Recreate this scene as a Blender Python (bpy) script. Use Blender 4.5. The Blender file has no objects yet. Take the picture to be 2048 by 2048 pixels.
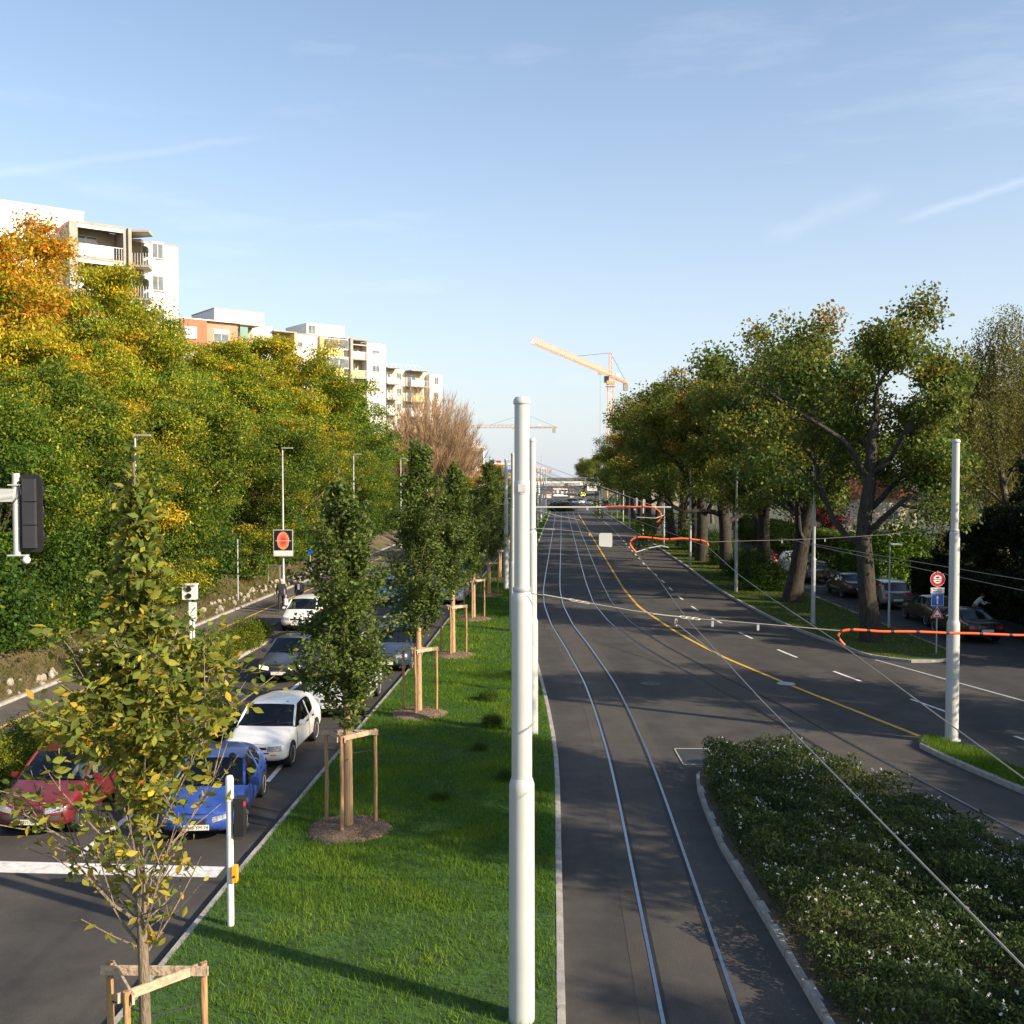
import bpy, bmesh, math, random
import numpy as np
from mathutils import Vector, Matrix
from mathutils.bvhtree import BVHTree
R = math.radians
sc = bpy.context.scene
COL = sc.collection
random.seed(7)

# ------------------------------------------------------------------ camera
F, CAMH = 2070.0, 7.4                       # focal length in pixels of a 2048 px frame, eye height
PITCH = math.atan(74.0 / F)                 # horizon stands 74 px above the middle of the frame
cam_d = bpy.data.cameras.new('camera')
cam_d.sensor_fit = 'HORIZONTAL'
cam_d.angle = 2 * math.atan(1024.0 / F)
cam_d.clip_start = 0.1
cam_d.clip_end = 5000
cam = bpy.data.objects.new('camera', cam_d)
COL.objects.link(cam)
cam.location = (0, 0, CAMH)
cam.rotation_euler = (R(90) - PITCH, 0, 0)
sc.camera = cam

# ------------------------------------------------------------------ sky, sun, exposure
SUN_EL, SUN_AZ = R(26), R(118)              # azimuth clockwise from +Y
to_sun = Vector((math.sin(SUN_AZ) * math.cos(SUN_EL), math.cos(SUN_AZ) * math.cos(SUN_EL), math.sin(SUN_EL)))
world = bpy.data.worlds.new('World')
sc.world = world
world.use_nodes = True
wn, wl = world.node_tree.nodes, world.node_tree.links
bg = wn['Background']
sky = wn.new('ShaderNodeTexSky')
sky.sky_type = 'NISHITA'
sky.sun_disc = False
sky.sun_elevation = SUN_EL
sky.sun_rotation = SUN_AZ
sky.altitude = 400
sky.air_density = 1.0
sky.dust_density = 1.6
sky.ozone_density = 1.0
bg.inputs['Strength'].default_value = 0.128

# thin high cloud: faint streaks of cirrus everywhere, and three vapour trails
tcw = wn.new('ShaderNodeTexCoord')
def wmath(op, a, b=None, clamp=False):
    n = wn.new('ShaderNodeMath'); n.operation = op; n.use_clamp = clamp
    for i, x in enumerate((a, b)):
        if x is None: continue
        if isinstance(x, (int, float)): n.inputs[i].default_value = x
        else: wl.new(x, n.inputs[i])
    return n.outputs[0]
def wdot(vec):
    n = wn.new('ShaderNodeVectorMath'); n.operation = 'DOT_PRODUCT'
    wl.new(tcw.outputs['Generated'], n.inputs[0]); n.inputs[1].default_value = vec
    return n.outputs['Value']
def pix_dir(u, v):
    c, s = math.cos(PITCH), math.sin(PITCH)
    dx, up = (u - 1024) / F, (1024 - v) / F
    return Vector((dx, c + up * s, -s + up * c)).normalized()
wnoise = wn.new('ShaderNodeTexNoise'); wnoise.inputs['Scale'].default_value = 30; wnoise.inputs['Detail'].default_value = 5
wl.new(tcw.outputs['Generated'], wnoise.inputs['Vector'])
def trail(a, b, width, strength):
    da, db = pix_dir(*a), pix_dir(*b)
    n = da.cross(db).normalized(); m = (da + db).normalized()
    t = (db - da).normalized(); half = (db - da).length / 2
    wob = wmath('MULTIPLY', wmath('SUBTRACT', wnoise.outputs['Fac'], 0.5), width * 1.6)
    off = wmath('ABSOLUTE', wmath('ADD', wdot(n), wob))
    core = wmath('SUBTRACT', 1.0, wmath('DIVIDE', off, width), True)
    al = wmath('ABSOLUTE', wmath('SUBTRACT', wdot(t), m.dot(t)))
    ends = wmath('MULTIPLY', wmath('SUBTRACT', 1.0, wmath('DIVIDE', al, half), True), 3.0, True)
    side = wmath('GREATER_THAN', wdot(m), 0.5)
    return wmath('MULTIPLY', wmath('MULTIPLY', wmath('MULTIPLY', core, ends), side), strength)
tr = wmath('ADD', trail((-160, 372), (560, 268), 0.0050, 0.055), trail((1780, 448), (2400, 250), 0.0055, 0.11))
tr = wmath('ADD', tr, trail((1520, 480), (1790, 372), 0.011, 0.055))
mapn = wn.new('ShaderNodeMapping'); mapn.inputs['Scale'].default_value = (1.5, 1.5, 9); mapn.inputs['Rotation'].default_value = (0.25, 0.1, 0.4)
wl.new(tcw.outputs['Generated'], mapn.inputs['Vector'])
cn = wn.new('ShaderNodeTexNoise'); cn.inputs['Scale'].default_value = 2.2; cn.inputs['Detail'].default_value = 7; cn.inputs['Roughness'].default_value = 0.6
wl.new(mapn.outputs[0], cn.inputs['Vector'])
cir = wmath('MULTIPLY', wmath('SUBTRACT', cn.outputs['Fac'], 0.55, True), 0.45, True)
cl = wmath('ADD', tr, cir, True)
wmix = wn.new('ShaderNodeMix'); wmix.data_type = 'RGBA'
# pale haze thickening towards the horizon, the same all round
sepz = wn.new('ShaderNodeSeparateXYZ'); wl.new(tcw.outputs['Generated'], sepz.inputs[0])
hz = wmath('POWER', wmath('SUBTRACT', 1.0, wmath('ABSOLUTE', sepz.outputs['Z'])), 4.2)
hmix = wn.new('ShaderNodeMix'); hmix.data_type = 'RGBA'
wl.new(wmath('MULTIPLY', hz, 0.84, True), hmix.inputs['Factor']); wl.new(sky.outputs[0], hmix.inputs['A'])
hmix.inputs['B'].default_value = (3.45, 3.70, 4.1, 1)
wl.new(cl, wmix.inputs['Factor']); wl.new(hmix.outputs['Result'], wmix.inputs['A'])
wmix.inputs['B'].default_value = (7.5, 7.6, 7.9, 1)
wl.new(wmix.outputs['Result'], bg.inputs['Color'])

sun_d = bpy.data.lights.new('sun', 'SUN')
sun_d.energy = 5.0
sun_d.angle = R(0.53)
sun_d.color = (1.0, 0.84, 0.62)
sun = bpy.data.objects.new('sun', sun_d)
COL.objects.link(sun)
sun.rotation_euler = to_sun.to_track_quat('Z', 'Y').to_euler()
sun.location = (60, -40, 60)

vs = sc.view_settings
vs.view_transform = 'Standard'
vs.look = 'None'
vs.exposure = 0.82
vs.gamma = 1.0
vs.use_curve_mapping = False
sc.render.film_transparent = False
sc.cycles.max_bounces = 6
sc.cycles.transparent_max_bounces = 12
sc.cycles.use_denoising = True

# ------------------------------------------------------------------ pixel -> place
def pray(u, v):
    c, s = math.cos(PITCH), math.sin(PITCH)
    dx, up = (u - 1024) / F, (1024 - v) / F
    return Vector((dx, c + up * s, -s + up * c))
def P(u, v, z=0.0):                          # where the ray through a pixel meets the height z
    d = pray(u, v); t = (z - CAMH) / d.z
    return Vector((d.x * t, d.y * t, z))
def PD(u, v, Y):                             # the point of that ray at the distance Y
    d = pray(u, v); t = Y / d.y
    return Vector((d.x * t, Y, CAMH + d.z * t))

# ------------------------------------------------------------------ mesh helpers
class MB:
    def __init__(self): self.v = []; self.f = []
    def add(self, vs_, fs):
        o = len(self.v); self.v += [tuple(a) for a in vs_]; self.f += [tuple(i + o for i in f) for f in fs]; return self
    def box(self, c, s, rz=0.0, M=None):
        x, y, z = s[0] / 2, s[1] / 2, s[2] / 2
        pts = [Vector(p) for p in ((-x,-y,-z),(x,-y,-z),(x,y,-z),(-x,y,-z),(-x,-y,z),(x,-y,z),(x,y,z),(-x,y,z))]
        if M is not None: pts = [M @ p for p in pts]
        if rz: rm = Matrix.Rotation(rz, 3, 'Z'); pts = [rm @ p for p in pts]
        c = Vector(c)
        return self.add([p + c for p in pts], [(0,3,2,1),(4,5,6,7),(0,1,5,4),(1,2,6,5),(2,3,7,6),(3,0,4,7)])
    def b2(self, x0, x1, y0, y1, z0, z1):
        return self.box(((x0+x1)/2, (y0+y1)/2, (z0+z1)/2), (abs(x1-x0), abs(y1-y0), abs(z1-z0)))
    def tube(self, pts, r, n=8, caps=True):
        pts = [Vector(p) for p in pts]; m = len(pts)
        rs = [r] * m if isinstance(r, (int, float)) else list(r)
        vs_ = []; prev = None
        for i, p in enumerate(pts):
            d = (pts[min(i+1, m-1)] - pts[max(i-1, 0)])
            if d.length < 1e-9: d = Vector((0,0,1))
            d.normalize()
            if prev is None:
                a = Vector((1,0,0)) if abs(d.x) < 0.8 else Vector((0,1,0))
                a = (a - d * a.dot(d)).normalized()
            else:
                a = prev - d * prev.dot(d)
                if a.length < 1e-6: a = d.orthogonal()
                a.normalize()
            prev = a; b = d.cross(a)
            for k in range(n):
                t = 2 * math.pi * k / n
                vs_.append(p + (a * math.cos(t) + b * math.sin(t)) * rs[i])
        fs = [(i*n+k, i*n+(k+1) % n, (i+1)*n+(k+1) % n, (i+1)*n+k) for i in range(m-1) for k in range(n)]
        if caps: fs += [tuple(range(n))[::-1], tuple((m-1)*n+k for k in range(n))]
        return self.add(vs_, fs)
    def cyl(self, p0, p1, r0, r1=None, n=12): return self.tube([p0, p1], [r0, r0 if r1 is None else r1], n)
    def lathe(self, prof, n=20, o=(0,0,0), axis='Z'):
        vs_ = []
        for r, z in prof:
            for k in range(n):
                t = 2 * math.pi * k / n; x, y = r * math.cos(t), r * math.sin(t)
                q = (x, y, z) if axis == 'Z' else ((z, x, y) if axis == 'X' else (y, z, x))
                vs_.append((o[0]+q[0], o[1]+q[1], o[2]+q[2]))
        m = len(prof)
        fs = [(i*n+k, i*n+(k+1) % n, (i+1)*n+(k+1) % n, (i+1)*n+k) for i in range(m-1) for k in range(n)]
        fs += [tuple(range(n))[::-1], tuple((m-1)*n+k for k in range(n))]
        return self.add(vs_, fs)
    def prism(self, poly, z0, z1):
        n = len(poly); a = sum(poly[i][0]*poly[(i+1) % n][1] - poly[(i+1) % n][0]*poly[i][1] for i in range(n))
        if a < 0: poly = poly[::-1]
        vs_ = [(p[0], p[1], z0) for p in poly] + [(p[0], p[1], z1) for p in poly]
        return self.add(vs_, [tuple(range(n))[::-1], tuple(range(n, 2*n))] + [(i, (i+1) % n, n+(i+1) % n, n+i) for i in range(n)])
    def sheet(self, poly, z):
        n = len(poly); a = sum(poly[i][0]*poly[(i+1) % n][1] - poly[(i+1) % n][0]*poly[i][1] for i in range(n))
        if a < 0: poly = poly[::-1]
        return self.add([(p[0], p[1], z) for p in poly], [tuple(range(n))])
    def strip(self, L, Rr):                    # quads between two rows of points
        n = len(L); return self.add(list(L) + list(Rr), [(i, n+i, n+i+1, i+1) for i in range(n-1)])
    def mesh(self, name, mat=None, smooth=None):
        me = bpy.data.meshes.new(name)
        me.from_pydata(self.v, [], self.f)
        if mat: me.materials.append(mat)
        if smooth is not None:
            me.polygons.foreach_set('use_smooth', [True] * len(me.polygons))
            if smooth < 180: me.set_sharp_from_angle(angle=R(smooth))
        me.update()
        return me
    def build(self, name, mat, parent=None, smooth=None):
        return link(name, self.mesh(name, mat, smooth), parent)

KIDS = {}
def link(name, me, parent=None):
    o = bpy.data.objects.new(name, me); COL.objects.link(o)
    if parent is not None:
        o.parent = parent; KIDS.setdefault(parent.name, []).append(o)
    return o
def tag(o, label, cat, group=None):
    o['label'] = label; o['category'] = cat
    if group: o['group'] = group
    return o
def thing(name, label, cat, loc=(0,0,0), rz=0.0, group=None):
    o = bpy.data.objects.new(name, None); COL.objects.link(o)
    o.empty_display_size = 0.3
    o.location = loc; o.rotation_euler = (0, 0, rz)
    return tag(o, label, cat, group)
ORD = ['first','second','third','fourth','fifth','sixth','seventh','eighth','ninth','tenth','eleventh','twelfth','thirteenth','fourteenth','fifteenth','sixteenth','seventeenth','eighteenth']
def ungroup(o):
    if 'group' in o: del o['group']
def struct(o, kind='structure'):
    o['kind'] = kind; return o
def dup(root, loc=None, rz=None, scale=None, label=None, group=None, color=None):
    r = root.copy(); COL.objects.link(r)
    if loc is not None: r.location = loc
    if rz is not None: r.rotation_euler = (0, 0, rz)
    if scale is not None: r.scale = (scale,)*3 if isinstance(scale, (int, float)) else scale
    if label: r['label'] = label
    if group: r['group'] = group
    if color: r.color = color
    for ch in KIDS.get(root.name, ()):
        c = ch.copy(); COL.objects.link(c); c.parent = r
        KIDS.setdefault(r.name, []).append(c)
        if color: c.color = color
        for g in KIDS.get(ch.name, ()):
            d = g.copy(); COL.objects.link(d); d.parent = c
            KIDS.setdefault(c.name, []).append(d)
            if color: d.color = color
    return r

# ------------------------------------------------------------------ materials
def new_mat(name):
    m = bpy.data.materials.new(name); m.use_nodes = True
    nt = m.node_tree; return m, nt.nodes, nt.links, nt.nodes['Principled BSDF']
def mat(name, col, rough=0.6, metal=0.0, var=0.12, scale=3.0, bump=0.0, bscale=40.0, spec=0.5, detail=4.0, coat=0.0):
    """plain surface: colour broken up by two sizes of noise, and fine relief"""
    m, N, L, B = new_mat(name)
    tc = N.new('ShaderNodeTexCoord')
    n1 = N.new('ShaderNodeTexNoise'); n1.inputs['Scale'].default_value = scale; n1.inputs['Detail'].default_value = detail
    L.new(tc.outputs['Object'], n1.inputs['Vector'])
    mr = N.new('ShaderNodeMapRange'); mr.inputs['From Min'].default_value = 0.3; mr.inputs['From Max'].default_value = 0.7
    mr.inputs['To Min'].default_value = 1 - var; mr.inputs['To Max'].default_value = 1 + var
    L.new(n1.outputs['Fac'], mr.inputs['Value'])
    mx = N.new('ShaderNodeVectorMath'); mx.operation = 'SCALE'; mx.inputs[0].default_value = col[:3]
    L.new(mr.outputs[0], mx.inputs['Scale']); L.new(mx.outputs[0], B.inputs['Base Color'])
    B.inputs['Roughness'].default_value = rough; B.inputs['Metallic'].default_value = metal
    B.inputs['Specular IOR Level'].default_value = spec
    if coat: B.inputs['Coat Weight'].default_value = coat
    if bump:
        n2 = N.new('ShaderNodeTexNoise'); n2.inputs['Scale'].default_value = bscale; n2.inputs['Detail'].default_value = 3
        L.new(tc.outputs['Object'], n2.inputs['Vector'])
        bp = N.new('ShaderNodeBump'); bp.inputs['Strength'].default_value = bump; bp.inputs['Distance'].default_value = 0.02
        L.new(n2.outputs['Fac'], bp.inputs['Height']); L.new(bp.outputs[0], B.inputs['Normal'])
    return m
def asphalt(name, a, b, rough=0.82, stain=0.35):
    m, N, L, B = new_mat(name)
    tc = N.new('ShaderNodeTexCoord')
    mp = N.new('ShaderNodeMapping'); mp.inputs['Scale'].default_value = (1.0, 0.16, 1.0); L.new(tc.outputs['Object'], mp.inputs['Vector'])
    n1 = N.new('ShaderNodeTexNoise'); n1.inputs['Scale'].default_value = 0.55; n1.inputs['Detail'].default_value = 6; L.new(mp.outputs[0], n1.inputs['Vector'])
    n2 = N.new('ShaderNodeTexNoise'); n2.inputs['Scale'].default_value = 55; n2.inputs['Detail'].default_value = 3; L.new(tc.outputs['Object'], n2.inputs['Vector'])
    n3 = N.new('ShaderNodeTexNoise'); n3.inputs['Scale'].default_value = 0.9; n3.inputs['Detail'].default_value = 8; n3.inputs['Roughness'].default_value = 0.7; L.new(tc.outputs['Object'], n3.inputs['Vector'])
    r1 = N.new('ShaderNodeMapRange'); r1.inputs['From Min'].default_value = 0.3; r1.inputs['From Max'].default_value = 0.7; L.new(n1.outputs['Fac'], r1.inputs['Value'])
    mx = N.new('ShaderNodeMix'); mx.data_type = 'RGBA'; mx.inputs['A'].default_value = (*a, 1); mx.inputs['B'].default_value = (*b, 1); L.new(r1.outputs[0], mx.inputs['Factor'])
    r2 = N.new('ShaderNodeMapRange'); r2.inputs['From Min'].default_value = 0.25; r2.inputs['From Max'].default_value = 0.75
    r2.inputs['To Min'].default_value = 0.7; r2.inputs['To Max'].default_value = 1.3; L.new(n2.outputs['Fac'], r2.inputs['Value'])
    r3 = N.new('ShaderNodeMapRange'); r3.inputs['From Min'].default_value = 0.32; r3.inputs['From Max'].default_value = 0.6
    r3.inputs['To Min'].default_value = 1 - stain; r3.inputs['To Max'].default_value = 1.06; L.new(n3.outputs['Fac'], r3.inputs['Value'])
    mu = N.new('ShaderNodeMath'); mu.operation = 'MULTIPLY'; L.new(r2.outputs[0], mu.inputs[0]); L.new(r3.outputs[0], mu.inputs[1])
    sca = N.new('ShaderNodeVectorMath'); sca.operation = 'SCALE'; L.new(mx.outputs['Result'], sca.inputs[0]); L.new(mu.outputs[0], sca.inputs['Scale'])
    L.new(sca.outputs[0], B.inputs['Base Color'])
    B.inputs['Roughness'].default_value = rough; B.inputs['Specular IOR Level'].default_value = 0.35
    bp = N.new('ShaderNodeBump'); bp.inputs['Strength'].default_value = 0.35; bp.inputs['Distance'].default_value = 0.01
    L.new(n2.outputs['Fac'], bp.inputs['Height']); L.new(bp.outputs[0], B.inputs['Normal'])
    return m
def leaf_mat(name, trans=0.35, rough=0.5, spec=0.2):
    """leaf colour comes with each leaf, tinted per plant"""
    m, N, L, B = new_mat(name)
    at = N.new('ShaderNodeAttribute'); at.attribute_name = 'leafcol'
    oi = N.new('ShaderNodeObjectInfo')
    mx = N.new('ShaderNodeVectorMath'); mx.operation = 'MULTIPLY'
    L.new(at.outputs['Color'], mx.inputs[0]); L.new(oi.outputs['Color'], mx.inputs[1])
    L.new(mx.outputs[0], B.inputs['Base Color'])
    B.inputs['Roughness'].default_value = rough; B.inputs['Specular IOR Level'].default_value = spec
    tr_ = N.new('ShaderNodeBsdfTranslucent'); L.new(mx.outputs[0], tr_.inputs['Color'])
    ms = N.new('ShaderNodeMixShader'); ms.inputs[0].default_value = trans
    L.new(B.outputs[0], ms.inputs[1]); L.new(tr_.outputs[0], ms.inputs[2])
    L.new(ms.outputs[0], N['Material Output'].inputs['Surface'])
    return m
def paint_mat(name, metallic=0.0):
    """car paint, colour per car, a little road dust low down in noise"""
    m, N, L, B = new_mat(name)
    oi = N.new('ShaderNodeObjectInfo'); tc = N.new('ShaderNodeTexCoord')
    n1 = N.new('ShaderNodeTexNoise'); n1.inputs['Scale'].default_value = 6; n1.inputs['Detail'].default_value = 6; L.new(tc.outputs['Object'], n1.inputs['Vector'])
    mr = N.new('ShaderNodeMapRange'); mr.inputs['From Min'].default_value = 0.35; mr.inputs['From Max'].default_value = 0.8
    mr.inputs['To Min'].default_value = 0.0; mr.inputs['To Max'].default_value = 0.14; L.new(n1.outputs['Fac'], mr.inputs['Value'])
    mx = N.new('ShaderNodeMix'); mx.data_type = 'RGBA'; mx.inputs['B'].default_value = (0.25, 0.22, 0.18, 1)
    L.new(mr.outputs[0], mx.inputs['Factor']); L.new(oi.outputs['Color'], mx.inputs['A']); L.new(mx.outputs['Result'], B.inputs['Base Color'])
    B.inputs['Roughness'].default_value = 0.32; B.inputs['Metallic'].default_value = metallic
    B.inputs['Coat Weight'].default_value = 0.6; B.inputs['Coat Roughness'].default_value = 0.08
    return m
def glass_mat(name, tint=(0.50, 0.57, 0.56), opac=0.14):
    m, N, L, B = new_mat(name)
    N.remove(B)
    g = N.new('ShaderNodeBsdfGlossy'); g.inputs['Roughness'].default_value = 0.04; g.inputs['Color'].default_value = (0.9, 0.95, 1, 1)
    t = N.new('ShaderNodeBsdfTransparent'); t.inputs['Color'].default_value = (*tint, 1)
    d = N.new('ShaderNodeBsdfDiffuse'); d.inputs['Color'].default_value = (0.012, 0.016, 0.018, 1)
    m1 = N.new('ShaderNodeMixShader'); m1.inputs[0].default_value = opac; L.new(t.outputs[0], m1.inputs[1]); L.new(d.outputs[0], m1.inputs[2])
    fr = N.new('ShaderNodeFresnel'); fr.inputs['IOR'].default_value = 1.52
    m2 = N.new('ShaderNodeMixShader'); L.new(fr.outputs[0], m2.inputs[0]); L.new(m1.outputs[0], m2.inputs[1]); L.new(g.outputs[0], m2.inputs[2])
    L.new(m2.outputs[0], N['Material Output'].inputs['Surface'])
    return m
def bark_mat(name, a, b, sx=6, sz=1.2):
    m, N, L, B = new_mat(name)
    tc = N.new('ShaderNodeTexCoord'); mp = N.new('ShaderNodeMapping'); mp.inputs['Scale'].default_value = (sx, sx, sz); L.new(tc.outputs['Object'], mp.inputs['Vector'])
    n1 = N.new('ShaderNodeTexNoise'); n1.inputs['Scale'].default_value = 3; n1.inputs['Detail'].default_value = 6; L.new(mp.outputs[0], n1.inputs['Vector'])
    mx = N.new('ShaderNodeMix'); mx.data_type = 'RGBA'; mx.inputs['A'].default_value = (*a, 1); mx.inputs['B'].default_value = (*b, 1)
    r1 = N.new('ShaderNodeMapRange'); r1.inputs['From Min'].default_value = 0.35; r1.inputs['From Max'].default_value = 0.65; L.new(n1.outputs['Fac'], r1.inputs['Value'])
    L.new(r1.outputs[0], mx.inputs['Factor']); L.new(mx.outputs['Result'], B.inputs['Base Color'])
    B.inputs['Roughness'].default_value = 0.9
    bp = N.new('ShaderNodeBump'); bp.inputs['Strength'].default_value = 0.7; bp.inputs['Distance'].default_value = 0.04
    L.new(n1.outputs['Fac'], bp.inputs['Height']); L.new(bp.outputs[0], B.inputs['Normal'])
    return m
def emit_mat(name, col, s):
    m, N, L, B = new_mat(name)
    B.inputs['Base Color'].default_value = (*col, 1); B.inputs['Emission Color'].default_value = (*col, 1); B.inputs['Emission Strength'].default_value = s
    return m

M = {}
M['road'] = asphalt('asphalt_main', (0.047, 0.045, 0.043), (0.078, 0.070, 0.062))
M['side'] = asphalt('asphalt_side', (0.040, 0.040, 0.042), (0.058, 0.056, 0.055))
M['path'] = asphalt('asphalt_path', (0.10, 0.088, 0.076), (0.135, 0.118, 0.10))
M['track'] = asphalt('asphalt_track', (0.055, 0.050, 0.045), (0.082, 0.073, 0.063), stain=0.25)
M['kerb'] = mat('kerb_granite', (0.33, 0.31, 0.28), 0.85, var=0.22, scale=5, bump=0.3)
M['soil'] = mat('soil', (0.085, 0.065, 0.042), 0.95, var=0.4, scale=2, bump=0.6, bscale=18)
M['turf'] = mat('turf_soil', (0.035, 0.085, 0.014), 0.95, var=0.35, scale=2.5, bump=0.6, bscale=25)
M['earth'] = mat('embankment_soil', (0.115, 0.088, 0.052), 0.95, var=0.4, scale=0.7, bump=0.6, bscale=8)
M['farground'] = mat('far_ground', (0.055, 0.06, 0.032), 0.95, var=0.3, scale=0.15)
M['mulch'] = mat('wood_mulch', (0.21, 0.145, 0.10), 0.95, var=0.55, scale=28, bump=1.0, bscale=60, detail=6)
M['white_line'] = mat('road_paint_white', (0.62, 0.62, 0.60), 0.75, var=0.25, scale=7)
M['yellow_line'] = mat('road_paint_yellow', (0.62, 0.36, 0.045), 0.75, var=0.22, scale=7)
M['rail'] = mat('rail_steel', (0.34, 0.37, 0.42), 0.30, 1.0, var=0.15, scale=9)
M['groove'] = mat('rail_groove', (0.012, 0.012, 0.013), 0.7)
M['iron'] = mat('cast_iron', (0.085, 0.083, 0.08), 0.65, 0.2, var=0.25, scale=12, bump=0.5)
M['lid'] = mat('lid_concrete', (0.36, 0.37, 0.38), 0.7, var=0.18, scale=9)
M['pole'] = mat('pole_paint', (0.49, 0.505, 0.49), 0.42, 0.0, var=0.05, scale=1.5)
M['galv'] = mat('galvanised', (0.42, 0.44, 0.45), 0.5, 0.35, var=0.12, scale=3)
M['steel'] = mat('bright_steel', (0.40, 0.38, 0.34), 0.45, 0.6, var=0.1)
M['wire'] = mat('wire', (0.30, 0.29, 0.27), 0.5, 0.6, var=0.1)
M['wire_lt'] = mat('wire_light', (0.30, 0.28, 0.25), 0.5, 0.3, var=0.12, scale=6)
M['orange_tube'] = mat('orange_tube', (0.85, 0.115, 0.022), 0.5, var=0.06)
M['black'] = mat('black_plastic', (0.016, 0.016, 0.018), 0.55, var=0.2)
M['dark'] = mat('dark_grey', (0.035, 0.037, 0.04), 0.6, var=0.15)
M['white'] = mat('white_paint', (0.74, 0.74, 0.72), 0.5, var=0.06)
M['red'] = mat('sign_red', (0.50, 0.018, 0.022), 0.45, var=0.06)
M['blue'] = mat('sign_blue', (0.012, 0.11, 0.46), 0.45, var=0.06)
M['green'] = mat('sign_green', (0.06, 0.34, 0.05), 0.5)
M['signblack'] = mat('sign_black', (0.012, 0.012, 0.012), 0.5)
M['orange_box'] = mat('orange_box', (0.90, 0.36, 0.02), 0.5, var=0.06)
M['wood'] = bark_mat('stake_wood', (0.30, 0.17, 0.075), (0.44, 0.27, 0.13), 9, 1.0)
M['plank'] = bark_mat('plank_wood', (0.38, 0.28, 0.19), (0.50, 0.39, 0.28), 5, 5)
M['straw'] = bark_mat('straw_mat', (0.34, 0.21, 0.11), (0.52, 0.35, 0.20), 30, 1.0)
M['bark'] = bark_mat('oak_bark', (0.014, 0.012, 0.009), (0.055, 0.044, 0.033))
M['bark2'] = bark_mat('grey_bark', (0.07, 0.058, 0.045), (0.15, 0.125, 0.095))
M['bark3'] = bark_mat('young_bark', (0.13, 0.10, 0.07), (0.24, 0.19, 0.135), 20, 4)
M['twig'] = bark_mat('brown_twigs', (0.30, 0.20, 0.125), (0.46, 0.33, 0.21))
M['leaf'] = leaf_mat('foliage', 0.42)
M['grassm'] = leaf_mat('grass_blades', 0.4, 0.8, 0.08)
M['rock'] = mat('pale_rock', (0.33, 0.295, 0.245), 0.9, var=0.3, scale=4, bump=0.6, bscale=14)
M['paint'] = paint_mat('car_paint')
M['paintm'] = paint_mat('car_paint_metallic', 0.45)
M['glass'] = glass_mat('car_glass')
M['tyre'] = mat('tyre', (0.018, 0.018, 0.019), 0.85, var=0.25, scale=10)
M['rim'] = mat('wheel_rim', (0.52, 0.51, 0.49), 0.45, 0.25, var=0.2, scale=8)
M['lamp'] = mat('headlamp_lens', (0.34, 0.355, 0.37), 0.12, 0.3, var=0.55, scale=26)
M['lampon'] = emit_mat('headlamp_lit', (1.0, 0.72, 0.45), 1.3)
M['tail'] = mat('tail_lamp', (0.42, 0.02, 0.02), 0.25, var=0.2, scale=15)
M['amber'] = mat('amber_lens', (0.75, 0.22, 0.03), 0.3)
M['plate'] = mat('number_plate', (0.70, 0.69, 0.62), 0.5, var=0.04)
M['plate_y'] = mat('number_plate_yellow', (0.75, 0.42, 0.03), 0.5, var=0.04)
M['interior'] = mat('car_interior', (0.055, 0.056, 0.058), 0.85, var=0.2)
M['bumper'] = mat('bumper_plastic', (0.05, 0.05, 0.052), 0.7, var=0.15)
M['render_w'] = mat('white_render', (0.80, 0.77, 0.72), 0.85, var=0.05, scale=0.8, bump=0.15)
M['render_c'] = mat('cream_render', (0.66, 0.58, 0.44), 0.85, var=0.07, scale=0.8)
M['render_y'] = mat('yellow_panel', (0.72, 0.55, 0.22), 0.8, var=0.06, scale=1)
M['render_b'] = mat('brown_render', (0.36, 0.155, 0.085), 0.85, var=0.08, scale=0.8)
M['render_p'] = mat('salmon_render', (0.50, 0.26, 0.17), 0.85, var=0.08, scale=0.8)
M['concrete'] = mat('raw_concrete', (0.36, 0.33, 0.28), 0.9, var=0.14, scale=1.3, bump=0.2)
M['beige'] = mat('beige_wall', (0.42, 0.36, 0.28), 0.9, var=0.08)
M['pane'] = mat('window_pane', (0.10, 0.12, 0.14), 0.08, 0.0, var=0.4, scale=1.2, spec=0.8)
M['blind'] = mat('window_blind', (0.62, 0.60, 0.56), 0.7, var=0.06)
M['greenglass'] = mat('green_glass', (0.16, 0.30, 0.25), 0.15, var=0.1)
M['awning'] = mat('awning_cloth', (0.70, 0.66, 0.58), 0.85, var=0.06)
M['crane'] = mat('crane_paint', (0.84, 0.42, 0.15), 0.6, var=0.15, scale=2)
M['crane2'] = mat('crane_paint_faded', (0.60, 0.36, 0.22), 0.6, var=0.15, scale=2)
M['roof_tile'] = mat('roof_tile', (0.30, 0.12, 0.07), 0.9, var=0.3, scale=3)
M['stone'] = mat('gate_stone', (0.46, 0.40, 0.30), 0.9, var=0.3, scale=6, bump=0.5)
M['skin'] = mat('skin', (0.52, 0.30, 0.21), 0.55, var=0.08)
M['hair_g'] = mat('grey_hair', (0.42, 0.40, 0.38), 0.8, var=0.2, scale=30)
M['hair_d'] = mat('dark_hair', (0.03, 0.022, 0.016), 0.8, var=0.2, scale=30)
M['cloth_dark'] = mat('dark_cloth', (0.022, 0.024, 0.032), 0.9, var=0.3, scale=9)
M['cloth_grey'] = mat('grey_cloth', (0.055, 0.055, 0.06), 0.9, var=0.3, scale=9)
M['cloth_white'] = mat('pale_shirt', (0.50, 0.51, 0.55), 0.9, var=0.1, scale=9)
M['cloth_khaki'] = mat('khaki_trousers', (0.20, 0.155, 0.10), 0.9, var=0.2, scale=9)
M['cloth_red'] = mat('red_jacket', (0.35, 0.03, 0.03), 0.9, var=0.2, scale=9)
M['yellow_led'] = emit_mat('yellow_led', (1.0, 0.72, 0.08), 1.4)
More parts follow.
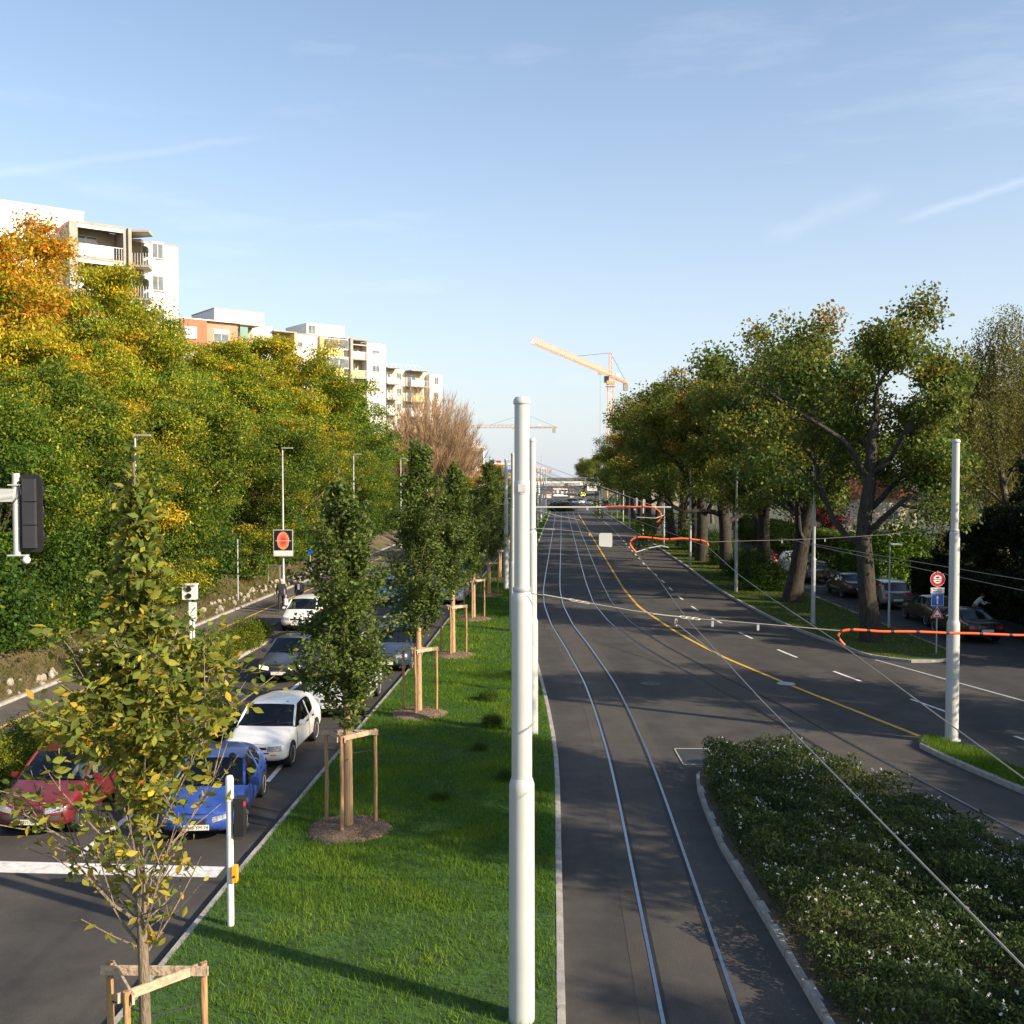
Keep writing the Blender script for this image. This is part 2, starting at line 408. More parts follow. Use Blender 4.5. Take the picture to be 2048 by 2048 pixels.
M['flower'] = mat('white_petal', (0.80, 0.80, 0.78), 0.6)
# ================================================================== GROUND, ROADS, TRACKS
def curve(pts, win=5.0):
    """smooth x(y) through traced points"""
    ys = np.arange(-20, 420, 0.5); p = np.array(sorted(pts), float)
    x = np.interp(ys, p[:, 0], p[:, 1])
    lo, hi = ys < p[0, 0], ys > p[-1, 0]
    if len(p) > 1:
        x[lo] = p[0, 1] + (ys[lo] - p[0, 0]) * (p[1, 1] - p[0, 1]) / (p[1, 0] - p[0, 0])
        x[hi] = p[-1, 1] + (ys[hi] - p[-1, 0]) * (p[-1, 1] - p[-2, 1]) / (p[-1, 0] - p[-2, 0])
    k = np.exp(-0.5 * (np.arange(-40, 41) * 0.5 / win * 2) ** 2); k /= k.sum()
    xs = np.convolve(np.pad(x, 40, mode='reflect', reflect_type='odd'), k, 'valid')
    return lambda y: np.interp(y, ys, xs)
def trace(pix): return [(P(u, v).y, P(u, v).x) for u, v in pix]
S = lambda y: 0.0525 * (np.asarray(y, float) - 20)        # the avenue swings slowly to the right
med_L = curve([(5,-5.75),(18.4,-5.13),(22.5,-4.87),(27.9,-4.59),(37.6,-3.96),(49,-3.41),(65,-2.65),(85,-1.6),(130,0.9),(190,4.6),(215,6.0)])
med_R = curve(trace([(1124.7,1792),(1122.9,1719),(1119.5,1551),(1115.6,1507),(1105,1447),(1091,1383),(1074,1326),(1071.3,1102),(1084,1068),(1098.4,1031)]), 3.0)
ver_L = curve(trace([(1677,1291),(1649,1283),(1564,1249),(1460.6,1195),(1408.8,1161),(1372.6,1133),(1310.5,1091.5),(1261.3,1058),(1210.8,1026.8)]), 3.0)
side_L = curve([(40,18.3),(60,18.3),(90,18.6),(150,20.2),(200,21.8),(260,24)])
side_R = curve([(40,22.8),(60,22.8),(90,23.1),(150,24.8),(200,26.4),(260,28.6)])

g = MB().sheet([(-1500,-400),(1500,-400),(1500,3000),(-1500,3000)], -0.06)
struct(g.build('ground', M['farground']))
ys = np.concatenate([np.arange(-20, 60, 2.0), np.arange(60, 345, 5.0)])
rl = [(-12.1 + S(y) if y < 46.5 else -13.25 + S(y), y, 0.0) for y in ys]
rr = [(42.0 if y < 41 else float(side_L(y)), y, 0.0) for y in ys]
struct(MB().strip(rr, rl).build('road', M['road']))
# side street with its junction mouth, a newer and darker surface
ysd = np.arange(44, 262, 4.0)
poly = [(float(side_L(y)), y) for y in ysd[::-1]] + [(17.6,41.6),(14.55,41.2),(16.4,33.3),(20.2,22.0),(42,19.0),(42,38.0),(24.5,41.0)] + [(float(side_R(y)), y) for y in ysd]
struct(MB().sheet(poly, 0.004).build('side_street', M['side']))
a, b = Vector((14.55,41.2,0)), Vector((20.2,22.0,0))
MBl = MB(); nrm = Vector((0.954,0.30,0)) * 0.06
MBl.add([a+nrm+Vector((0,0,.009)), a-nrm+Vector((0,0,.009)), b-nrm+Vector((0,0,.009)), b+nrm+Vector((0,0,.009))], [(0,1,2,3)])
o = MBl.build('junction_edge_line', M['lid']); struct(o)
# pavement beyond the side street
yp = np.arange(42, 262, 4.0)
pk = MB()
pk.strip([(float(side_R(y))+.002, y, 0.12) for y in yp], [(float(side_R(y))+1.9, y, 0.12) for y in yp])
pk.v = [(x, y, z) for x, y, z in pk.v]; pk.f = [f[::-1] for f in pk.f] if False else pk.f
pk.strip([(float(side_R(y)), y, -.01) for y in yp], [(float(side_R(y))+.002, y, 0.12) for y in yp])
struct(pk.build('pavement', M['side']))

# foot and cycle path on the left
ypth = np.arange(-20, 150, 3.0)
struct(MB().strip([(-13.3+float(S(y)), y, .012) for y in ypth], [(-17.0+float(S(y)), y, .012) for y in ypth]).build('path', M['path']))
yl = MB().strip([(-15.45+float(S(y)), y, .017) for y in ypth], [(-15.57+float(S(y)), y, .017) for y in ypth])
struct(yl.build('path_centre_line', M['yellow_line']))

# embankment rising to the left
def emb_z(x, y):
    a = -17.15 + float(S(y)) - x                      # metres into the bank
    z = float(np.interp(a, [0, .5, 2, 5, 9, 15, 60, 400], [0.02, 0.22, 0.8, 2.6, 5.0, 6.6, 8.0, 8.0]))
    if a > 0.6: z += 0.18 * math.sin(x * 1.7 + y * 0.6) * math.sin(y * 0.9 - x * 0.4) * min(a / 4, 1)
    return z
offs = [0, .25, .5, 1, 1.6, 2.4, 3.4, 4.6, 6, 8, 10, 13, 17, 25, 40, 80, 160, 300]
ye = np.concatenate([np.arange(-20, 90, 1.2), np.arange(90, 400, 6.0)])
vs_, fs_ = [], []
for y in ye:
    for a_ in offs:
        x = -17.15 + float(S(y)) - a_
        vs_.append((x, y, emb_z(x, y)))
n_ = len(offs)
for i in range(len(ye)-1):
    for k in range(n_-1): fs_.append((i*n_+k, (i+1)*n_+k, (i+1)*n_+k+1, i*n_+k+1))
em = MB().add(vs_, fs_); struct(em.build('embankment', M['earth'], smooth=60))

# ---- raised beds: grass medians, verge, planted strip, traffic island, flower bed
KZ = 0.12
def bed(name, poly, m, z=KZ):
    return struct(MB().prism(poly, -0.03, z).build(name, m))
ym = np.concatenate([np.arange(-6, 60, 1.0), np.arange(60, 214, 3.0)])
med_poly = [(float(med_L(y)) + .12, y) for y in ym] + [(float(med_R(y)) - .13, y) for y in ym[::-1]]
bed('grass_median', med_poly, M['turf'])
strip_poly = [(-13.15+float(S(y)), y) for y in np.arange(-20, 46.5, 1)] + [(-12.6+float(S(46.8)), 46.8)] + [(-12.1+float(S(y))-.12, y) for y in np.arange(46, -20.5, -1)]
bed('planted_strip', strip_poly, M['earth'], 0.10)
tip = [P(1895,1323), P(1832.7,1325.7), P(1781,1320.5), P(1729,1311.5), P(1677,1291)]
def smooth_run(pts, n=4):
    out = []
    for i in range(len(pts)-1):
        p0, p1, p2, p3 = pts[max(i-1,0)], pts[i], pts[i+1], pts[min(i+2,len(pts)-1)]
        for s_ in range(n):
            f = s_/n; out.append(.5*((2*p1)+(p2-p0)*f+(2*p0-5*p1+4*p2-p3)*f*f+(3*p1-p0-3*p2+p3)*f**3))
    return out + [pts[-1]]
tip = smooth_run(tip)
verge_edge = [(p.x, p.y) for p in tip] + [(float(ver_L(y)), y) for y in np.arange(46.5, 205, 2.0)]
verge_back = [(float(side_L(y)) - 0.02, y) for y in np.arange(204, 43.5, -2.0)] + [(18.1, 42.3)]
verge_poly = [(x+.05, y+.06) for x, y in verge_edge] + verge_back
bed('grass_verge', verge_poly, M['turf'], 0.10)
isl_edge = [P(1856,1479), P(1837.7,1492.5), P(1892,1519.6), P(1982,1559), P(2048,1586), P(2200,1655)]
isl_back = [P(2200,1618), P(2048,1549), P(1940,1503)]
isl_poly = [(p.x, p.y) for p in isl_edge + isl_back]
bed('traffic_island', isl_poly, M['turf'])
fb_poly = [(4.30,10),(4.28,14),(4.24,18.2),(4.2,20.2),(4.3,22.4),(4.45,24.3),(4.62,25.2),(5.0,25.75),(5.6,26.05),(6.4,26.1),(7.0,25.8),(7.6,24.6),(8.2,22.6),(8.9,19.8),(10.2,15.5),(11.6,12),(12.4,10)]
bed('flower_bed_soil', fb_poly, M['soil'], 0.14)

# ---- kerbs, every stone a piece of its own
def resample(pts, step):
    pts = [Vector((p[0], p[1], 0)) for p in pts]; out = []; acc = 0.0
    d = [0]
    for i in range(1, len(pts)): d.append(d[-1] + (pts[i]-pts[i-1]).length)
    n = max(1, int(d[-1] / step)); q = np.linspace(0, d[-1], n+1)
    xs = np.interp(q, d, [p.x for p in pts]); yy = np.interp(q, d, [p.y for p in pts])
    return [Vector((x, y, 0)) for x, y in zip(xs, yy)]
stone_meshes = {}
def stone_mesh(Ls, w, h, seed):
    key = (round(Ls, 1), w, h, seed)
    if key not in stone_meshes:
        rg = random.Random(seed)
        bm = bmesh.new(); bmesh.ops.create_cube(bm, size=1)
        for v in bm.verts: v.co = Vector((v.co.x*w, v.co.y*(key[0]-0.006), v.co.z*h + h/2 - .05)) + Vector((rg.uniform(-.004,.004), 0, rg.uniform(-.004,.004)))
        bmesh.ops.bevel(bm, geom=[e for e in bm.edges if all(v.co.z > 0.02 for v in e.verts)], offset=0.009, segments=2, affect='EDGES')
        me = bpy.data.meshes.new('kerb_stone'); bm.to_mesh(me); bm.free(); me.materials.append(M['kerb'])
        stone_meshes[key] = me
    return stone_meshes[key]
def kerb(name, pts, w=0.12, h=0.17, near=60, step=1.0, maxn=90):
    """a line of kerb stones: single stones while they can be told apart, one long piece beyond"""
    e = bpy.data.objects.new(name, None); COL.objects.link(e); struct(e)
    pp = resample(pts, step); far = []; cnt = 0
    for i in range(len(pp)-1):
        a, b = pp[i], pp[i+1]; mid = (a+b)/2
        if mid.y < near and cnt < maxn:
            o = link('kerb_stone', stone_mesh((b-a).length, w, h, i % 5), e); cnt += 1
            o.location = mid; o.rotation_euler = (0, 0, math.atan2(b.y-a.y, b.x-a.x) - math.pi/2)
        else: far.append((a, b))
    if far:
        mb = MB()
        for a, b in far:
            d = b-a; mb.box(((a+b)/2) + Vector((0,0,h/2-.05)), (w, d.length, h), math.atan2(d.y, d.x) - math.pi/2)
        struct(mb.build('kerb_run', M['kerb'], e), 'stuff')
    return e
kerb('kerb_tramway_side', [(float(med_R(y))-.06, y) for y in np.arange(6, 213, 1.0)])
kerb('kerb_car_side', [(float(med_L(y))+.06, y) for y in np.arange(6, 213, 1.0)], h=0.165, near=48)
kerb('kerb_verge', [(x, y) for x, y in verge_edge], h=0.167, near=66, w=.14, step=.8)
kerb('kerb_verge_street', [(18.12, 42.25)] + [(float(side_L(y))-.07, y) for y in np.arange(43.5, 200, 2)], h=0.167, near=56)
kerb('kerb_planted_strip', [(-12.16+float(S(y)), y) for y in np.arange(8, 46.2, 1)], h=0.165, w=0.14)
kerb('kerb_path', [(-17.07+float(S(y)), y) for y in np.arange(20, 110, 1)], w=0.16, h=0.16, near=60)
kerb('kerb_island', [(p.x, p.y) for p in isl_edge], h=0.18, w=0.16)
fbk = fb_poly[:13]
kerb('kerb_flower_bed', [(x-0.02, y) for x, y in fbk], h=0.19, w=0.14, step=0.9)

# ---- tram tracks (metre gauge, grooved rail flush with the asphalt)
def avg(pl, pr, ys_):
    l, r = curve(trace(pl), 2.0), curve(trace(pr), 2.0)
    return lambda y: (l(y) + r(y)) / 2
tl = avg([(1278.7,1792),(1237,1589.6),(1219,1514.6),(1193,1424),(1170,1359),(1131,1292),(1106,1250),(1090.7,1210.7),(1087,1184.8),(1090.7,1153.7),(1103.6,1086.4),(1111,1037)],
         [(1393.8,1792),(1325,1589.6),(1296.8,1512),(1260.6,1431.8),(1229.5,1372),(1176.5,1292),(1142.4,1250),(1124,1210.7),(1119,1174),(1119.7,1112),(1121,1037)], None)
tr_ = avg([(2018,1711),(1624.6,1494),(1530,1429),(1473.5,1399.5),(1357,1337),(1279.4,1290.8),(1225,1250),(1186,1203),(1171,1161.5),(1158,1112),(1142.4,1042.4)],
          [(2048,1671),(1819.7,1545),(1664,1465),(1530.6,1393),(1499,1379),(1331,1291),(1258.7,1244),(1225,1209),(1202,1164),(1176,1102),(1151,1045)], None)
def offset_line(f, off, ys_, z):
    out = []
    for y in ys_:
        dx = float(f(y+.5) - f(y-.5)); t = Vector((dx, 1, 0)).normalized(); nrm = Vector((t.y, -t.x, 0))
        out.append(Vector((float(f(y)), y, z)) + nrm * off)
    return out
ytk = np.concatenate([np.arange(6, 90, 0.8), np.arange(90, 236, 4.0)])
rail_things = []
for nm, f, lab in (('tram_track', tl, 'bright steel tram track curving along the grass median kerb'),
                   ('tram_track', tr_, 'tram track swinging right past the flower bed beside the yellow line')):
    t = thing(nm, lab, 'tram track', (0,0,0), 0, 'tram tracks set in the asphalt')
    bedm = MB().strip(offset_line(f, 0.85, ytk, .0035), offset_line(f, -0.85, ytk, .0035)); bedm.build('track_bed', M['track'], t)
    for sgn in (-1, 1):
        c = sgn * 0.535
        MB().strip(offset_line(f, c+.030, ytk, .0105), offset_line(f, c-.024, ytk, .0105)).build('rail', M['rail'], t)
        MB().strip(offset_line(f, c-sgn*.058+.034, ytk, .0085), offset_line(f, c-sgn*.058-.034, ytk, .0085)).build('rail_groove', M['groove'], t)
# ---- painted markings
yel = curve(trace([(1852,1478),(1585,1373),(1558,1361),(1447.5,1315.5),(1357,1267.5),(1279.4,1215.7),(1248,1179.5),(1220,1133),(1181,1068),(1157.8,1029.4)]), 2.0)
y0 = P(1852,1478).y
yy = np.concatenate([np.arange(y0+.3, 90, .8), np.arange(90, 205, 4)])
struct(MB().strip(offset_line(yel, .075, yy, .0135), offset_line(yel, -.075, yy, .0135)).build('yellow_lane_line', M['yellow_line']))
dash = MB(); n_d = 0
dl = curve(trace([(1868,1415),(1707,1357.6),(1580,1310),(1494,1272.7),(1436,1243),(1390.7,1218),(1362.7,1197.6),(1343.6,1180),(1328.6,1165.3),(1313,1151),(1301.4,1140.6),(1289.7,1130),(1225,1057),(1188,1027)]), 2.0)
e = bpy.data.objects.new('lane_dashes', None); COL.objects.link(e); struct(e)
for k in range(-1, 36):
    yc = 33.0 + 4.85 * k; q = np.linspace(yc-.95, yc+.95, 4)
    MB().strip(offset_line(dl, .06, q, .006), offset_line(dl, -.06, q, .006)).build('lane_dash', M['white_line'], e)
# left carriageway: stop line, lane line, short dashes
sl = MB().add([(-11.9,19.72,.005),(-5.42,19.30,.005),(-5.44,18.78,.005),(-11.9,19.16,.005)], [(3,2,1,0)])
struct(sl.build('stop_line', M['white_line']))
e = bpy.data.objects.new('left_lane_dashes', None); COL.objects.link(e); struct(e)
lane_c = lambda y: -8.42 + S(y)
segs = [(19.8, 25.0)] + [(28.5+6.2*k, 31.3+6.2*k) for k in range(16)]
for a_, b_ in segs:
    q = np.linspace(a_, b_, 4)
    MB().strip(offset_line(lane_c, .075, q, .005), offset_line(lane_c, -.075, q, .005)).build('lane_dash', M['white_line'], e)
for k in range(2):
    c = P(531, 1552); q = np.linspace(c.y-.5, c.y+1.0, 3)
    fx = lambda y, k=k, c=c: c.x - .25 + .42*k + .02*(np.asarray(y)-c.y)
    MB().strip(offset_line(fx, .06, q, .005), offset_line(fx, -.06, q, .005)).build('lane_dash', M['white_line'], e)
# ---- manhole covers and a hatch
def cover(u, v, r, m, label):
    c = P(u, v); t = thing('manhole_cover', label, 'manhole cover', (c.x, c.y, 0))
    MB().lathe([(r, .002), (r, .016), (r-.05, .018)], 28).build('rim', M['iron'], t)
    MB().lathe([(r-.055, .004), (r-.055, .020), (r-.10, .024)], 28).build('lid', m, t)
cover(1572, 1368, .37, M['lid'], 'pale round manhole cover interrupting the yellow lane line')
cover(1301, 1368, .36, M['iron'], 'dark round manhole cover between the two tram tracks')
q = [P(1348.5,1498), P(1416,1498), P(1434,1529), P(1367,1530)]
t = thing('hatch_cover', 'square metal hatch with pale frame beside the flower bed tip', 'hatch', (0,0,0))
cc = sum(q, Vector((0,0,0))) / 4
fr = MB()
for i in range(4):
    a, b = q[i], q[(i+1) % 4]; d = b-a
    fr.box((a+b)/2 + Vector((0,0,.008)), (d.length+.035, .035, .022), math.atan2(d.y, d.x))
fr.build('frame', M['kerb'], t)
MB().add([p + (cc-p)*0.05 + Vector((0,0,.014)) for p in q[::-1]], [(0,1,2,3)]).build('lid', M['dark'], t)
# ================================================================== VEGETATION
def unit(a): return a / np.maximum(np.linalg.norm(a, axis=1, keepdims=True), 1e-9)
RHOMB = (np.array([[.5,0,0],[.08,.5,0],[-.5,0,0],[.08,-.5,0]]), [(0,1,2,3)])
FOLD = (np.array([[-.5,0,0],[-.02,.5,.13],[.5,0,-.04],[-.02,-.5,.13],[-.02,0,0]]), [(0,4,1),(4,2,1),(0,3,4),(4,3,2)])
OVATE = (np.array([[-.5,0,0],[-.33,.24,.06],[-.08,.44,.12],[.16,.36,.08],[.36,.14,.0],[.5,0,-.06],[.36,-.14,.0],[.16,-.36,.08],[-.08,-.44,.12],[-.33,-.24,.06],[0,0,0]]), [(10,0,1),(10,1,2),(10,2,3),(10,3,4),(10,4,5),(10,5,6),(10,6,7),(10,7,8),(10,8,9),(10,9,0)][::-1])
BLADE = (np.array([[-.5,.5,0],[-.5,-.5,0],[.5,0,0]]), [(0,1,2)])
def cards(name, C, Ls, Ws, cols, rng, tmpl=RHOMB, up=0.3, droop=0.0, axis=None, material=None):
    """one mesh of many small leaves: positions C, sizes, a colour each"""
    n = len(C); T, Fc = tmpl
    nr = unit(rng.normal(size=(n, 3)) + np.array([0, 0, up]))
    ax = rng.normal(size=(n, 3)) if axis is None else axis + rng.normal(size=(n, 3)) * 0.25
    ax[:, 2] -= droop
    if axis is None: ax = ax - nr * np.sum(ax * nr, 1, keepdims=True)
    ax = unit(ax); nr = unit(nr - ax * np.sum(ax * nr, 1, keepdims=True)); bx = np.cross(nr, ax)
    k = len(T)
    V = (C[:, None, :] + T[None, :, 0, None] * (ax * Ls[:, None])[:, None, :] + T[None, :, 1, None] * (bx * Ws[:, None])[:, None, :]
         + T[None, :, 2, None] * (nr * Ws[:, None])[:, None, :]).reshape(-1, 3)
    m = len(Fc); s = len(Fc[0])
    idx = (np.arange(n)[:, None, None] * k + np.array(Fc)[None]).reshape(-1)
    me = bpy.data.meshes.new(name)
    me.vertices.add(n * k); me.vertices.foreach_set('co', V.astype(np.float32).ravel())
    me.loops.add(n * m * s); me.loops.foreach_set('vertex_index', idx.astype(np.int32))
    me.polygons.add(n * m); me.polygons.foreach_set('loop_start', np.arange(0, n * m * s, s, dtype=np.int32))
    me.update(calc_edges=True)
    at = me.attributes.new('leafcol', 'FLOAT_COLOR', 'FACE')
    c4 = np.ones((n, 4), np.float32); c4[:, :3] = np.clip(cols, 0, 1)
    at.data.foreach_set('color', np.repeat(c4, m, axis=0).ravel())
    me.materials.append(material or M['leaf'])
    return me
def palette(rng, t, stops, jitter=0.25):
    """t in 0..1 picks along the palette; every leaf a little lighter or darker"""
    st = np.array(stops, float); p = np.linspace(0, 1, len(st)); t = np.clip(t, 0, 1)
    c = np.stack([np.interp(t, p, st[:, i]) for i in range(3)], 1)
    return c * np.exp(rng.normal(size=(len(t), 1)) * jitter)

def skeleton(seed, H, r, trunk_f=0.6, nch=(9, 5, 4), ang=((40, 70), (25, 60), (25, 60)), ratio=(.7, .55, .5), tmin=(.35, .3, .3), up=(.0, .10, .06), wander=(.05, .14, .2), lean=(0, 0), cone=None, flare=1.25):
    rg = random.Random(seed); br = []; tips = []; maxl = len(nch)
    def rv(): return Vector((rg.gauss(0, 1), rg.gauss(0, 1), rg.gauss(0, 1)))
    def grow(p, d, Lb, rad, lvl):
        ns = max(3, min(9, int(Lb / .7) + 2)); pts = [p.copy()]; d = d.normalized()
        wd = wander[min(lvl, len(wander)-1)]; u_ = up[min(lvl, len(up)-1)]
        for i in range(ns):
            d = (d + rv() * wd + Vector((0, 0, u_))).normalized(); pts.append(pts[-1] + d * (Lb / ns))
        end = .5 if lvl == 0 else .3
        radii = [rad * (1 - (1 - end) * (i / ns)) for i in range(ns + 1)]
        if lvl == 0:
            radii[0] *= flare; radii[1] *= 1.03
        br.append((pts, radii, lvl))
        if lvl == maxl:
            tips.append((pts[-1], lvl)); tips.append((pts[max(1, ns*2//3)], lvl)); return
        az0 = rg.uniform(0, 6.28)
        for k in range(nch[lvl]):
            t = tmin[lvl] + (1 - tmin[lvl]) * (k + rg.uniform(.1, .9)) / nch[lvl]
            f = t * ns; i = min(int(f), ns - 1); q = pts[i].lerp(pts[i+1], f - i)
            dd = (pts[i+1] - pts[i]).normalized()
            a = R(rg.uniform(*ang[lvl])) * (1.0 if lvl else 1.12 - .5 * (t - tmin[0]))
            az = az0 + k * 2.4 + rg.uniform(-.4, .4)
            o1 = dd.orthogonal().normalized(); o2 = dd.cross(o1)
            cd = dd * math.cos(a) + (o1 * math.cos(az) + o2 * math.sin(az)) * math.sin(a)
            if lvl > 0 and cd.z < -.25: cd.z *= .3
            sh = (1.15 - .45 * t) if (lvl or not cone) else float(np.interp((t - tmin[0]) / (1 - tmin[0]), [0, .3, 1], cone))
            grow(q, cd, Lb * ratio[lvl] * rg.uniform(.7, 1.25) * sh, radii[i] * (.62 if lvl else .5), lvl + 1)
        tips.append((pts[-1], lvl))
    grow(Vector((0, 0, -.1)), Vector((lean[0], lean[1], 1)), H * trunk_f, r, 0)
    zmax = max(t[0].z for t in tips) + .4
    return br, tips, zmax
def wood_mesh(name, br, m, sides=(9, 6, 4, 3)):
    mb = MB()
    for pts, radii, lvl in br: mb.tube(pts, radii, sides[min(lvl, 3)], caps=(lvl == 0))
    return mb.mesh(name, m, 60)
def tree_proto(name, label, cat, seed, H, r, leaves, size, stops, tmix, bark, sig=(.55, .55, .4), lup=.4, droop=.15, extra=0, group=None, jitter=.25, wid=.62, **kw):
    br, tips, zmax = skeleton(seed, H, r, **kw)
    rng = np.random.default_rng(seed)
    T = np.array([t[0][:] for t in tips]); n = len(T)
    if extra:                                    # more clumps along the outer branches
        ex = [b[0][len(b[0])//2][:] for b in br if b[2] >= 2]; T = np.concatenate([T, np.array(ex)]); n = len(T)
    w = rng.uniform(.4, 1.6, n); cnt = np.maximum(3, (leaves * w / w.sum())).astype(int)
    cs = rng.uniform(.7, 1.35, n); ct = np.clip(tmix[0] + rng.normal(size=n) * tmix[1] + (T[:, 2] / zmax - .6) * tmix[2], 0, 1)
    rep = np.repeat(np.arange(n), cnt)
    g_ = unit(rng.normal(size=(len(rep), 3))) * (rng.random((len(rep), 1)) ** .45) * 1.75
    C = T[rep] + g_ * np.array(sig) * cs[rep][:, None]
    C[:, 2] = np.maximum(C[:, 2], .15)
    cols = palette(rng, ct[rep] + rng.normal(size=len(rep)) * .10, stops, jitter)
    Ls = size * rng.uniform(.6, 1.35, len(rep))
    t = thing(name, label, cat, (0, 0, 0), 0, group)
    link('trunk', wood_mesh('trunk', br, bark), t)
    link('crown', cards('crown', C, Ls, Ls * wid, cols, rng, up=lup, droop=droop), t)
    t['H'] = float(np.percentile(C[:, 2], 99.7)); return t

OAKC = [(.072,.125,.022), (.105,.155,.027), (.16,.19,.032), (.26,.20,.028), (.34,.14,.02)]
LOCC = [(.045,.090,.014), (.080,.135,.017), (.17,.20,.020), (.34,.30,.024), (.54,.38,.024), (.52,.22,.018)]
ORAC = [(.20,.22,.02), (.46,.34,.025), (.54,.30,.02), (.50,.17,.014), (.38,.10,.012)]
DRKC = [(.014,.026,.010), (.022,.036,.012), (.035,.050,.015)]
BIRC = [(.09,.105,.025), (.13,.13,.03), (.20,.17,.04)]
GO = 'oaks along the verge'
oaks = [tree_proto('oak_tree', 'x', 'tree', 11, 15.5, .40, 44000, .17, OAKC, (.29,.22,.30), M['bark'], (.50,.50,.36), nch=(7,5,4), group=GO, extra=1, trunk_f=.60, tmin=(.36,.35,.3), ratio=(.66,.60,.52), wander=(.07,.2,.28)),
        tree_proto('oak_tree', 'x', 'tree', 23, 15.0, .48, 46000, .18, OAKC, (.34,.22,.25), M['bark'], (.52,.52,.38), nch=(8,5,4), group=GO, extra=1, trunk_f=.58, tmin=(.32,.35,.3), ratio=(.70,.58,.52), wander=(.06,.2,.28)),
        tree_proto('oak_tree', 'x', 'tree', 37, 14.5, .44, 44000, .18, OAKC, (.37,.24,.22), M['bark'], (.52,.52,.38), nch=(8,5,4), group=GO, extra=1, trunk_f=.6, tmin=(.30,.35,.3), ratio=(.68,.58,.52), wander=(.06,.2,.28))]
GL = 'trees on the embankment'
kwl = dict(nch=(12,5,4), ang=((38,70),(25,60),(25,65)), tmin=(.14,.35,.3), ratio=(.44,.58,.52), trunk_f=.86, up=(0,.05,.0), wander=(.05,.16,.24), cone=(.9,1.15,.42), group=GL, extra=1, wid=.45)
locs = [tree_proto('locust_tree', 'x', 'tree', 51, 13.0, .20, 62000, .17, LOCC, (.42,.20,.25), M['bark2'], (.58,.58,.20), droop=.5, **kwl),
        tree_proto('locust_tree', 'x', 'tree', 64, 12.0, .18, 60000, .17, LOCC, (.32,.20,.35), M['bark2'], (.58,.58,.22), droop=.5, **kwl),
        tree_proto('locust_tree', 'x', 'tree', 78, 12.5, .20, 62000, .17, LOCC, (.49,.20,.25), M['bark2'], (.56,.56,.20), droop=.5, **kwl),
        tree_proto('locust_tree', 'x', 'tree', 92, 11.0, .17, 52000, .18, LOCC, (.22,.16,.22), M['bark2'], (.60,.60,.28), droop=.4, **kwl)]
maple = tree_proto('maple_tree', 'orange autumn maple high on the embankment below the white block', 'tree', 105, 13.0, .22, 52000, .18, ORAC, (.45,.28,.1), M['bark2'], (.58,.58,.24), droop=.4, **kwl)
conif = tree_proto('conifer_tree', 'x', 'tree', 120, 11, .2, 44000, .24, DRKC, (.45,.25,.1), M['bark'], (.50,.50,.34), droop=.9, nch=(26,4,3), ang=((65,95),(25,55),(20,50)), tmin=(.05,.3,.3), ratio=(.34,.5,.5), trunk_f=.95, up=(0,-.02,0), extra=1)

def put(proto, x, y, z, ztop=None, rz=None, tint=None, label=None, group=None, wide=1.0, used=set()):
    s = 1.0 if ztop is None else (ztop - z) / proto['H']
    first = proto.name not in used; used.add(proto.name)
    o = proto if first else dup(proto)
    o.location = (x, y, z); o.rotation_euler = (0, 0, random.uniform(0, 6.28) if rz is None else rz); o.scale = (s*wide, s*wide, s)
    if label: o['label'] = label
    if group: o['group'] = group
    else: ungroup(o)
    if tint:
        for c in KIDS[o.name]:
            if c.name.startswith('crown'): c.color = (*tint, 1)
    return o
# --- oaks of the verge
for i, (x, y, k, ht, rz) in enumerate([(15.75,45.2,0,15.2,5.2),(16.1,59.4,1,15.6,.4),(17.2,70.5,2,14.5,1.0),(16.7,80,1,16,2.6),(16.2,88,2,15.5,4.4),(17.2,97,0,16,1.2),(17.4,106,1,16.5,5.5),
                               (18,117,2,16,.3),(17.9,128,0,16,3.3),(18.6,141,1,15.5,2.2),(19.2,155,2,15,1.6),(19.8,170,1,15,4.8),(20.6,187,0,14.5,2.9),(22.2,206,2,13,.9),(26,250,1,13.5,3.9),(23,272,0,13,0.2),(20.5,296,2,12,2.0),(30,284,1,13,1.0),(34,262,2,13,2.5)]):
    lab = ['tall oak with forked dark limbs beside the stacked road signs', 'broad oak with thick trunk, second along the verge from the road signs'][i] if i < 2 else (ORD[i] + ' oak along the grass verge counted from the road signs' if i < 14 else 'faraway oak standing beyond the end of the verge')
    tn = (1.0,1.0,1.0) if i < 2 else random.choice([(1.05,1.0,.9),(1.15,1.0,.85),(.95,1.0,1.0)])
    put(oaks[k], x, y, .08, ht, rz, tn, lab, GO if i >= 2 else None)
# --- more oaks on the near corner; outside the picture to the right, their shade lies over the flower bed
for i, (x, y, k, ht, rz) in enumerate([(20.8,14.6,1,15.0,0),(22.2,28.2,2,11.0,1),(26.5,3.0,0,12.5,2),(31,14,2,11.5,4),(28.5,22.5,1,10.5,3)]):
    put(oaks[k], x, y, 0, ht, rz, None, 'oak on the near corner of the junction facing the flower bed', 'oaks on the near corner')
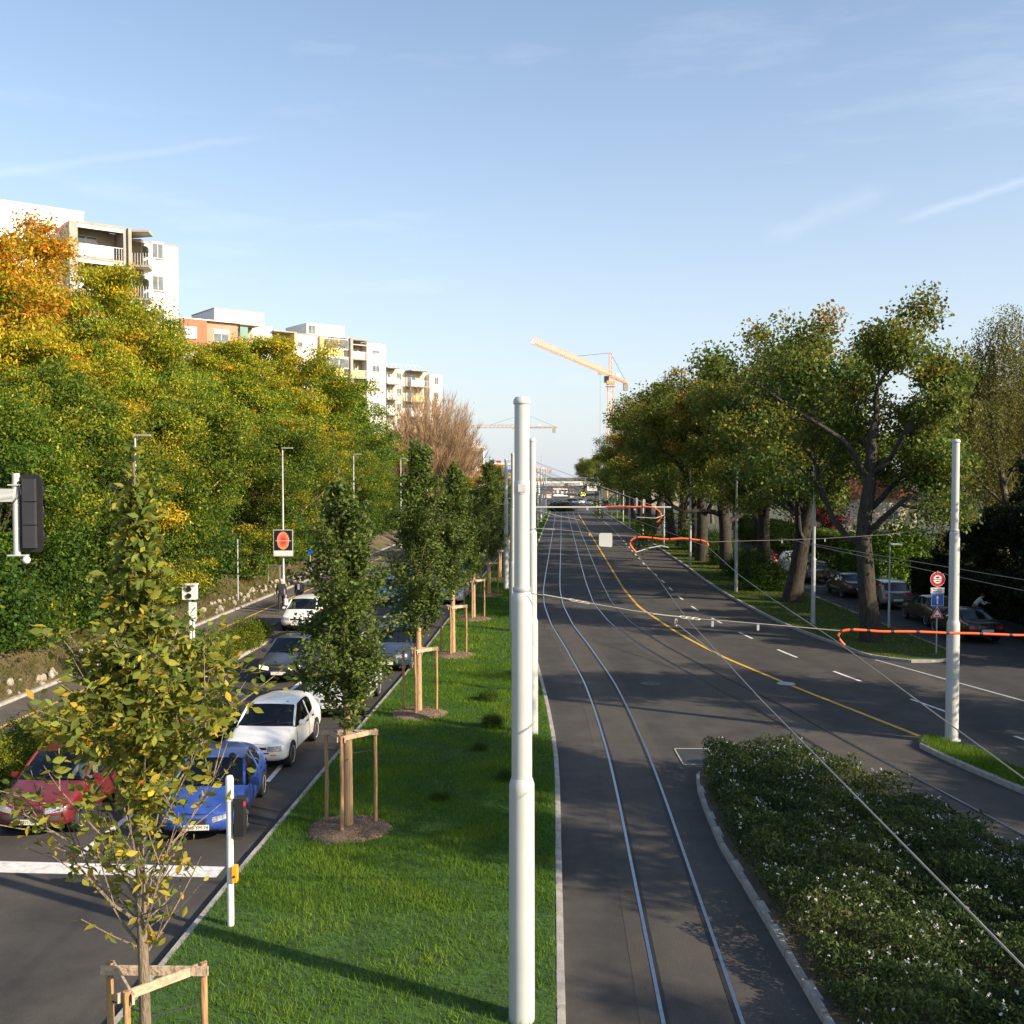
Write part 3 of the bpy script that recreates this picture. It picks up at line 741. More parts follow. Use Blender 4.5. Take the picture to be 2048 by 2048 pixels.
# --- the wood on the embankment
FRONT = []
def bank(u, v, Y, k, tint=None, label=None, wide=1.0):
    p = PD(u, v, Y); z = emb_z(p.x, Y)
    pr = maple if k == 'm' else locs[k]
    put(pr, p.x, Y, z-.1, p.z, None, tint, label or ('tall %s locust tree rising at the back of the embankment wood' % ('yellowing' if k in (0,2) else 'green')), GL if (not label or label.startswith('lower')) else None, wide)
back = [(-12,436,48,'m','orange autumn maple high on the embankment below the white block'),(-75,480,46,0,None),(112,610,53,1,None),(172,535,57,2,'yellow topped locust tree standing right below the concrete balconies'),(250,606,62,1,None),(306,715,64,2,None),
        (398,745,72,3,None),(468,690,80,0,None),(548,682,88,2,None),(612,722,98,1,None),(680,765,110,3,None),(738,835,122,1,None),(215,690,50,0,None),(60,680,45,2,None),(370,770,62,1,None),(520,760,76,1,None),(590,780,86,0,None)]
for u, v, Y, k, lab in back: bank(u, v, Y, k, random.choice([(1.05,1.2,1),(1.15,1.25,.9),(.95,1.2,1)]), lab, .82 if 100 < u < 420 else 1.0)
front = [(-20,800,38.5,3),(55,760,41.5,1),(120,740,44,3),(190,800,46.5,2),(262,790,50,1),(330,800,54,3),(385,810,60,1),(438,820,67,2),(515,850,68,3),(575,840,75,0),(640,850,84,1),(690,870,94,3),(735,905,105,1),(770,925,118,3),(800,950,132,1)]
for u, v, Y, k in front: bank(u, v, Y, k, random.choice([(1.1,1.1,1),(.9,1.0,.95),(1.0,1.15,1)]), 'lower leafy tree at the front edge of the embankment wood', .95); FRONT.append(1)
bank(985, 928, 152, 2, (1.5,1.0,.7), 'small orange topped tree beyond the brown bare tree', 1.1)
bank(945, 955, 128, 1, (1.1,1.0,.8), 'small green tree at the foot of the brown bare tree', 1.3)

# --- shrubs: domes of leaves
def shrub_proto(name, label, seed, rad, h, n, size, stops, tmix, cat='shrub', group=None, flat=1.0):
    rng = np.random.default_rng(seed); rg = random.Random(seed)
    cl = []
    for _ in range(34):
        a, e_ = rg.uniform(0, 6.28), rg.uniform(.02, 1.0); rr_ = rad * math.sqrt(max(0, 1 - e_*e_*.8)) * rg.uniform(.55, 1)
        cl.append((rr_*math.cos(a), rr_*math.sin(a), h * e_ * rg.uniform(.75, 1.05)))
    T = np.array(cl); rep = rng.integers(0, len(T), n)
    C = T[rep] + rng.normal(size=(n, 3)) * np.array([.26, .26, .2]) * rad
    C[:, 2] = np.abs(C[:, 2]) + .02
    ct = np.clip(tmix[0] + rng.normal(size=len(T)) * tmix[1], 0, 1)
    Ls = size * rng.uniform(.6, 1.35, n)
    t = thing(name, label, cat, (0,0,0), 0, group)
    mb = MB()
    for k in range(9):
        a = k * .7 + rg.uniform(-.2, .2); d = Vector((math.cos(a)*.6, math.sin(a)*.6, 1)) * h * .75
        mb.tube([(0,0,-.05), d*.5 + Vector((rg.uniform(-.1,.1),rg.uniform(-.1,.1),0)), d], [.03,.02,.008], 4)
    mb.build('stems', M['bark2'], t)
    link('foliage', cards('foliage', C, Ls, Ls*.6, palette(rng, ct[rep] + rng.normal(size=n)*.12, stops), rng, up=.3, droop=.3), t)
    t['H'] = h; return t
GB = 'shrubs at the foot of the embankment'
shr = [shrub_proto('shrub', 'x', 201, 1.9, 2.7, 9000, .17, LOCC, (.12,.12), group=GB), shrub_proto('shrub', 'x', 202, 1.7, 2.3, 8000, .16, LOCC, (.22,.14), group=GB),
       shrub_proto('shrub', 'x', 203, 2.1, 3.2, 10000, .18, LOCC, (.06,.08), group=GB)]
def put_shrub(k, x, y, z, s, label=None, group=None, tint=None, used=set()):
    o = shr[k] if k not in used else dup(shr[k]); used.add(k)
    o.location = (x, y, z); o.rotation_euler = (0, 0, random.uniform(0, 6.28)); o.scale = (s, s, s*random.uniform(.85, 1.15))
    o['label'] = label or 'leafy %s shrub at the foot of the embankment' % ['green', 'yellowish', 'dark green'][k]; o['group'] = group or GB
    if tint:
        for c in KIDS[o.name]:
            if c.name.startswith('foliage'): c.color = (*tint, 1)
    return o
y = 31.0
while y < 128:
    for a_ in (2.6, 5.2):
        yy_ = y + random.uniform(-.8, .8); x = -17.15 + float(S(yy_)) - a_ - random.uniform(-.3, .9)
        put_shrub(random.choice([0, 1, 2, 2]), x, yy_, emb_z(x, yy_) - .15, random.uniform(.75, 1.15) * (1 if a_ < 4 else 1.35), None, None, random.choice([(1,1,1),(.8,.95,1),(1.1,1,.9)]))
    y += 2.7 if y < 70 else 4.2
# planted strip between path and carriageway: yellow-green weeds and low shrubs
for y in np.arange(21, 47, 1.05):
    x = -12.72 + float(S(y)) + random.uniform(-.12, .12)
    put_shrub(1, x, float(y), .08, random.uniform(.30, .44), 'yellow green bushy plant in the strip between path and carriageway', 'plants in the strip beside the path', (1.25,1.1,.8))
# undergrowth below the oaks and beyond the side street
GD = 'dark shrubs under the oaks'
for (x, y, s) in [(16.0,65.5,.6),(16.6,71.5,.6),(16.6,75,.55),(17.2,84,.55),(17.6,92,.7),(17.8,101,.7)]:
    put_shrub(2, x, y, .08, s, 'dark shrub growing between the oak trunks', GD, (.7,.8,.8))

# --- brown bare tree: a fan of upright twigs
rg = random.Random(5); rngb = np.random.default_rng(5)
bt = thing('bare_poplar_tree', 'broad brown tree of bare upright twigs beside the avenue', 'tree', (-11.3,141,.3))
mb = MB(); Cb = []; Ab = []
for k in range(230):
    a = rg.uniform(0, 6.28); tilt = R(66) * math.sqrt(rg.random()); L_ = rg.uniform(9.5, 12.5) * (1.15 - .42*(tilt/R(66)))
    d = Vector((math.cos(a)*math.sin(tilt), math.sin(a)*math.sin(tilt), math.cos(tilt))); p = Vector((0,0,rg.uniform(1.0,4.5))); pts = [p]
    for s in range(5):
        d = (d + Vector((rg.gauss(0,.05), rg.gauss(0,.05), .045))).normalized(); pts.append(pts[-1] + d*L_/5)
    mb.tube(pts, [.09*(1-.17*i) for i in range(6)], 4, caps=False)
    for j in range(190):
        f = rg.uniform(.6, 4.99); i = int(f); q = pts[i].lerp(pts[i+1], f-i)
        dd = (pts[i+1]-pts[i]).normalized()
        tw = (dd*1.0 + Vector((rg.gauss(0,.45), rg.gauss(0,.45), .45))).normalized(); l = rg.uniform(.8, 2.2)
        Cb.append((q + tw*l*.5)[:]); Ab.append((tw*l)[:])
mb.tube([(0,0,-.3),(0,0,2.5),(.2,.1,6)], [.5,.38,.2], 8)
mb.build('trunk', M['twig'], bt, 60)
Cb, Ab = np.array(Cb), np.array(Ab); nb = len(Cb)
link('twigs', cards('twigs', Cb, np.linalg.norm(Ab, axis=1), np.full(nb, .05), palette(rngb, rngb.random(nb), [(.30,.20,.12),(.44,.31,.19),(.54,.40,.26)], .2), rngb, RHOMB, axis=unit(Ab)*3), bt)
nl = 3500; sel = rngb.integers(0, nb, nl); hi = Cb[sel] + rngb.normal(size=(nl,3))*.4; hi = hi[hi[:,2] > 9.5]
link('leaves', cards('leaves', hi, np.full(len(hi), .2), np.full(len(hi), .13), palette(rngb, rngb.random(len(hi)), [(.12,.12,.03),(.24,.17,.04)], .2), rngb), bt)
bt.scale = (.98,.98,1.16)

# --- weeping birch strands at the right
def weeping(name, label, x, y, ztop, seed, H=14, tint=None):
    br, tips, zm = skeleton(seed, H, .2, trunk_f=.85, nch=(11,5), ang=((25,50),(25,60)), ratio=(.42,.5), tmin=(.35,.3), up=(0,.08,.04))
    rng = np.random.default_rng(seed); rg = random.Random(seed); C = []; cl = []
    for t_, lv in tips:
        for s in range(9):
            a = rg.uniform(0, 6.28); L_ = rg.uniform(1.5, 4.2); q = t_ + Vector((math.cos(a), math.sin(a), 0)) * rg.uniform(.1, .9); c0 = rg.random()
            sw = Vector((rg.gauss(0,.1), rg.gauss(0,.1), 0))
            for j in range(int(L_*16)):
                f = j / 16; C.append((q + sw*f + Vector((rg.gauss(0,.07), rg.gauss(0,.07), -f)))[:]); cl.append(c0)
    C = np.array(C); C[:,2] = np.maximum(C[:,2], .6); n = len(C)
    t = thing(name, label, 'tree', (x, y, 0)); link('trunk', wood_mesh('trunk', br, M['bark2']), t)
    Ls = .13*rng.uniform(.7,1.3,n)
    link('crown', cards('crown', C, Ls, Ls*.5, palette(rng, np.array(cl)+rng.normal(size=n)*.1, BIRC), rng, droop=1.2), t)
    s = ztop/float(C[:,2].max()); t.scale = (s,s,s); t.rotation_euler = (0,0,rg.uniform(0,6))
    return t
weeping('weeping_birch', 'pale weeping birch with hanging strands behind the dark hedge', 28.5, 58, 17.0, 301)
weeping('weeping_birch', 'second weeping birch rising over the far end of the parked cars', 33.5, 66, 18.5, 307)
# --- dark conifers and shrubs lining the far side of the street
GC = 'dark conifers beyond the parked cars'
for i, (x, y, h_) in enumerate([(27.0,42,8),(26.2,46.5,9),(27.4,50.5,8.5),(26.8,54.5,7),(27.8,58.5,6),(27.0,63,5.2),(30,48,9.5),(31.5,56,7.5),(27.5,37.5,9),(31,40,11)]):
    put(conif, x, y, .05, h_, None, None, 'dark conifer in the dense screen behind the parked cars', GC, 1.15)
for i, (x, y, h_, k) in enumerate([(40,72,10,3),(43,82,11,1),(30.5,110,13,3),(34,125,14,0),(30,140,13,3),(31,160,14,1),(33,185,13,3),(44,92,14,3)]):
    put(locs[k], x, y, 0, h_, None, (.75,.85,.9), 'green garden tree behind the hedge and the cream house', 'garden trees beyond the side street', 1.2)

# --- clipped hedge
def hedge(name, label, x0, x1, y0, y1, h, n, stops, seed, skew=0.0):
    rng = np.random.default_rng(seed); t = thing(name, label, 'hedge', ((x0+x1)/2, (y0+y1)/2, .0))
    w, l = x1-x0, y1-y0
    MB().box((0,0,h/2-.12), (w-.35, l-.3, h-.3)).build('core', M['dark_green'], t)  # solid dark box added inside the leaf shell to block light
    f = rng.random(n); C = np.empty((n,3)); d = np.abs(rng.normal(size=n))*.10
    A = np.array([l*h, l*h, w*h, w*l]); A /= A.sum(); pick = rng.choice(4, n, p=A)
    u_, v_ = rng.random(n)-.5, rng.random(n)
    C[:,0] = np.where(pick==0, -w/2+d, np.where(pick==1, w/2-d, u_*w)); C[:,1] = np.where(pick==2, -l/2+d, (v_-.5)*l)
    C[:,2] = np.where(pick==3, h-d, np.where(pick==2, v_*h, rng.random(n)*h))
    C += rng.normal(size=(n,3))*.05
    Ls = .15*rng.uniform(.6,1.4,n)
    link('foliage', cards('foliage', C, Ls, Ls*.6, palette(rng, rng.random(n), stops), rng, up=.3), t)
M['dark_green'] = mat('hedge_core', (.012,.018,.008), .95, var=.3, scale=3)
hedge('clipped_hedge', 'clipped green hedge with bright sunlit top in front of the house', 25.2, 26.9, 77, 118, 2.85, 42000, [(.05,.09,.014),(.085,.14,.018),(.13,.18,.022)], 401)
hedge('garden_hedge', 'low dark hedge behind the parked cars on the side street', 25.1, 26.3, 38, 65.5, 2.2, 22000, DRKC, 402)
# dark red bush by the house
shr.append(shrub_proto('red_maple_bush', 'x', 210, 2.0, 3.0, 6000, .2, [(.09,.010,.012),(.14,.016,.018),(.17,.03,.02)], (.4,.25)))
o = put_shrub(3, 27.6, 92, 1.2, 1.1, 'dark red leaved bush rising behind the clipped hedge', 'bushes by the cream house'); ungroup(o)
# vivid green shrub between trunk and hedge
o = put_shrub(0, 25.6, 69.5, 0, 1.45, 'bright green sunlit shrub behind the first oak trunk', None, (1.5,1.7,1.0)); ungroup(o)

# --- young street trees on the median
def sapling_proto(seed, H, nleaf, size, stops, tmix, lab, tmpl=RHOMB, spread=1.0, low=2.3, prof_pts=([0,.15,.4,.7,1],[.66,.84,.88,.60,.16]), loose=.075, leafy=(.55,1.0), leaf_f=None):
    rg = random.Random(seed); rng = np.random.default_rng(seed); br = []; C = []; A = []
    pts = [Vector((0,0,-.05))]; d = Vector((0,0,1))
    for i in range(10):
        d = (d + Vector((rg.gauss(0,.02), rg.gauss(0,.02), .2))).normalized(); pts.append(pts[-1] + d*H/10)
    rad = [.075*(1-.085*i) for i in range(11)]; br.append((pts, rad, 0))
    nb_ = 54
    for k in range(nb_):
        f = k/nb_; z = low + (H-.5-low)*f**1.0; q = pts[0].lerp(pts[-1], z/H) if False else None
        i = min(9, int(z/H*10)); q = pts[i].lerp(pts[i+1], z/H*10 - i)
        az = k*2.4 + rg.uniform(-.4,.4); prof = float(np.interp(f, *prof_pts))
        L_ = prof * rg.uniform(.8,1.25) * spread * 1.62; tilt = R(rg.uniform(30,62) - 16*f)
        d = Vector((math.cos(az)*math.sin(tilt), math.sin(az)*math.sin(tilt), math.cos(tilt))); bp = [q]
        for s in range(5):
            d = (d + Vector((rg.gauss(0,.09), rg.gauss(0,.09), .05 if s < 3 else -.02))).normalized(); bp.append(bp[-1] + d*L_/5)
        br.append((bp, [.018*(1-.16*s) for s in range(6)], 2))
        subs = [bp]
        for s in range(5):
            j = rg.randint(0,4); d2 = ((bp[j+1]-bp[j]).normalized() + Vector((rg.gauss(0,.75), rg.gauss(0,.75), rg.gauss(.15,.45)))).normalized()
            sp = [bp[j], bp[j]+d2*L_*.2, bp[j]+d2*L_*.42+Vector((0,0,.03))]; br.append((sp, [.009,.007,.004], 3)); subs.append(sp)
        for sp in subs:
            m = max(2, int(nleaf/(nb_*6)*rg.uniform(.6,1.4)*(leafy[0]+leafy[1]*prof)*(float(np.interp(f, *leaf_f)) if leaf_f else 1)))
            for _ in range(m):
                ff = rg.uniform(.15 if sp is bp else 0, 1)*(len(sp)-1); j = min(len(sp)-2, int(ff)); c = sp[j].lerp(sp[j+1], ff-j)
                dd = (sp[j+1]-sp[j]).normalized(); ax = (dd*.6 + Vector((rg.gauss(0,.7), rg.gauss(0,.7), rg.gauss(-.35,.4)))).normalized()
                C.append((c + ax*size*.5 + Vector((rg.gauss(0,loose), rg.gauss(0,loose), rg.gauss(0,loose))))[:]); A.append(ax[:])
    for _ in range(60):                                   # leaves up the leader
        z = rg.uniform(.78,1.0)*H; i = min(9, int(z/H*10)); q = pts[i].lerp(pts[i+1], z/H*10-i); ax = Vector((rg.gauss(0,1), rg.gauss(0,1), rg.gauss(.3,.4))).normalized()
        C.append((q+ax*size*.5)[:]); A.append(ax[:])
    C, A = np.array(C), np.array(A); n = len(C); Ls = size*rng.uniform(.65,1.3,n)
    ct = np.clip(tmix[0] + rng.normal(size=n)*tmix[1] + (.5-C[:,2]/H)*tmix[2], 0, 1); cols = palette(rng, ct, stops, .22)
    t = thing('young_street_tree', lab, 'tree', (0,0,0))
    link('trunk', wood_mesh('trunk', br, M['bark3'], (8,5,5,3)), t)
    return t, C, A, Ls, cols, rng
SAPC = [(.055,.095,.018),(.09,.14,.027),(.145,.19,.04),(.23,.23,.045)]
SAPF = [(.10,.15,.026),(.19,.22,.036),(.32,.29,.04),(.48,.29,.03),(.48,.17,.02)]
sap = []
for i, (seed, H_, nl_, sz) in enumerate([(501,7.5,17000,.105),(512,8.6,18000,.105),(523,8.0,13000,.125)]):
    t, C, A, Ls, cols, rng = sapling_proto(seed, H_, nl_, sz, SAPC, (.40,.24,0), 'x', spread=.95)
    link('crown', cards('crown', C, Ls, Ls*.55, cols, rng, FOLD if i < 2 else RHOMB, up=.5, axis=A), t)
    wrap = MB().lathe([(.105,.0),(.098,.8),(.088,1.8),(.082,2.62),(.07,2.66)], 14); wrap.build('trunk_wrap', M['straw'], t, 50)
    t['H'] = H_; sap.append(t)
row_x = lambda y: float(np.interp(y, [10.7,21,31.3,52,72,130], [-3.85,-3.36,-2.84,-1.93,-.85,2.2]))
GS = 'young trees in a row on the grass median'
GT = 'stake frames round the young trees'; GM = 'mulch rings under the young trees'
# support frame: three stakes and three boards; mulch ring
sf = thing('tree_stake_frame', 'x', 'tree support', (0,0,0), 0, GT)
st = [Vector((-.50,.30,0)), Vector((.52,.28,0)), Vector((-.08,-.34,0))]
for p in st: MB().tube([p+Vector((0,0,-.1)), p+Vector((.01,0,1.0)), p+Vector((0,.01,2.04))], [.042,.040,.038], 9).build('stake', M['wood'], sf, 50)
for i in range(3):
    a, b = st[i], st[(i+1) % 3]; d = b-a; out = Vector((d.y,-d.x,0)).normalized()*.055
    MB().box((a+b)/2+out+Vector((0,0,1.98 - .006*i)), (d.length+.14, .026, .10), math.atan2(d.y,d.x)).build('crossbar', M['plank'], sf)
MB().tube([st[0]+Vector((0,0,1.62)), Vector((.05,.02,1.6)), st[1]+Vector((0,0,1.6))], .008, 5).build('tie_rope', M['dark'], sf)
MB().tube([st[2]+Vector((0,0,1.5)), Vector((.06,.0,1.52))], .008, 5).build('tie_rope', M['dark'], sf)
mu = MB(); rg = random.Random(9); rows = []
prof = [(.88,0),(.80,.05),(.62,.095),(.35,.12),(.12,.13)]
vs2 = []; n2 = 30
for r_, z_ in prof:
    for k in range(n2):
        a = 2*math.pi*k/n2; rr2 = r_*(1+.07*math.sin(3*a+1)+rg.uniform(-.03,.03)); vs2.append((rr2*math.cos(a), rr2*math.sin(a), z_+rg.uniform(-.012,.012)))
mu.add(vs2, [(i*n2+k, i*n2+(k+1)%n2, (i+1)*n2+(k+1)%n2, (i+1)*n2+k) for i in range(4) for k in range(n2)] + [tuple(4*n2+k for k in range(n2))])
mring = thing('mulch_ring', 'x', 'mulch', (0,0,0), 0, GM)
mu.build('mound', M['mulch'], mring, 60)
rngm = np.random.default_rng(77); nchip = 2600
rr3 = np.sqrt(rngm.random(nchip))*.86; aa = rngm.random(nchip)*6.28
Cm = np.stack([rr3*np.cos(aa), rr3*np.sin(aa), np.interp(rr3, [0,.12,.35,.62,.8,.9], [.14,.135,.125,.10,.055,.01])+.004], 1)
chips = link('bark_chips', cards('bark_chips', Cm, rngm.uniform(.02,.055,nchip), rngm.uniform(.01,.02,nchip), palette(rngm, rngm.random(nchip), [(.10,.065,.04),(.24,.165,.11),(.38,.29,.21)], .2), rngm, up=1.6, material=M['grassm']), mring)
chips['kind'] = 'stuff'
mulch_xy = []
for i, y in enumerate([21.0, 31.3, 41.6, 52.0, 62.3, 72.5, 83, 93, 103, 114, 125]):
    k = [0,1,2,0,1,2,0,1,2,0,1][i]; x = row_x(y); mulch_xy.append((x, y))
    o = sap[i] if i < 3 else dup(sap[k])
    o.location = (x, y, KZ-.02); o.rotation_euler = (0,0,[.3,1.2,2.0][i] if i < 3 else random.uniform(0,6.28))
    if i >= 3: s = random.uniform(.92,1.06); o.scale = (s,s,s)
    o['label'] = ['young tree with straw wrapped trunk right beside the white hatchback', 'taller young tree, third along the median from the yellow leaved one'][i] if i < 2 else ORD[i+1] + ' young street tree along the median from the yellow leaved one'
    if i >= 2: o['group'] = GS
    f_ = sf if i == 0 else dup(sf); f_.location = (x, y, KZ-.02)
    f_['label'] = 'three stake wooden frame round the ' + ORD[i+1] + ' young tree of the median row'
    m_ = mring if i == 0 else dup(mring); m_.location = (x, y, KZ-.01); m_['label'] = 'round heap of bark mulch at the ' + ORD[i+1] + ' young tree of the row'
# the near young tree with yellowing leaves: its largest leaves are pieces of their own
t, C, A, Ls, cols, rng = sapling_proto(540, 7.65, 12000, .12, SAPF, (.30,.22,.30), 'young tree with yellow and orange leaves in front of the red car', spread=1.0, low=2.3, prof_pts=([0,.10,.24,.38,.50,.62,.78,1],[.85,.95,1.22,1.15,.72,.36,.24,.12]), leafy=(.1,1.1), leaf_f=([0,.17,.29,1],[.12,.20,1.05,1.15]))
t.location = (row_x(10.7), 10.7, KZ-.02); t.rotation_euler = (0,0,.6); t['H'] = 7.65
order = np.argsort(-Ls); big, rest = order[:300], order[300:]
T_, Fc_ = FOLD
leafmeshes = []
for b in range(6):
    sel = np.array([0]); cm = cards('leaf', np.zeros((1,3)), np.array([.148]), np.array([.080]), np.array([[.5,.5,.5]]), rng, OVATE, axis=np.array([[50.,0,0]]))
    c = np.quantile(np.arange(300), b/5); leafmeshes.append(cm)
qs = np.argsort(cols[big][:,0]); 
for b in range(6):
    grp = qs[b*50:(b+1)*50]; mean = cols[big][grp].mean(0)
    at = leafmeshes[b].attributes['leafcol']
    for d_ in at.data: d_.color = (*mean, 1)
    for j in grp:
        i = big[j]; o = link('leaf', leafmeshes[b], t); ax = Vector(A[i])
        o.location = Vector(C[i]); o.rotation_euler = (Matrix.Rotation(rng.uniform(-1,1), 3, ax) @ ax.to_track_quat('X','Z').to_matrix()).to_euler()
        f = Ls[i]/.148; o.scale = (f,f,f)
fo = link('crown', cards('crown', C[rest], Ls[rest], Ls[rest]*.55, cols[rest], rng, OVATE, up=.5, axis=A[rest]), t); fo['kind'] = 'stuff'
fm = dup(mring, (row_x(10.7), 10.7, KZ-.01), 0.4); fm['label'] = 'round heap of bark mulch below the yellow leaved young tree'
ff_ = dup(sf, (row_x(10.7), 10.7, KZ-.02)); ff_['label'] = 'three stake wooden frame round the yellow leaved young tree'

# --- grass: real blades
def in_poly(px, py, poly):
    inside = np.zeros(len(px), bool); n = len(poly); j = n-1
    for i in range(n):
        xi, yi = poly[i]; xj, yj = poly[j]
        c = ((yi > py) != (yj > py)) & (px < (xj-xi)*(py-yi)/(yj-yi+1e-12)+xi); inside ^= c; j = i
    return inside
def grass(name, label, poly, z, bands, stops, seed, hole=(), hmul=1.0, tm=.45):
    rng = np.random.default_rng(seed); PX, PY, HH, WW = [], [], [], []
    pa = np.array(poly); x0, x1 = pa[:,0].min(), pa[:,0].max()
    for ya, yb, dens, h_, w_ in bands:
        n = int((x1-x0)*(yb-ya)*dens); px, py = rng.uniform(x0,x1,n), rng.uniform(ya,yb,n); k = in_poly(px, py, poly)
        for hx, hy in hole: k &= (px-hx)**2+(py-hy)**2 > .66
        px, py = px[k], py[k]; PX.append(px); PY.append(py); HH.append(h_*rng.uniform(.5,1.5,len(px))); WW.append(np.full(len(px), w_))
    px, py, hh, ww = map(np.concatenate, (PX, PY, HH, WW)); n = len(px)
    pn = np.sin(px*1.9+np.cos(py*1.3)*2)*np.cos(py*1.1+px*.7)*.5+.5                # patches of longer, lighter grass
    hh = hh*(.7+.75*pn)*hmul
    ax = np.stack([rng.normal(size=n)*.45, rng.normal(size=n)*.45, np.ones(n)], 1); C = np.stack([px, py, np.full(n, z)], 1) + unit(ax)*hh[:,None]*.5
    cols = palette(rng, tm+(pn-.5)*.5+rng.normal(size=n)*.16, stops, .18)
    o = link(name, cards(name, C, hh, ww, cols, rng, BLADE, up=0, axis=ax*4, material=M['grassm'])); struct(o, 'stuff'); tag(o, label, 'grass'); return o
GRC = [(.045,.110,.012),(.078,.165,.016),(.13,.225,.024),(.22,.28,.038)]
grass('grass', 'lush green grass covering the median between the two roads', med_poly, KZ-.01, [(9,17,700,.09,.014),(17,26,1500,.085,.013),(26,40,900,.085,.017),(40,70,320,.09,.03),(70,212,70,.10,.07)], GRC, 601, mulch_xy+[(row_x(10.7),10.7)])
VGC = [(.05,.085,.014),(.08,.135,.02),(.13,.16,.03),(.18,.14,.05)]
grass('verge_grass', 'patchy green and straw grass below the oaks', [(x+.08, y+.14) for x, y in verge_edge] + verge_back, .09, [(41,60,650,.06,.016),(60,100,260,.07,.03),(100,205,80,.08,.06)], VGC, 602)
grass('island_grass', 'strip of green grass on the kerbed traffic island', isl_poly, KZ-.01, [(20,30,1400,.10,.014)], GRC, 603, hmul=1.2)
bp = [(-17.25+float(S(y)), y) for y in np.arange(28,100,3.)] + [(-20.5+float(S(y)), y) for y in np.arange(100,27,-3.)]
gb = grass('bank_grass', 'rough yellow green grass on the foot of the embankment', bp, 0, [(28,60,160,.22,.022),(60,100,80,.22,.04)], [(.07,.09,.018),(.14,.14,.03),(.22,.17,.06)], 604)
co = np.empty(len(gb.data.vertices)*3, np.float32); gb.data.vertices.foreach_get('co', co); co = co.reshape(-1,3)
co[:,2] += np.interp(-17.15+0.0525*(co[:,1]-20)-co[:,0], [0,.5,2,5], [.02,.22,.8,2.6]) - .02
gb.data.vertices.foreach_set('co', co.ravel())
# fallen leaves on the verge
rngf = np.random.default_rng(66); n = 5200; fx, fy = rngf.uniform(13,22,n), rngf.uniform(41.5,120,n); k = in_poly(fx, fy, verge_poly) | ((fx > 18.4) & (fx < 19.3) & (fy > 45)); fx, fy = fx[k], fy[k]
fl = link('fallen_leaves', cards('fallen_leaves', np.stack([fx,fy,np.where(fx > 18.3, .02, .15)],1), rngf.uniform(.07,.15,len(fx)), rngf.uniform(.05,.09,len(fx)), palette(rngf, rngf.random(len(fx)), [(.16,.08,.03),(.26,.13,.04),(.30,.20,.06)], .2), rngf, up=2.5))
struct(fl, 'stuff'); tag(fl, 'brown fallen leaves scattered on the verge below the oaks', 'leaves')
# --- weeds in the median lawn
for i, (u, v) in enumerate([(978,1402),(985,1455),(960,1500),(1010,1560),(880,1600)]):
    p = P(u, v, KZ); o = put_shrub(0, p.x, p.y, KZ-.03, .16 if i < 2 else .10, 'low dark weed clump in the lawn of the median', 'weed clumps in the lawn', (.8,.9,1)) 
# --- flower bed: low shrubs with white blossoms
rngf = np.random.default_rng(88); n = 215000
fx, fy = rngf.uniform(4,12.6,n), rngf.uniform(10,26.3,n); inner = [(x + (7-x)*.03, y-.10) for x, y in fb_poly]
k = in_poly(fx, fy, inner) & ((fy > 12.5) | (rngf.random(n) < .35)); fx, fy = fx[k], fy[k]; n = len(fx)
def bedh(x, y): return .62 + .20*np.sin(x*2.3+np.cos(y*1.7)*1.5)*np.cos(y*2.1-x) + .10*np.sin(x*6.1+y*4.7) + .05*np.sin(x*13+y*11)
hb = bedh(fx, fy); edge = np.minimum(1, np.minimum((fx-4.15)*2.2, (26.3-fy)*1.8)); hb = hb*np.clip(.45+.55*edge, .3, 1)
fz = .14 + hb*(1-rngf.random(n)**2.2*.95)
ct = .35 + .3*np.sin(fx*1.1+fy*.8)*np.cos(fy*1.4) + rngf.normal(size=n)*.15
fo = link('bedding_plants', cards('bedding_plants', np.stack([fx+rngf.normal(size=n)*.03,fy+rngf.normal(size=n)*.03,fz],1), rngf.uniform(.05,.12,n), rngf.uniform(.022,.045,n), palette(rngf, ct, [(.035,.062,.020),(.060,.095,.026),(.10,.125,.034),(.14,.10,.05)], .35), rngf, FOLD, up=.3, axis=np.stack([rngf.normal(size=n),rngf.normal(size=n),rngf.normal(size=n)+.6],1)))
struct(fo, 'stuff'); tag(fo, 'dense dark green shrubs filling the kerbed flower bed', 'shrubs')
nf = 640; sel = rngf.choice(n, 6000, replace=False); cl = np.sin(fx[sel]*3.1+1)*np.sin(fy[sel]*2.6+.5)+rngf.normal(size=6000)*.5; sel = sel[np.argsort(-cl)[:1500]]; sel = rngf.choice(sel, nf, replace=False)
Cf = np.stack([fx[sel], fy[sel], .14+hb[sel]+rngf.uniform(.0,.10,nf)],1); Cf = np.repeat(Cf, 4, axis=0); Cf += rngf.normal(size=Cf.shape)*.014
fl = link('white_blossoms', cards('white_blossoms', Cf, rngf.uniform(.025,.05,len(Cf)), rngf.uniform(.02,.035,len(Cf)), np.full((len(Cf),3), .8)*rngf.uniform(.8,1.1,(len(Cf),1)), rngf, up=.8))
struct(fl, 'stuff'); tag(fl, 'small white blossoms scattered over the flower bed', 'flowers')
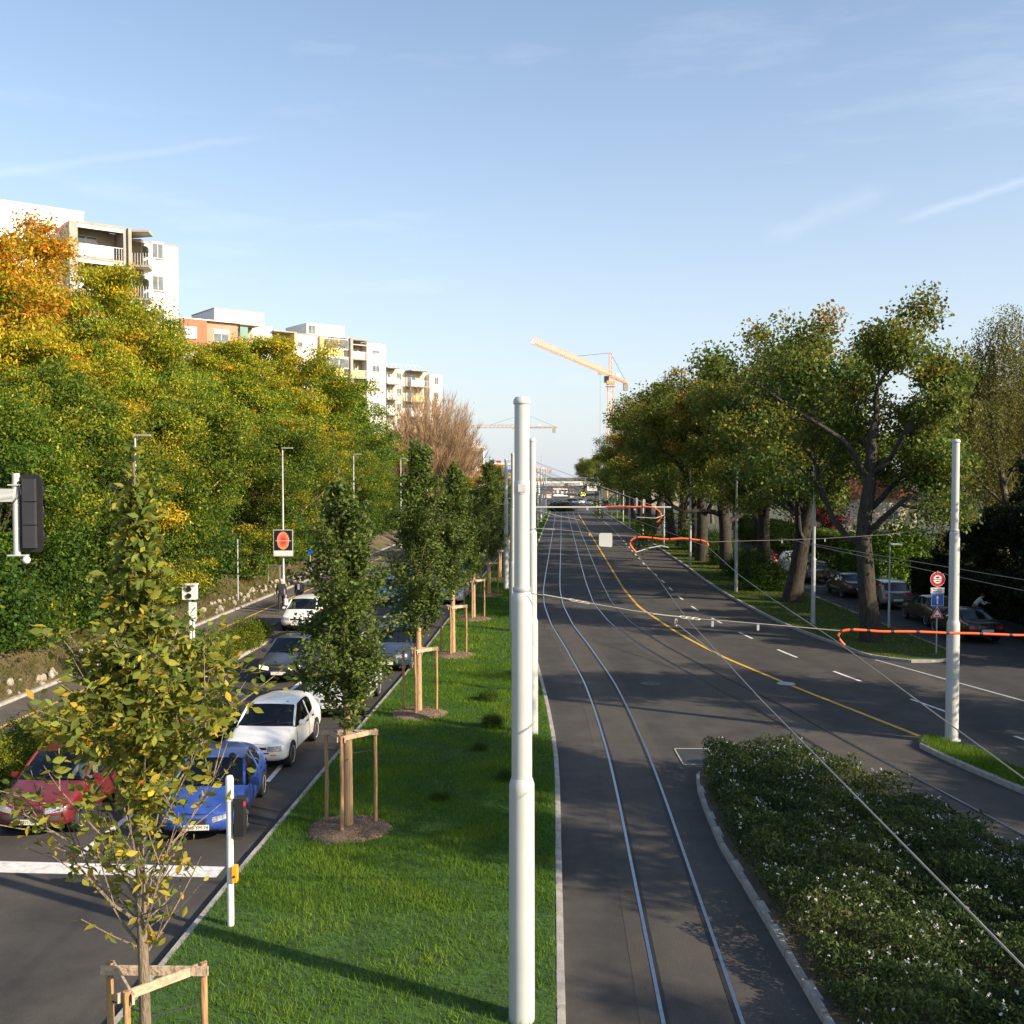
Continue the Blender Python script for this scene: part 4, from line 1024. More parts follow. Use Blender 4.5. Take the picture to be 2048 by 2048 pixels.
# --- rocks edging the path
rocks = []
for s in range(5):
    bm = bmesh.new(); bmesh.ops.create_icosphere(bm, subdivisions=2, radius=.5); rr_ = random.Random(s)
    pl = [Vector((rr_.gauss(0,1), rr_.gauss(0,1), rr_.gauss(0,1))).normalized() for _ in range(9)]
    for v in bm.verts:
        for p in pl:
            d = v.co.dot(p) - .36
            if d > 0: v.co -= p*d
        v.co += Vector((rr_.uniform(-.015,.015),)*3)
    me = bpy.data.meshes.new('rock'); bm.to_mesh(me); bm.free(); me.materials.append(M['rock']); rocks.append(me)
for i in range(130):
    y = 33 + 42*(i/130) + random.uniform(-.2,.2); x = -17.15+float(S(y))-random.uniform(.12,1.0); s = random.uniform(.16,.42)
    o = link('rock', rocks[i % 5]); o.location = (x, y, emb_z(x, y)+s*.12); o.rotation_euler = tuple(random.uniform(0,6.28) for _ in range(3)); o.scale = (s, s*random.uniform(.7,1.2), s*random.uniform(.55,.9))
    tag(o, 'pale rough rock edging the foot of the embankment by the path', 'rock', 'rocks edging the path')
# ================================================================== STREET FURNITURE AND OVERHEAD LINE
def text_mesh(body, size, m, ext=.002):
    cu = bpy.data.curves.new('lettering', 'FONT'); cu.body = body; cu.size = size; cu.align_x = 'CENTER'; cu.align_y = 'CENTER'; cu.extrude = ext
    ob = bpy.data.objects.new('lettering_tmp', cu); COL.objects.link(ob)
    me = bpy.data.meshes.new_from_object(ob.evaluated_get(bpy.context.evaluated_depsgraph_get()))
    bpy.data.objects.remove(ob); me.materials.clear(); me.materials.append(m); me.name = 'lettering'
    return me
def front_text(body, size, m, parent, loc, name='lettering', sx=1.0):        # upright, facing -Y
    o = link(name, text_mesh(body, size, m), parent); o.location = loc; o.rotation_euler = (R(90), 0, 0); o.scale = (sx, 1, 1); return o

# ---- tram poles
def tram_pole(name, label, group, k=1.0, h=8.4, pm='pole'):
    t = thing(name, label, 'pole', (0,0,0), 0, group)
    z1, z2 = h*.393, h*.69
    MB().lathe([(.24*k,0),(.24*k,.03),(.175*k,.035),(.168*k,z1-.10),(.168*k,z1-.02),(.14*k,z1+.07)], 28).build('lower_section', M[pm], t, 40)
    MB().lathe([(.136*k,z1),(.134*k,z2-.08),(.134*k,z2-.02),(.108*k,z2+.06)], 28).build('middle_section', M[pm], t, 40)
    MB().lathe([(.103*k,z2),(.098*k,h-.08)], 28).build('upper_section', M[pm], t, 40)
    MB().lathe([(.112*k,h-.09),(.115*k,h-.075),(.108*k,h-.03),(.085*k,h),(.02*k,h+.008)], 28).build('cap', M[pm], t, 40)
    MB().lathe([(.117*k,z2+.05),(.119*k,z2+.055),(.119*k,z2+.10),(.117*k,z2+.105)], 24).build('clamp_band', M['galv'], t, 40)
    return t
GP, GR = 'tram poles along the median', 'slim poles along the verge'
tp = tram_pole('tram_pole', 'x', GP)
poles_L = [(.13,13.6),(.56,28.9),(.05,48.2),(-.38,66),(.35,85),(1.35,104),(2.6,125),(3.6,146),(4.5,161),(5.3,175),(6.2,190)]
for i, (x, y) in enumerate(poles_L):
    o = tp if i == 0 else dup(tp); o.location = (x, y, .02)
    o['label'] = ['thick pale grey tram pole standing nearest the flower bed on the median', 'second pale grey tram pole with a ball capped foot behind the thick one', 'third tram pole carrying the long bracket with red tube'][i] if i < 3 else ORD[i] + ' pale grey tram pole along the median from the thick one'
    if i < 3: ungroup(o)
    else: o['group'] = GP
pi = P(1903, 1487)
o = dup(tp, (pi.x, pi.y, .10), 0, (1,1,.985)); o['label'] = 'pale grey tram pole on the narrow grass island'
ungroup(o)
o = dup(tp, (14.2, 13.2, 0), 0, 1.0); o['label'] = 'tram pole on the near corner holding the orange tube'
ungroup(o)
# small plate and strap on the first pole, bracket lamp ball on the second
t1 = tp
MB().lathe([(.1015,7.12),(.1035,7.125),(.1035,7.30),(.1015,7.305)], 24).build('number_band', M['pole'], t1, 40)
MB().b2(-.05,.05,-.108,-.100,7.16,7.26).build('number_plate', M['pole'], t1)
sp = tram_pole('slim_pole', 'x', GR, .62, 8.2, 'galv')
for i, (x, y) in enumerate([(14.75,50.5),(14.03,64.6),(14.66,85),(15.2,103.5),(16.2,128),(16.6,146),(17.3,161),(17.9,176)]):
    o = sp if i == 0 else dup(sp); o.location = (x, y, .08); o['label'] = ORD[i] + ' slim grey steel pole along the oak verge from the junction'

# ---- span wires
def sagline(a, b, sag, n=16):
    a, b = Vector(a), Vector(b)
    return [a.lerp(b, i/n) - Vector((0,0,sag*4*(i/n)*(1-i/n))) for i in range(n+1)]
def oval(mb, c, d, L_, w, r):
    d = Vector(d).normalized(); s = d.orthogonal().normalized(); pts = []
    for k in range(13):
        a = 2*math.pi*k/12; pts.append(Vector(c) + d*math.cos(a)*L_/2 + s*math.sin(a)*w/2)
    mb.tube(pts, r, 5, caps=False)
def span(label, pts, r=.006, links=(), clamps=(), m='wire_lt'):
    t = thing('span_wire', label, 'wire', pts[0])
    o0 = Vector(pts[0]); L_ = [Vector(p)-o0 for p in pts]
    MB().tube(L_, r, 6).build('wire', M[m], t, 60)
    for f0, n_ in links:
        mb = MB(); i = min(len(L_)-2, int(f0)); c = L_[i].lerp(L_[i+1], f0-i); d = (L_[i+1]-L_[i]).normalized()
        for k in range(n_): oval(mb, c + d*.085*k, d, .10, .034, .006)
        mb.cyl(c-d*.40, c-d*.05, .011, .011, 7)
        mb.build('turnbuckle', M['steel'], t, 60)
    for f0 in clamps:
        i = min(len(L_)-2, int(f0)); c = L_[i].lerp(L_[i+1], f0-i)
        MB().box(c-Vector((0,0,.05)), (.03,.02,.075)).build('clamp', M['galv'], t)
    return t
def otube(label, pts, r, group='orange insulating tubes'):
    t = thing('insulating_tube', label, 'tube', pts[0], 0, group); o0 = Vector(pts[0]); L_ = [Vector(p)-o0 for p in pts]
    # resample to a smooth run
    sm = []
    for i in range(len(L_)-1):
        p0, p1, p2, p3 = L_[max(i-1,0)], L_[i], L_[i+1], L_[min(i+2,len(L_)-1)]
        for s in range(4):
            f = s/4; sm.append(.5*((2*p1)+(p2-p0)*f+(2*p0-5*p1+4*p2-p3)*f*f+(3*p1-p0-3*p2+p3)*f**3))
    sm.append(L_[-1])
    MB().tube(sm, r, 10).build('tube', M['orange_tube'], t, 60)
    for i in range(6, len(sm)-1, 5):
        d = (sm[i+1]-sm[i]).normalized(); MB().cyl(sm[i]-d*.022, sm[i]+d*.022, r*1.12, r*1.12, 10).build('tie', M['black'], t, 60)
    return t
Y1 = 13.45
s1 = [(1064,1187),(1133,1198),(1176,1206),(1270,1222),(1352,1233),(1400,1238),(1450,1241.8),(1560,1251),(1672,1261)]
pts = [PD(u, v, Y1) for u, v in s1] + [PD(2048,1271,13.4), Vector((10.5,13.3,5.52)), Vector((14.0,13.2,5.85))]
span('near span wire with chain links stretched from the thick pole', pts, .0075, links=((1.3,3),(4.3,3)), clamps=(5.5,6.6))
otube('long orange tube strung across in front of the side street', [PD(u, v, 13.38) for u, v in [(1689,1290),(1680,1280),(1676.5,1270),(1685,1262),(1703,1259.5),(1729,1260.5),(1763,1263),(1807,1263.2),(1845.6,1263.8),(1895,1266),(1949,1267),(2001,1269),(2048,1270.5),(2150,1268),(2260,1262)]], .017)
hang = thing('wire_hanger', 'pull off fitting hanging below the near span wire', 'wire', (0,0,0))
mb = MB(); a = PD(1352,1238,Y1); b = PD(1353,1247,13.4); mb.cyl(a, b, .022, .022, 8); mb.build('insulator', M['dark'], hang)
mb = MB(); q = [PD(1352,1247,13.4), P(1414,1295,5.29), P(1447,1317.5,5.30)]; mb.tube(q, .007, 6); oval(mb, PD(1352,1245,13.4), (0,0,1), .09, .05, .008); mb.build('pull_off_wire', M['wire_lt'], hang)
Y2 = 28.8
span('second span wire reaching the island pole with a hanging board', [PD(u, v, Y2) for u, v in [(1070,1056.7),(1110,1058.5),(1178.7,1065.7),(1225,1070),(1272,1073.5),(1350,1080),(1424,1083.7),(1564,1080),(1650,1077),(1768,1069.5),(1898,1055)]], .007, links=((.6,3),), clamps=(2.0,7.0,8.0))
otube('orange tube with curled end on the second span wire', [PD(u, v, Y2-.05) for u, v in [(1271.6,1104.5),(1260,1089),(1264,1079),(1279,1074.2),(1305,1076),(1331,1078.6),(1365,1077),(1390,1079.5),(1403.6,1081),(1413,1085),(1416.6,1091.5)]], .026)
mb = MB().tube([PD(1271.6,1104.5,Y2), PD(1300,1095.5,Y2+.3), PD(1322,1091.5,Y2+.5), PD(1337,1095,Y2+.6)], .012, 6)
tag(mb.build('steady_arm', M['galv']), 'thin bent steel arm holding the wire below the second span', 'steel arm')
# hanging board
c = PD(1211.3, 1079.5, Y2); t = thing('hanging_board', 'blank pale grey board with rounded corners hung on the second span wire', 'sign', c)
hw = .185; poly = []
for cx, cz, a0 in ((hw-.05,hw-.07+.02,0),(-hw+.05,hw-.05,90),(-hw+.05,-hw+.05,180),(hw-.05,-hw+.03,270)):
    for k in range(5): a = R(a0+k*22.5); poly.append((cx+.05*math.cos(a), cz+.05*math.sin(a)))
n = len(poly); MB().add([(x,-.01,z) for x, z in poly]+[(x,.01,z) for x, z in poly], [tuple(range(n)), tuple(range(n,2*n))[::-1]]+[(i, n+i, n+(i+1)%n, (i+1)%n) for i in range(n)]).build('panel', M['pole'], t)
for sx in (-1,1): MB().cyl((sx*.13,0,.14), (sx*.13,0,.24), .008, .008, 6).build('hook', M['dark'], t)
# ---- contact wires over both tracks
wa = [P(u,v,5.3) for u, v in [(2600,2500),(1908,1792),(1522.7,1400),(1447.6,1318),(1372.6,1236),(1315.6,1156),(1271.6,1107)]] + [Vector((float(tl(y)), y, 5.3)) for y in (48,66,85,104,125,146,161,175,190,225)]
tag(MB().tube(wa, .006, 6, False).build('contact_wire', M['wire_lt'], None, 60), 'contact wire running above the left tram track', 'wire')
wb = [P(u,v,5.3) for u, v in [(2500,1900),(2048,1557),(1832.7,1399.5),(1669.6,1280),(1548,1200),(1476,1148),(1416,1094)]] + [Vector((float(tr_(y)), y, 5.3)) for y in (48,66,85,104,125,146,161,175,190,225)]
tag(MB().tube(wb, .006, 6, False).build('contact_wire', M['wire_lt'], None, 60), 'contact wire crossing from the orange tube to the right hand track', 'wire')
for (ua, va), (ub, vb), ya, yb, lab in [((1600,1085),(2100,1192),42,30,'upper thin cable passing in front of the dark hedge'),((1560,1076),(2100,1168),44,30,'lower thin cable passing in front of the dark hedge')]:
    tag(MB().tube(sagline(PD(ua,va,ya), PD(ub,vb,yb), .02), .011, 5, False).build('thin_cable', M['wire'], None, 60), lab, 'cable')
# ---- cantilever brackets
def bracket(x, y, L_, label, red=False):
    t = thing('cantilever_bracket', label, 'bracket', (x, y, 5.9), 0, None if red else 'cantilever brackets along the tramway')
    MB().cyl((.1,0,0), (L_,0,0), .038, .038, 10).build('beam', M['pole'], t, 60)
    MB().tube([(.1,0,2.35),(L_*.47,0,.03)], .012, 5).build('tie_rod', M['wire'], t); MB().tube([(.1,0,2.45),(L_*.9,0,.03)], .012, 5).build('tie_rod', M['wire'], t)
    for f in (.14,.47,.77): MB().box((L_*f,0,-.06), (.09,.07,.16)).build('clamp', M['galv'], t)
    MB().tube([(L_*.14,0,-.12),(L_*.30,-.2,-.42),(L_*.42,-.4,-.58)], .014, 5).build('steady_arm', M['galv'], t); MB().tube([(L_*.96,0,-.35),(L_*.9,-.2,-.5),(L_*.78,-.3,-.45)], .014, 5).build('steady_arm', M['galv'], t)
    MB().cyl((L_*.6,0,-.09),(L_*.7,0,-.09),.05,.05,8).build('insulator', M['dark'], t)
    return t
b3 = bracket(.05, 48.2, 7.36, 'long bracket beam with red tube above the tracks', True)
otube('short red tube curling from the long bracket beam', [Vector((x,48.1,z)) for x, z in [(4.4,5.92),(5.0,5.95),(5.6,5.93),(6.2,5.94),(6.6,5.88),(6.86,5.7),(6.93,5.5),(6.85,5.3),(6.7,5.2)]], .03)
for i, (x, y) in enumerate(poles_L[3:]): bracket(x, y, 6.5 if y < 100 else 6.0, 'cantilever bracket beam on the ' + ORD[i+3] + ' tram pole of the median')
# tall thin mast far along the median
tag(MB().tube([(6.0,210,0),(6.0,210,11.4)], [.09,.05], 8).build('thin_mast', M['pole'], None, 60), 'tall thin mast rising beyond the row of tram poles', 'mast')

# ---- left traffic signal on its arm (seen from behind)
Ys = 16.0; c = PD(62, 1026, Ys)
t = thing('overhead_traffic_signal', 'black traffic signal backplate seen from behind on a grey arm', 'traffic signal', (c.x, c.y, 0))
zt, zb = PD(0,949,Ys).z, PD(0,1104,Ys).z
w = .18; zc = (zt+zb)/2; hh_ = (zt-zb)/2
poly = []
for cx, cz, a0 in ((w-.1,hh_-.1,0),(-w+.1,hh_-.1,90),(-w+.06,-hh_+.06,180),(w-.06,-hh_+.06,270)):
    for k in range(5): a = R(a0+k*22.5); rr_ = .1 if a0 < 180 else .06; poly.append((cx+rr_*math.cos(a), cz+rr_*math.sin(a)))
n = len(poly); MB().add([(x,-.012,z+zc) for x, z in poly]+[(x,.012,z+zc) for x, z in poly], [tuple(range(n)), tuple(range(n,2*n))[::-1]]+[(i, n+i, n+(i+1)%n, (i+1)%n) for i in range(n)]).build('backplate', M['black'], t)
for k in range(3):
    zz = zc + (1-k)*hh_*.60
    hs = MB().box((.0,-.05,zz), (.19,.08,hh_*.575)).build('lamp_housing', M['dark'], t)
    MB().lathe([(.11,.012),(.12,.10),(.125,.20)], 16, (0,0,zz), 'Y').build('visor', M['black'], t, 60)
px = -.225
MB().tube([(px,0,zb-.04),(px,0,zt+.02)], .055, 14).build('mounting_tube', M['pole'], t, 60)
MB().box((px+.02,0,zb-.05), (.30,.12,.02)).build('base_plate', M['pole'], t); MB().box((px,0,zt-.16), (.20,.14,.02)).build('top_plate', M['pole'], t)
MB().lathe([(.01,-.06),(.045,-.045),(.062,0),(.045,.045),(.01,.06)], 14, (-.06,-.05,zb-.12)).build('ball_sensor', M['white'], t, 60)
MB().tube([(px-.02,0,zt-.33),(px-.5,0,zt-.40),(px-2.5,0,zt-.62),(-5.2,0,zt-.9)], [.075,.08,.095,.11], 12).build('arm', M['pole'], t, 60)
MB().box((px-.12,0,zt-.32), (.22,.13,.20)).build('arm_joint', M['pole'], t)
MB().tube([(-5.25,0,0),(-5.25,0,zt-.75)], [.13,.11], 14).build('post', M['pole'], t, 60)
MB().tube([(px+.06,-.05,zt-.1),(px+.12,-.1,zt-.3),(px-.05,-.12,zt-.5),(px-.15,-.05,zt-.42)], .008, 5).build('cable', M['black'], t)
# ---- low signal post on the median corner
t = thing('low_signal_post', 'white post with black signal head and orange push box on the median corner', 'signal post', (-4.55,16.5,KZ))
zt = 2.45
MB().lathe([(.055,0),(.055,zt-.42)], 16).build('post', M['white'], t, 60)
MB().lathe([(.066,zt-.42),(.066,zt-.05),(.05,zt-.01),(.02,zt)], 16).build('cap', M['white'], t, 60)
hd = MB().box((.16,.02,1.78), (.15,.20,.62)).build('signal_head', M['black'], t)
for k in range(3): MB().lathe([(.055,.10),(.06,.17),(.055,.21)], 12, (.20,.0,1.98-.2*k), 'Y').build('visor', M['dark'], t, 60)
MB().lathe([(.048,0),(.040,.014)], 12, (.236,.0,1.98), 'X').build('lens', M['tail'], t); MB().box((.07,.02,1.95), (.10,.05,.05)).build('bracket', M['dark'], t); MB().box((.07,.02,1.62), (.10,.05,.05)).build('bracket', M['dark'], t)
pb = MB().box((.085,-.03,.86), (.075,.12,.26)).build('push_box', M['orange_box'], t); MB().lathe([(.022,0),(.02,.012)], 10, (.085,-.10,.83), 'Y').build('button', M['dark'], pb)

# ---- lamp posts of the left path
def lamp_post(name, h, arm, label, group, head=.55):
    t = thing(name, label, 'lamp post', (0,0,0), 0, group)
    MB().tube([(0,0,0),(0,0,1.2),(0,0,1.25),(0,0,h)], [.10,.095,.075,.05], 14).build('post', M['galv'], t, 30)
    MB().box((.30*arm/abs(arm),0,h+.03), (abs(arm),.24,.07)).build('lamp_head', M['galv'], t); MB().box((.36*arm/abs(arm),0,h-.012), (abs(arm)*.6,.18,.012)).build('lamp_glass', M['white'], t)
    return t
GLP = 'lamp posts along the path'
lp = lamp_post('lamp_post', 9.0, .66, 'x', GLP)
lamps = [PD(274,1200,43), PD(567,1190,63.4), PD(708,1120,82), PD(802,1100,102), PD(855,1090,122)]
for i, p in enumerate(lamps):
    o = lp if i == 0 else dup(lp); o.location = (p.x, p.y, .02); o['label'] = ['lamp post with a poster half hidden by the yellow leaved young tree', 'lamp post with flat head and framed poster behind the walkers'][i] if i < 2 else ORD[i] + ' tall slim lamp post along the path, against the embankment trees'
    if i < 2: ungroup(o)
    else: o['group'] = GLP
# small lamp on the side street
sl_ = lamp_post('street_lamp', 4.0, .55, 'small grey street lamp on the verge before the parked cars', None); p = P(1799.6,1260); sl_.location = (18.0, p.y, .08)
for c_ in KIDS[sl_.name]:
    if c_.name.startswith('post'): c_.scale = (.6,.6,1)
# ---- posters
m_, N_, L_, B_ = new_mat('poster_picture')
tc_ = N_.new('ShaderNodeTexCoord'); gr = N_.new('ShaderNodeTexGradient'); gr.gradient_type = 'SPHERICAL'; mp_ = N_.new('ShaderNodeMapping'); mp_.inputs['Scale'].default_value = (2.2,2.2,1.5)
nz = N_.new('ShaderNodeTexNoise'); nz.inputs['Scale'].default_value = 7
cr = N_.new('ShaderNodeValToRGB'); el = cr.color_ramp.elements; el[0].position = 0; el[0].color = (.75,.55,.42,1); el[1].position = .75; el[1].color = (.55,.06,.03,1); e2 = el.new(.35); e2.color = (.80,.22,.12,1)
L_.new(tc_.outputs['Object'], mp_.inputs['Vector']); L_.new(mp_.outputs[0], gr.inputs['Vector']); L_.new(tc_.outputs['Object'], nz.inputs['Vector'])
ad = N_.new('ShaderNodeMath'); ad.operation = 'MULTIPLY_ADD'; L_.new(nz.outputs['Fac'], ad.inputs[0]); ad.inputs[1].default_value = .4; L_.new(gr.outputs['Fac'], ad.inputs[2]); sb = N_.new('ShaderNodeMath'); sb.operation = 'SUBTRACT'; L_.new(ad.outputs[0], sb.inputs[0]); sb.inputs[1].default_value = .2
L_.new(sb.outputs[0], cr.inputs['Fac']); L_.new(cr.outputs[0], B_.inputs['Base Color']); B_.inputs['Roughness'].default_value = .5
M['poster'] = m_
def poster(p, label):
    t = thing('advertising_panel', label, 'poster', p)
    w, h = .60, .82
    MB().box((0,.03,0), (2*w,.06,2*h)).build('frame', M['pole'], t)
    MB().b2(-w+.045,w-.045,-.008,.0,-h+.36,h-.045).build('poster_sheet', M['signblack'], t)
    MB().b2(-w+.045,w-.045,-.008,.0,-h+.045,-h+.36).build('white_strip', M['white'], t)
    el_ = [(.37*math.cos(a)*(1+.03*math.sin(7*a)), .54*math.sin(a)+.12) for a in [2*math.pi*k/40 for k in range(40)]]
    o = MB().add([(x,0,z-.12) for x, z in el_], [tuple(range(40))]).build('egg_picture', M['poster'], t); o.location = (0,-.012,.14)
    sp_ = MB()
    for k in range(9):
        a = R(20+k*16); x, z = .34*math.cos(a), .50*math.sin(a)
        sp_.add([(x-.03,0,z),(x+.03,0,z-.02),(x*1.22,0,z*1.2)], [(0,1,2)])
    o = sp_.build('spikes', M['poster'], t); o.location = (0,-.010,.14)
    MB().b2(-.46,.50,-.0145,-.0125,.125,.15).build('white_line', M['white'], t)
    return t
c = PD(566.5,1086,63.25); poster((c.x, 63.22, c.z), 'framed poster of a glowing orange egg shape on black, behind the walkers')
c = PD(274,1145,42.85); poster((c.x, 42.82, c.z), 'same poster of an orange shape on black, hidden behind near leaves')
# ---- railing and small posts by the path
rl_ = thing('railing', 'grey tubular railing at the bend of the path behind the walkers', 'railing', (0,0,0))
ra, rb = PD(483,1129,67), PD(562,1131,66); zg = lambda q: emb_z(q.x, q.y) if q.x < -17.15+float(S(q.y)) else 0
MB().cyl(ra, rb, .03, .03, 8).build('top_rail', M['galv'], rl_, 60)
for f in (0,.39,.68,.97):
    q = ra.lerp(rb, f); MB().cyl((q.x,q.y,q.z-1.0), q, .025, .025, 8).build('post', M['galv'], rl_, 60)
for u, v, Y, h_, lab in [(476,1210,58.9,3.5,'grey steel post without sign at the path edge'),(456,1180,64,2.9,'shorter grey post behind the path railing')]:
    p = PD(u, v, Y); z0 = zg(p); tag(MB().tube([(p.x,p.y,z0-.1),(p.x,p.y,z0+h_)], .05, 10).build('steel_post', M['galv'], None, 60), lab, 'post')
p = PD(620.5,1150,73); t = thing('sign_post', 'small blue sign on a thin post with grey box near the walkers', 'sign', (p.x,p.y,zg(p)))
MB().cyl((0,0,0),(0,0,2.2),.03,.03,8).build('post', M['galv'], t); MB().lathe([(.19,0),(.19,.02)], 18, (0,-.05,1.95), 'Y').build('sign_disc', M['blue'], t); MB().box((.12,-.02,.75),(.42,.2,.6)).build('box', M['galv'], t)
p = PD(380,1184,46); t = thing('traffic_counter_box', 'white box with two black round lenses on a post by the path', 'traffic box', (p.x,p.y,0))
zc = p.z; MB().box((0,0,zc),(.60,.35,.64)).build('housing', M['white'], t); MB().box((0,-.03,zc+.35),(.66,.45,.05)).build('lid', M['white'], t)
for zz in (.15,-.15): MB().lathe([(.12,-.0),(.11,-.05)], 18, (.0,-.175,zc+zz), 'Y').build('lens', M['black'], t)
MB().cyl((0,0,0),(0,0,zc-.3),.06,.06,10).build('post', M['white'], t)
p = P(409,1340); t = thing('marker_post', 'white post with white plate at the edge of the planted strip', 'post', (p.x-.4,p.y,.08))
MB().cyl((0,0,0),(0,0,2.5),.055,.055,10).build('post', M['white'], t); MB().box((0,-.06,2.2),(.30,.02,.62)).build('plate', M['white'], t)

# ---- road sign stack on the verge
p = P(1873,1312); t = thing('road_sign_post', 'stack of red round, white, blue arrow and red triangle road signs on one post', 'road sign', (p.x,p.y,.08))
px2 = p.y/F
MB().cyl((0,0.03,0),(0,0.03,3.4),.03,.03,8).build('post', M['galv'], t, 60)
zc = 3.07
d = MB().lathe([(.30,-.0),(.30,-.012)], 36, (0,0,zc), 'Y').build('round_sign', M['white'], t)
def ring(r0, r1, y, z, m, nm, par, n=36):
    vs_ = [(r*math.cos(2*math.pi*k/n), y, z+r*math.sin(2*math.pi*k/n)) for r in (r0, r1) for k in range(n)]
    MB().add(vs_, [(k,(k+1)%n,n+(k+1)%n,n+k) for k in range(n)]).build(nm, m, par)
ring(.175,.285,-.016,zc,M['red'],'red_ring',d)
MB().b2(-.18,.18,-.018,-.016,zc-.014,zc+.014).build('bar', M['red'], d)
mb = MB(); mb.b2(-.075,.075,-.018,-.0165,zc+.045,zc+.075); mb.b2(-.055,.055,-.018,-.0165,zc+.075,zc+.105); mb.build('car_symbol', M['signblack'], d)
mb = MB(); mb.b2(-.08,.08,-.018,-.0165,zc-.10,zc-.075); mb.b2(-.03,.03,-.018,-.0165,zc-.075,zc-.055); mb.build('motorcycle_symbol', M['signblack'], d)
pl = MB().b2(-.28,.28,-.012,0,2.50,2.73).build('text_plate', M['white'], t)
front_text('Bordiers', .10, M['signblack'], pl, (0,-.0135,2.665)); front_text('autorisés', .10, M['signblack'], pl, (0,-.0135,2.565))
bl = MB().b2(-.25,.25,-.012,0,1.98,2.48).build('one_way_sign', M['white'], t)
MB().b2(-.235,.235,-.015,-.0125,1.995,2.465).build('blue_field', M['blue'], bl)
MB().add([(-.03,-.018,2.05),(.03,-.018,2.05),(.022,-.018,2.29),(.075,-.018,2.29),(0,-.018,2.42),(-.075,-.018,2.29),(-.022,-.018,2.29)], [(0,1,2,3,4,5,6)]).build('arrow', M['white'], bl)
tri = [(-.27,1.48),(.27,1.48),(0,1.95)]
def tri_mesh(k, y, m, nm, par):
    c_ = (0,1.635); MB().add([(c_[0]+(x-c_[0])*k, y, c_[1]+(z-c_[1])*k) for x, z in tri]+[(c_[0]+(x-c_[0])*k, y+.004, c_[1]+(z-c_[1])*k) for x, z in tri], [(0,1,2),(5,4,3),(0,3,4,1),(1,4,5,2),(2,5,3,0)]).build(nm, m, par)
    return KIDS[par.name][-1]
ts = tri_mesh(1.0,-.006,M['white'],'warning_sign',t); tri_mesh(.94,-.012,M['red'],'red_border',ts); tri_mesh(.62,-.018,M['white'],'white_field',ts)
MB().add([(-.10,-.0205,1.56),(.10,-.0205,1.56),(.10,-.0205,1.58),(.055,-.0205,1.615),(0,-.0205,1.585),(-.055,-.0205,1.615),(-.10,-.0205,1.58)], [(0,1,2,3,4,5,6)]).build('bump_symbol', M['signblack'], ts)

# ---- distant signs by the verge
p = PD(1223.5,1030,168); t = thing('banner_stand', 'white banner with green foot beside the distant verge', 'banner', (p.x,168,.08))
MB().b2(-.5,.5,-.04,.04,PD(0,999,168).z,PD(0,988,168).z).build('white_panel', M['white'], t); MB().b2(-.42,.42,-.045,.045,PD(0,1005,168).z,PD(0,999,168).z-.003).build('green_panel', M['green'], t)
MB().cyl((0,0,0),(0,0,4),.08,.08,8).build('post', M['pole'], t)
p = PD(1234.6,1030,150); t = thing('notice_board', 'white notice board with blue picture on the distant verge', 'sign', (p.x,150,.08))
MB().b2(-.42,.42,-.03,.03,PD(0,1013,150).z,PD(0,1005,150).z).build('panel', M['white'], t); MB().b2(-.25,.2,-.036,-.031,PD(0,1012,150).z,PD(0,1007,150).z).build('picture', M['blue'], t); MB().cyl((0,.08,0),(0,.08,3.3),.06,.06,8).build('post', M['pole'], t)
# speed gantry
Yg = 186; t = thing('speed_gantry', 'dark overhead gantry with yellow 50 speed display before the bridge', 'gantry', (0,Yg,0))
xa, xb = PD(1140,990,Yg).x, PD(1199,990,Yg).x; zg1, zg2 = PD(0,993,Yg).z, PD(0,985.5,Yg).z
MB().b2(xa,xb,0,.3,zg1+.1,zg2).build('beam', M['dark'], t); MB().cyl((xb,.1,0),(xb,.1,zg2+.3),.16,.16,10).build('post', M['pole'], t)
xs = PD(1166,988,Yg).x; dsp = MB().b2(xs-.72,xs+.72,-.12,-.005,zg1-.02,zg2+.12).build('display', M['signblack'], t)
front_text('50', .95, M['yellow_led'], dsp, (xs,-.125,(zg1+zg2)/2+.05))
# hedge island in the far road
shr.append(shrub_proto('low_hedge_island', 'round low hedge planted in the middle of the distant road', 215, 2.4, 1.0, 5000, .3, DRKC+[(.06,.08,.02)], (.7,.25)))
p = P(1119,1022); shr[-1].location = (p.x,p.y,0)

# ---- bridge over the road
Yb = 233; t = thing('road_bridge', 'white flat road bridge with railing spanning the end of the avenue', 'bridge', (0,Yb,0))
xa, xb = PD(940,965,Yb).x, 38.0
zd0, zd1 = 4.95, 5.95
MB().b2(xa,xb,.35,9,zd0,zd1-.02).build('deck', M['concrete'], t); MB().b2(xa,xb,0,.35,zd0+.1,zd1).build('edge_beam', M['render_w'], t)
rw = MB(); rw.b2(xa,xb,.10,.16,6.72,6.80)
for k in range(int((xb-xa)/2)): rw.b2(xa+2*k,xa+2*k+.06,.10,.16,5.95,6.74)
for zz in (6.2,6.45): rw.b2(xa,xb,.115,.145,zz,zz+.04)
rw.build('railing', M['galv'], t)
for u in (1002, 1196, 1201):
    x = PD(u,990,Yb).x; MB().lathe([(.45,0),(.45,zd0)], 14, (x,3.5,0)).build('pier', M['concrete'], t, 60)
MB().b2(xb-10,xb,.4,9,0,zd0-.01).build('abutment', M['concrete'], t); MB().b2(xa,xa+4,.4,9,0,zd0-.01).build('abutment', M['concrete'], t)
sg = MB().b2(PD(1177,0,Yb).x,PD(1197,0,Yb).x,-.10,-.02,PD(0,981.5,Yb).z,PD(0,972,Yb).z).build('white_sign', M['white'], t)

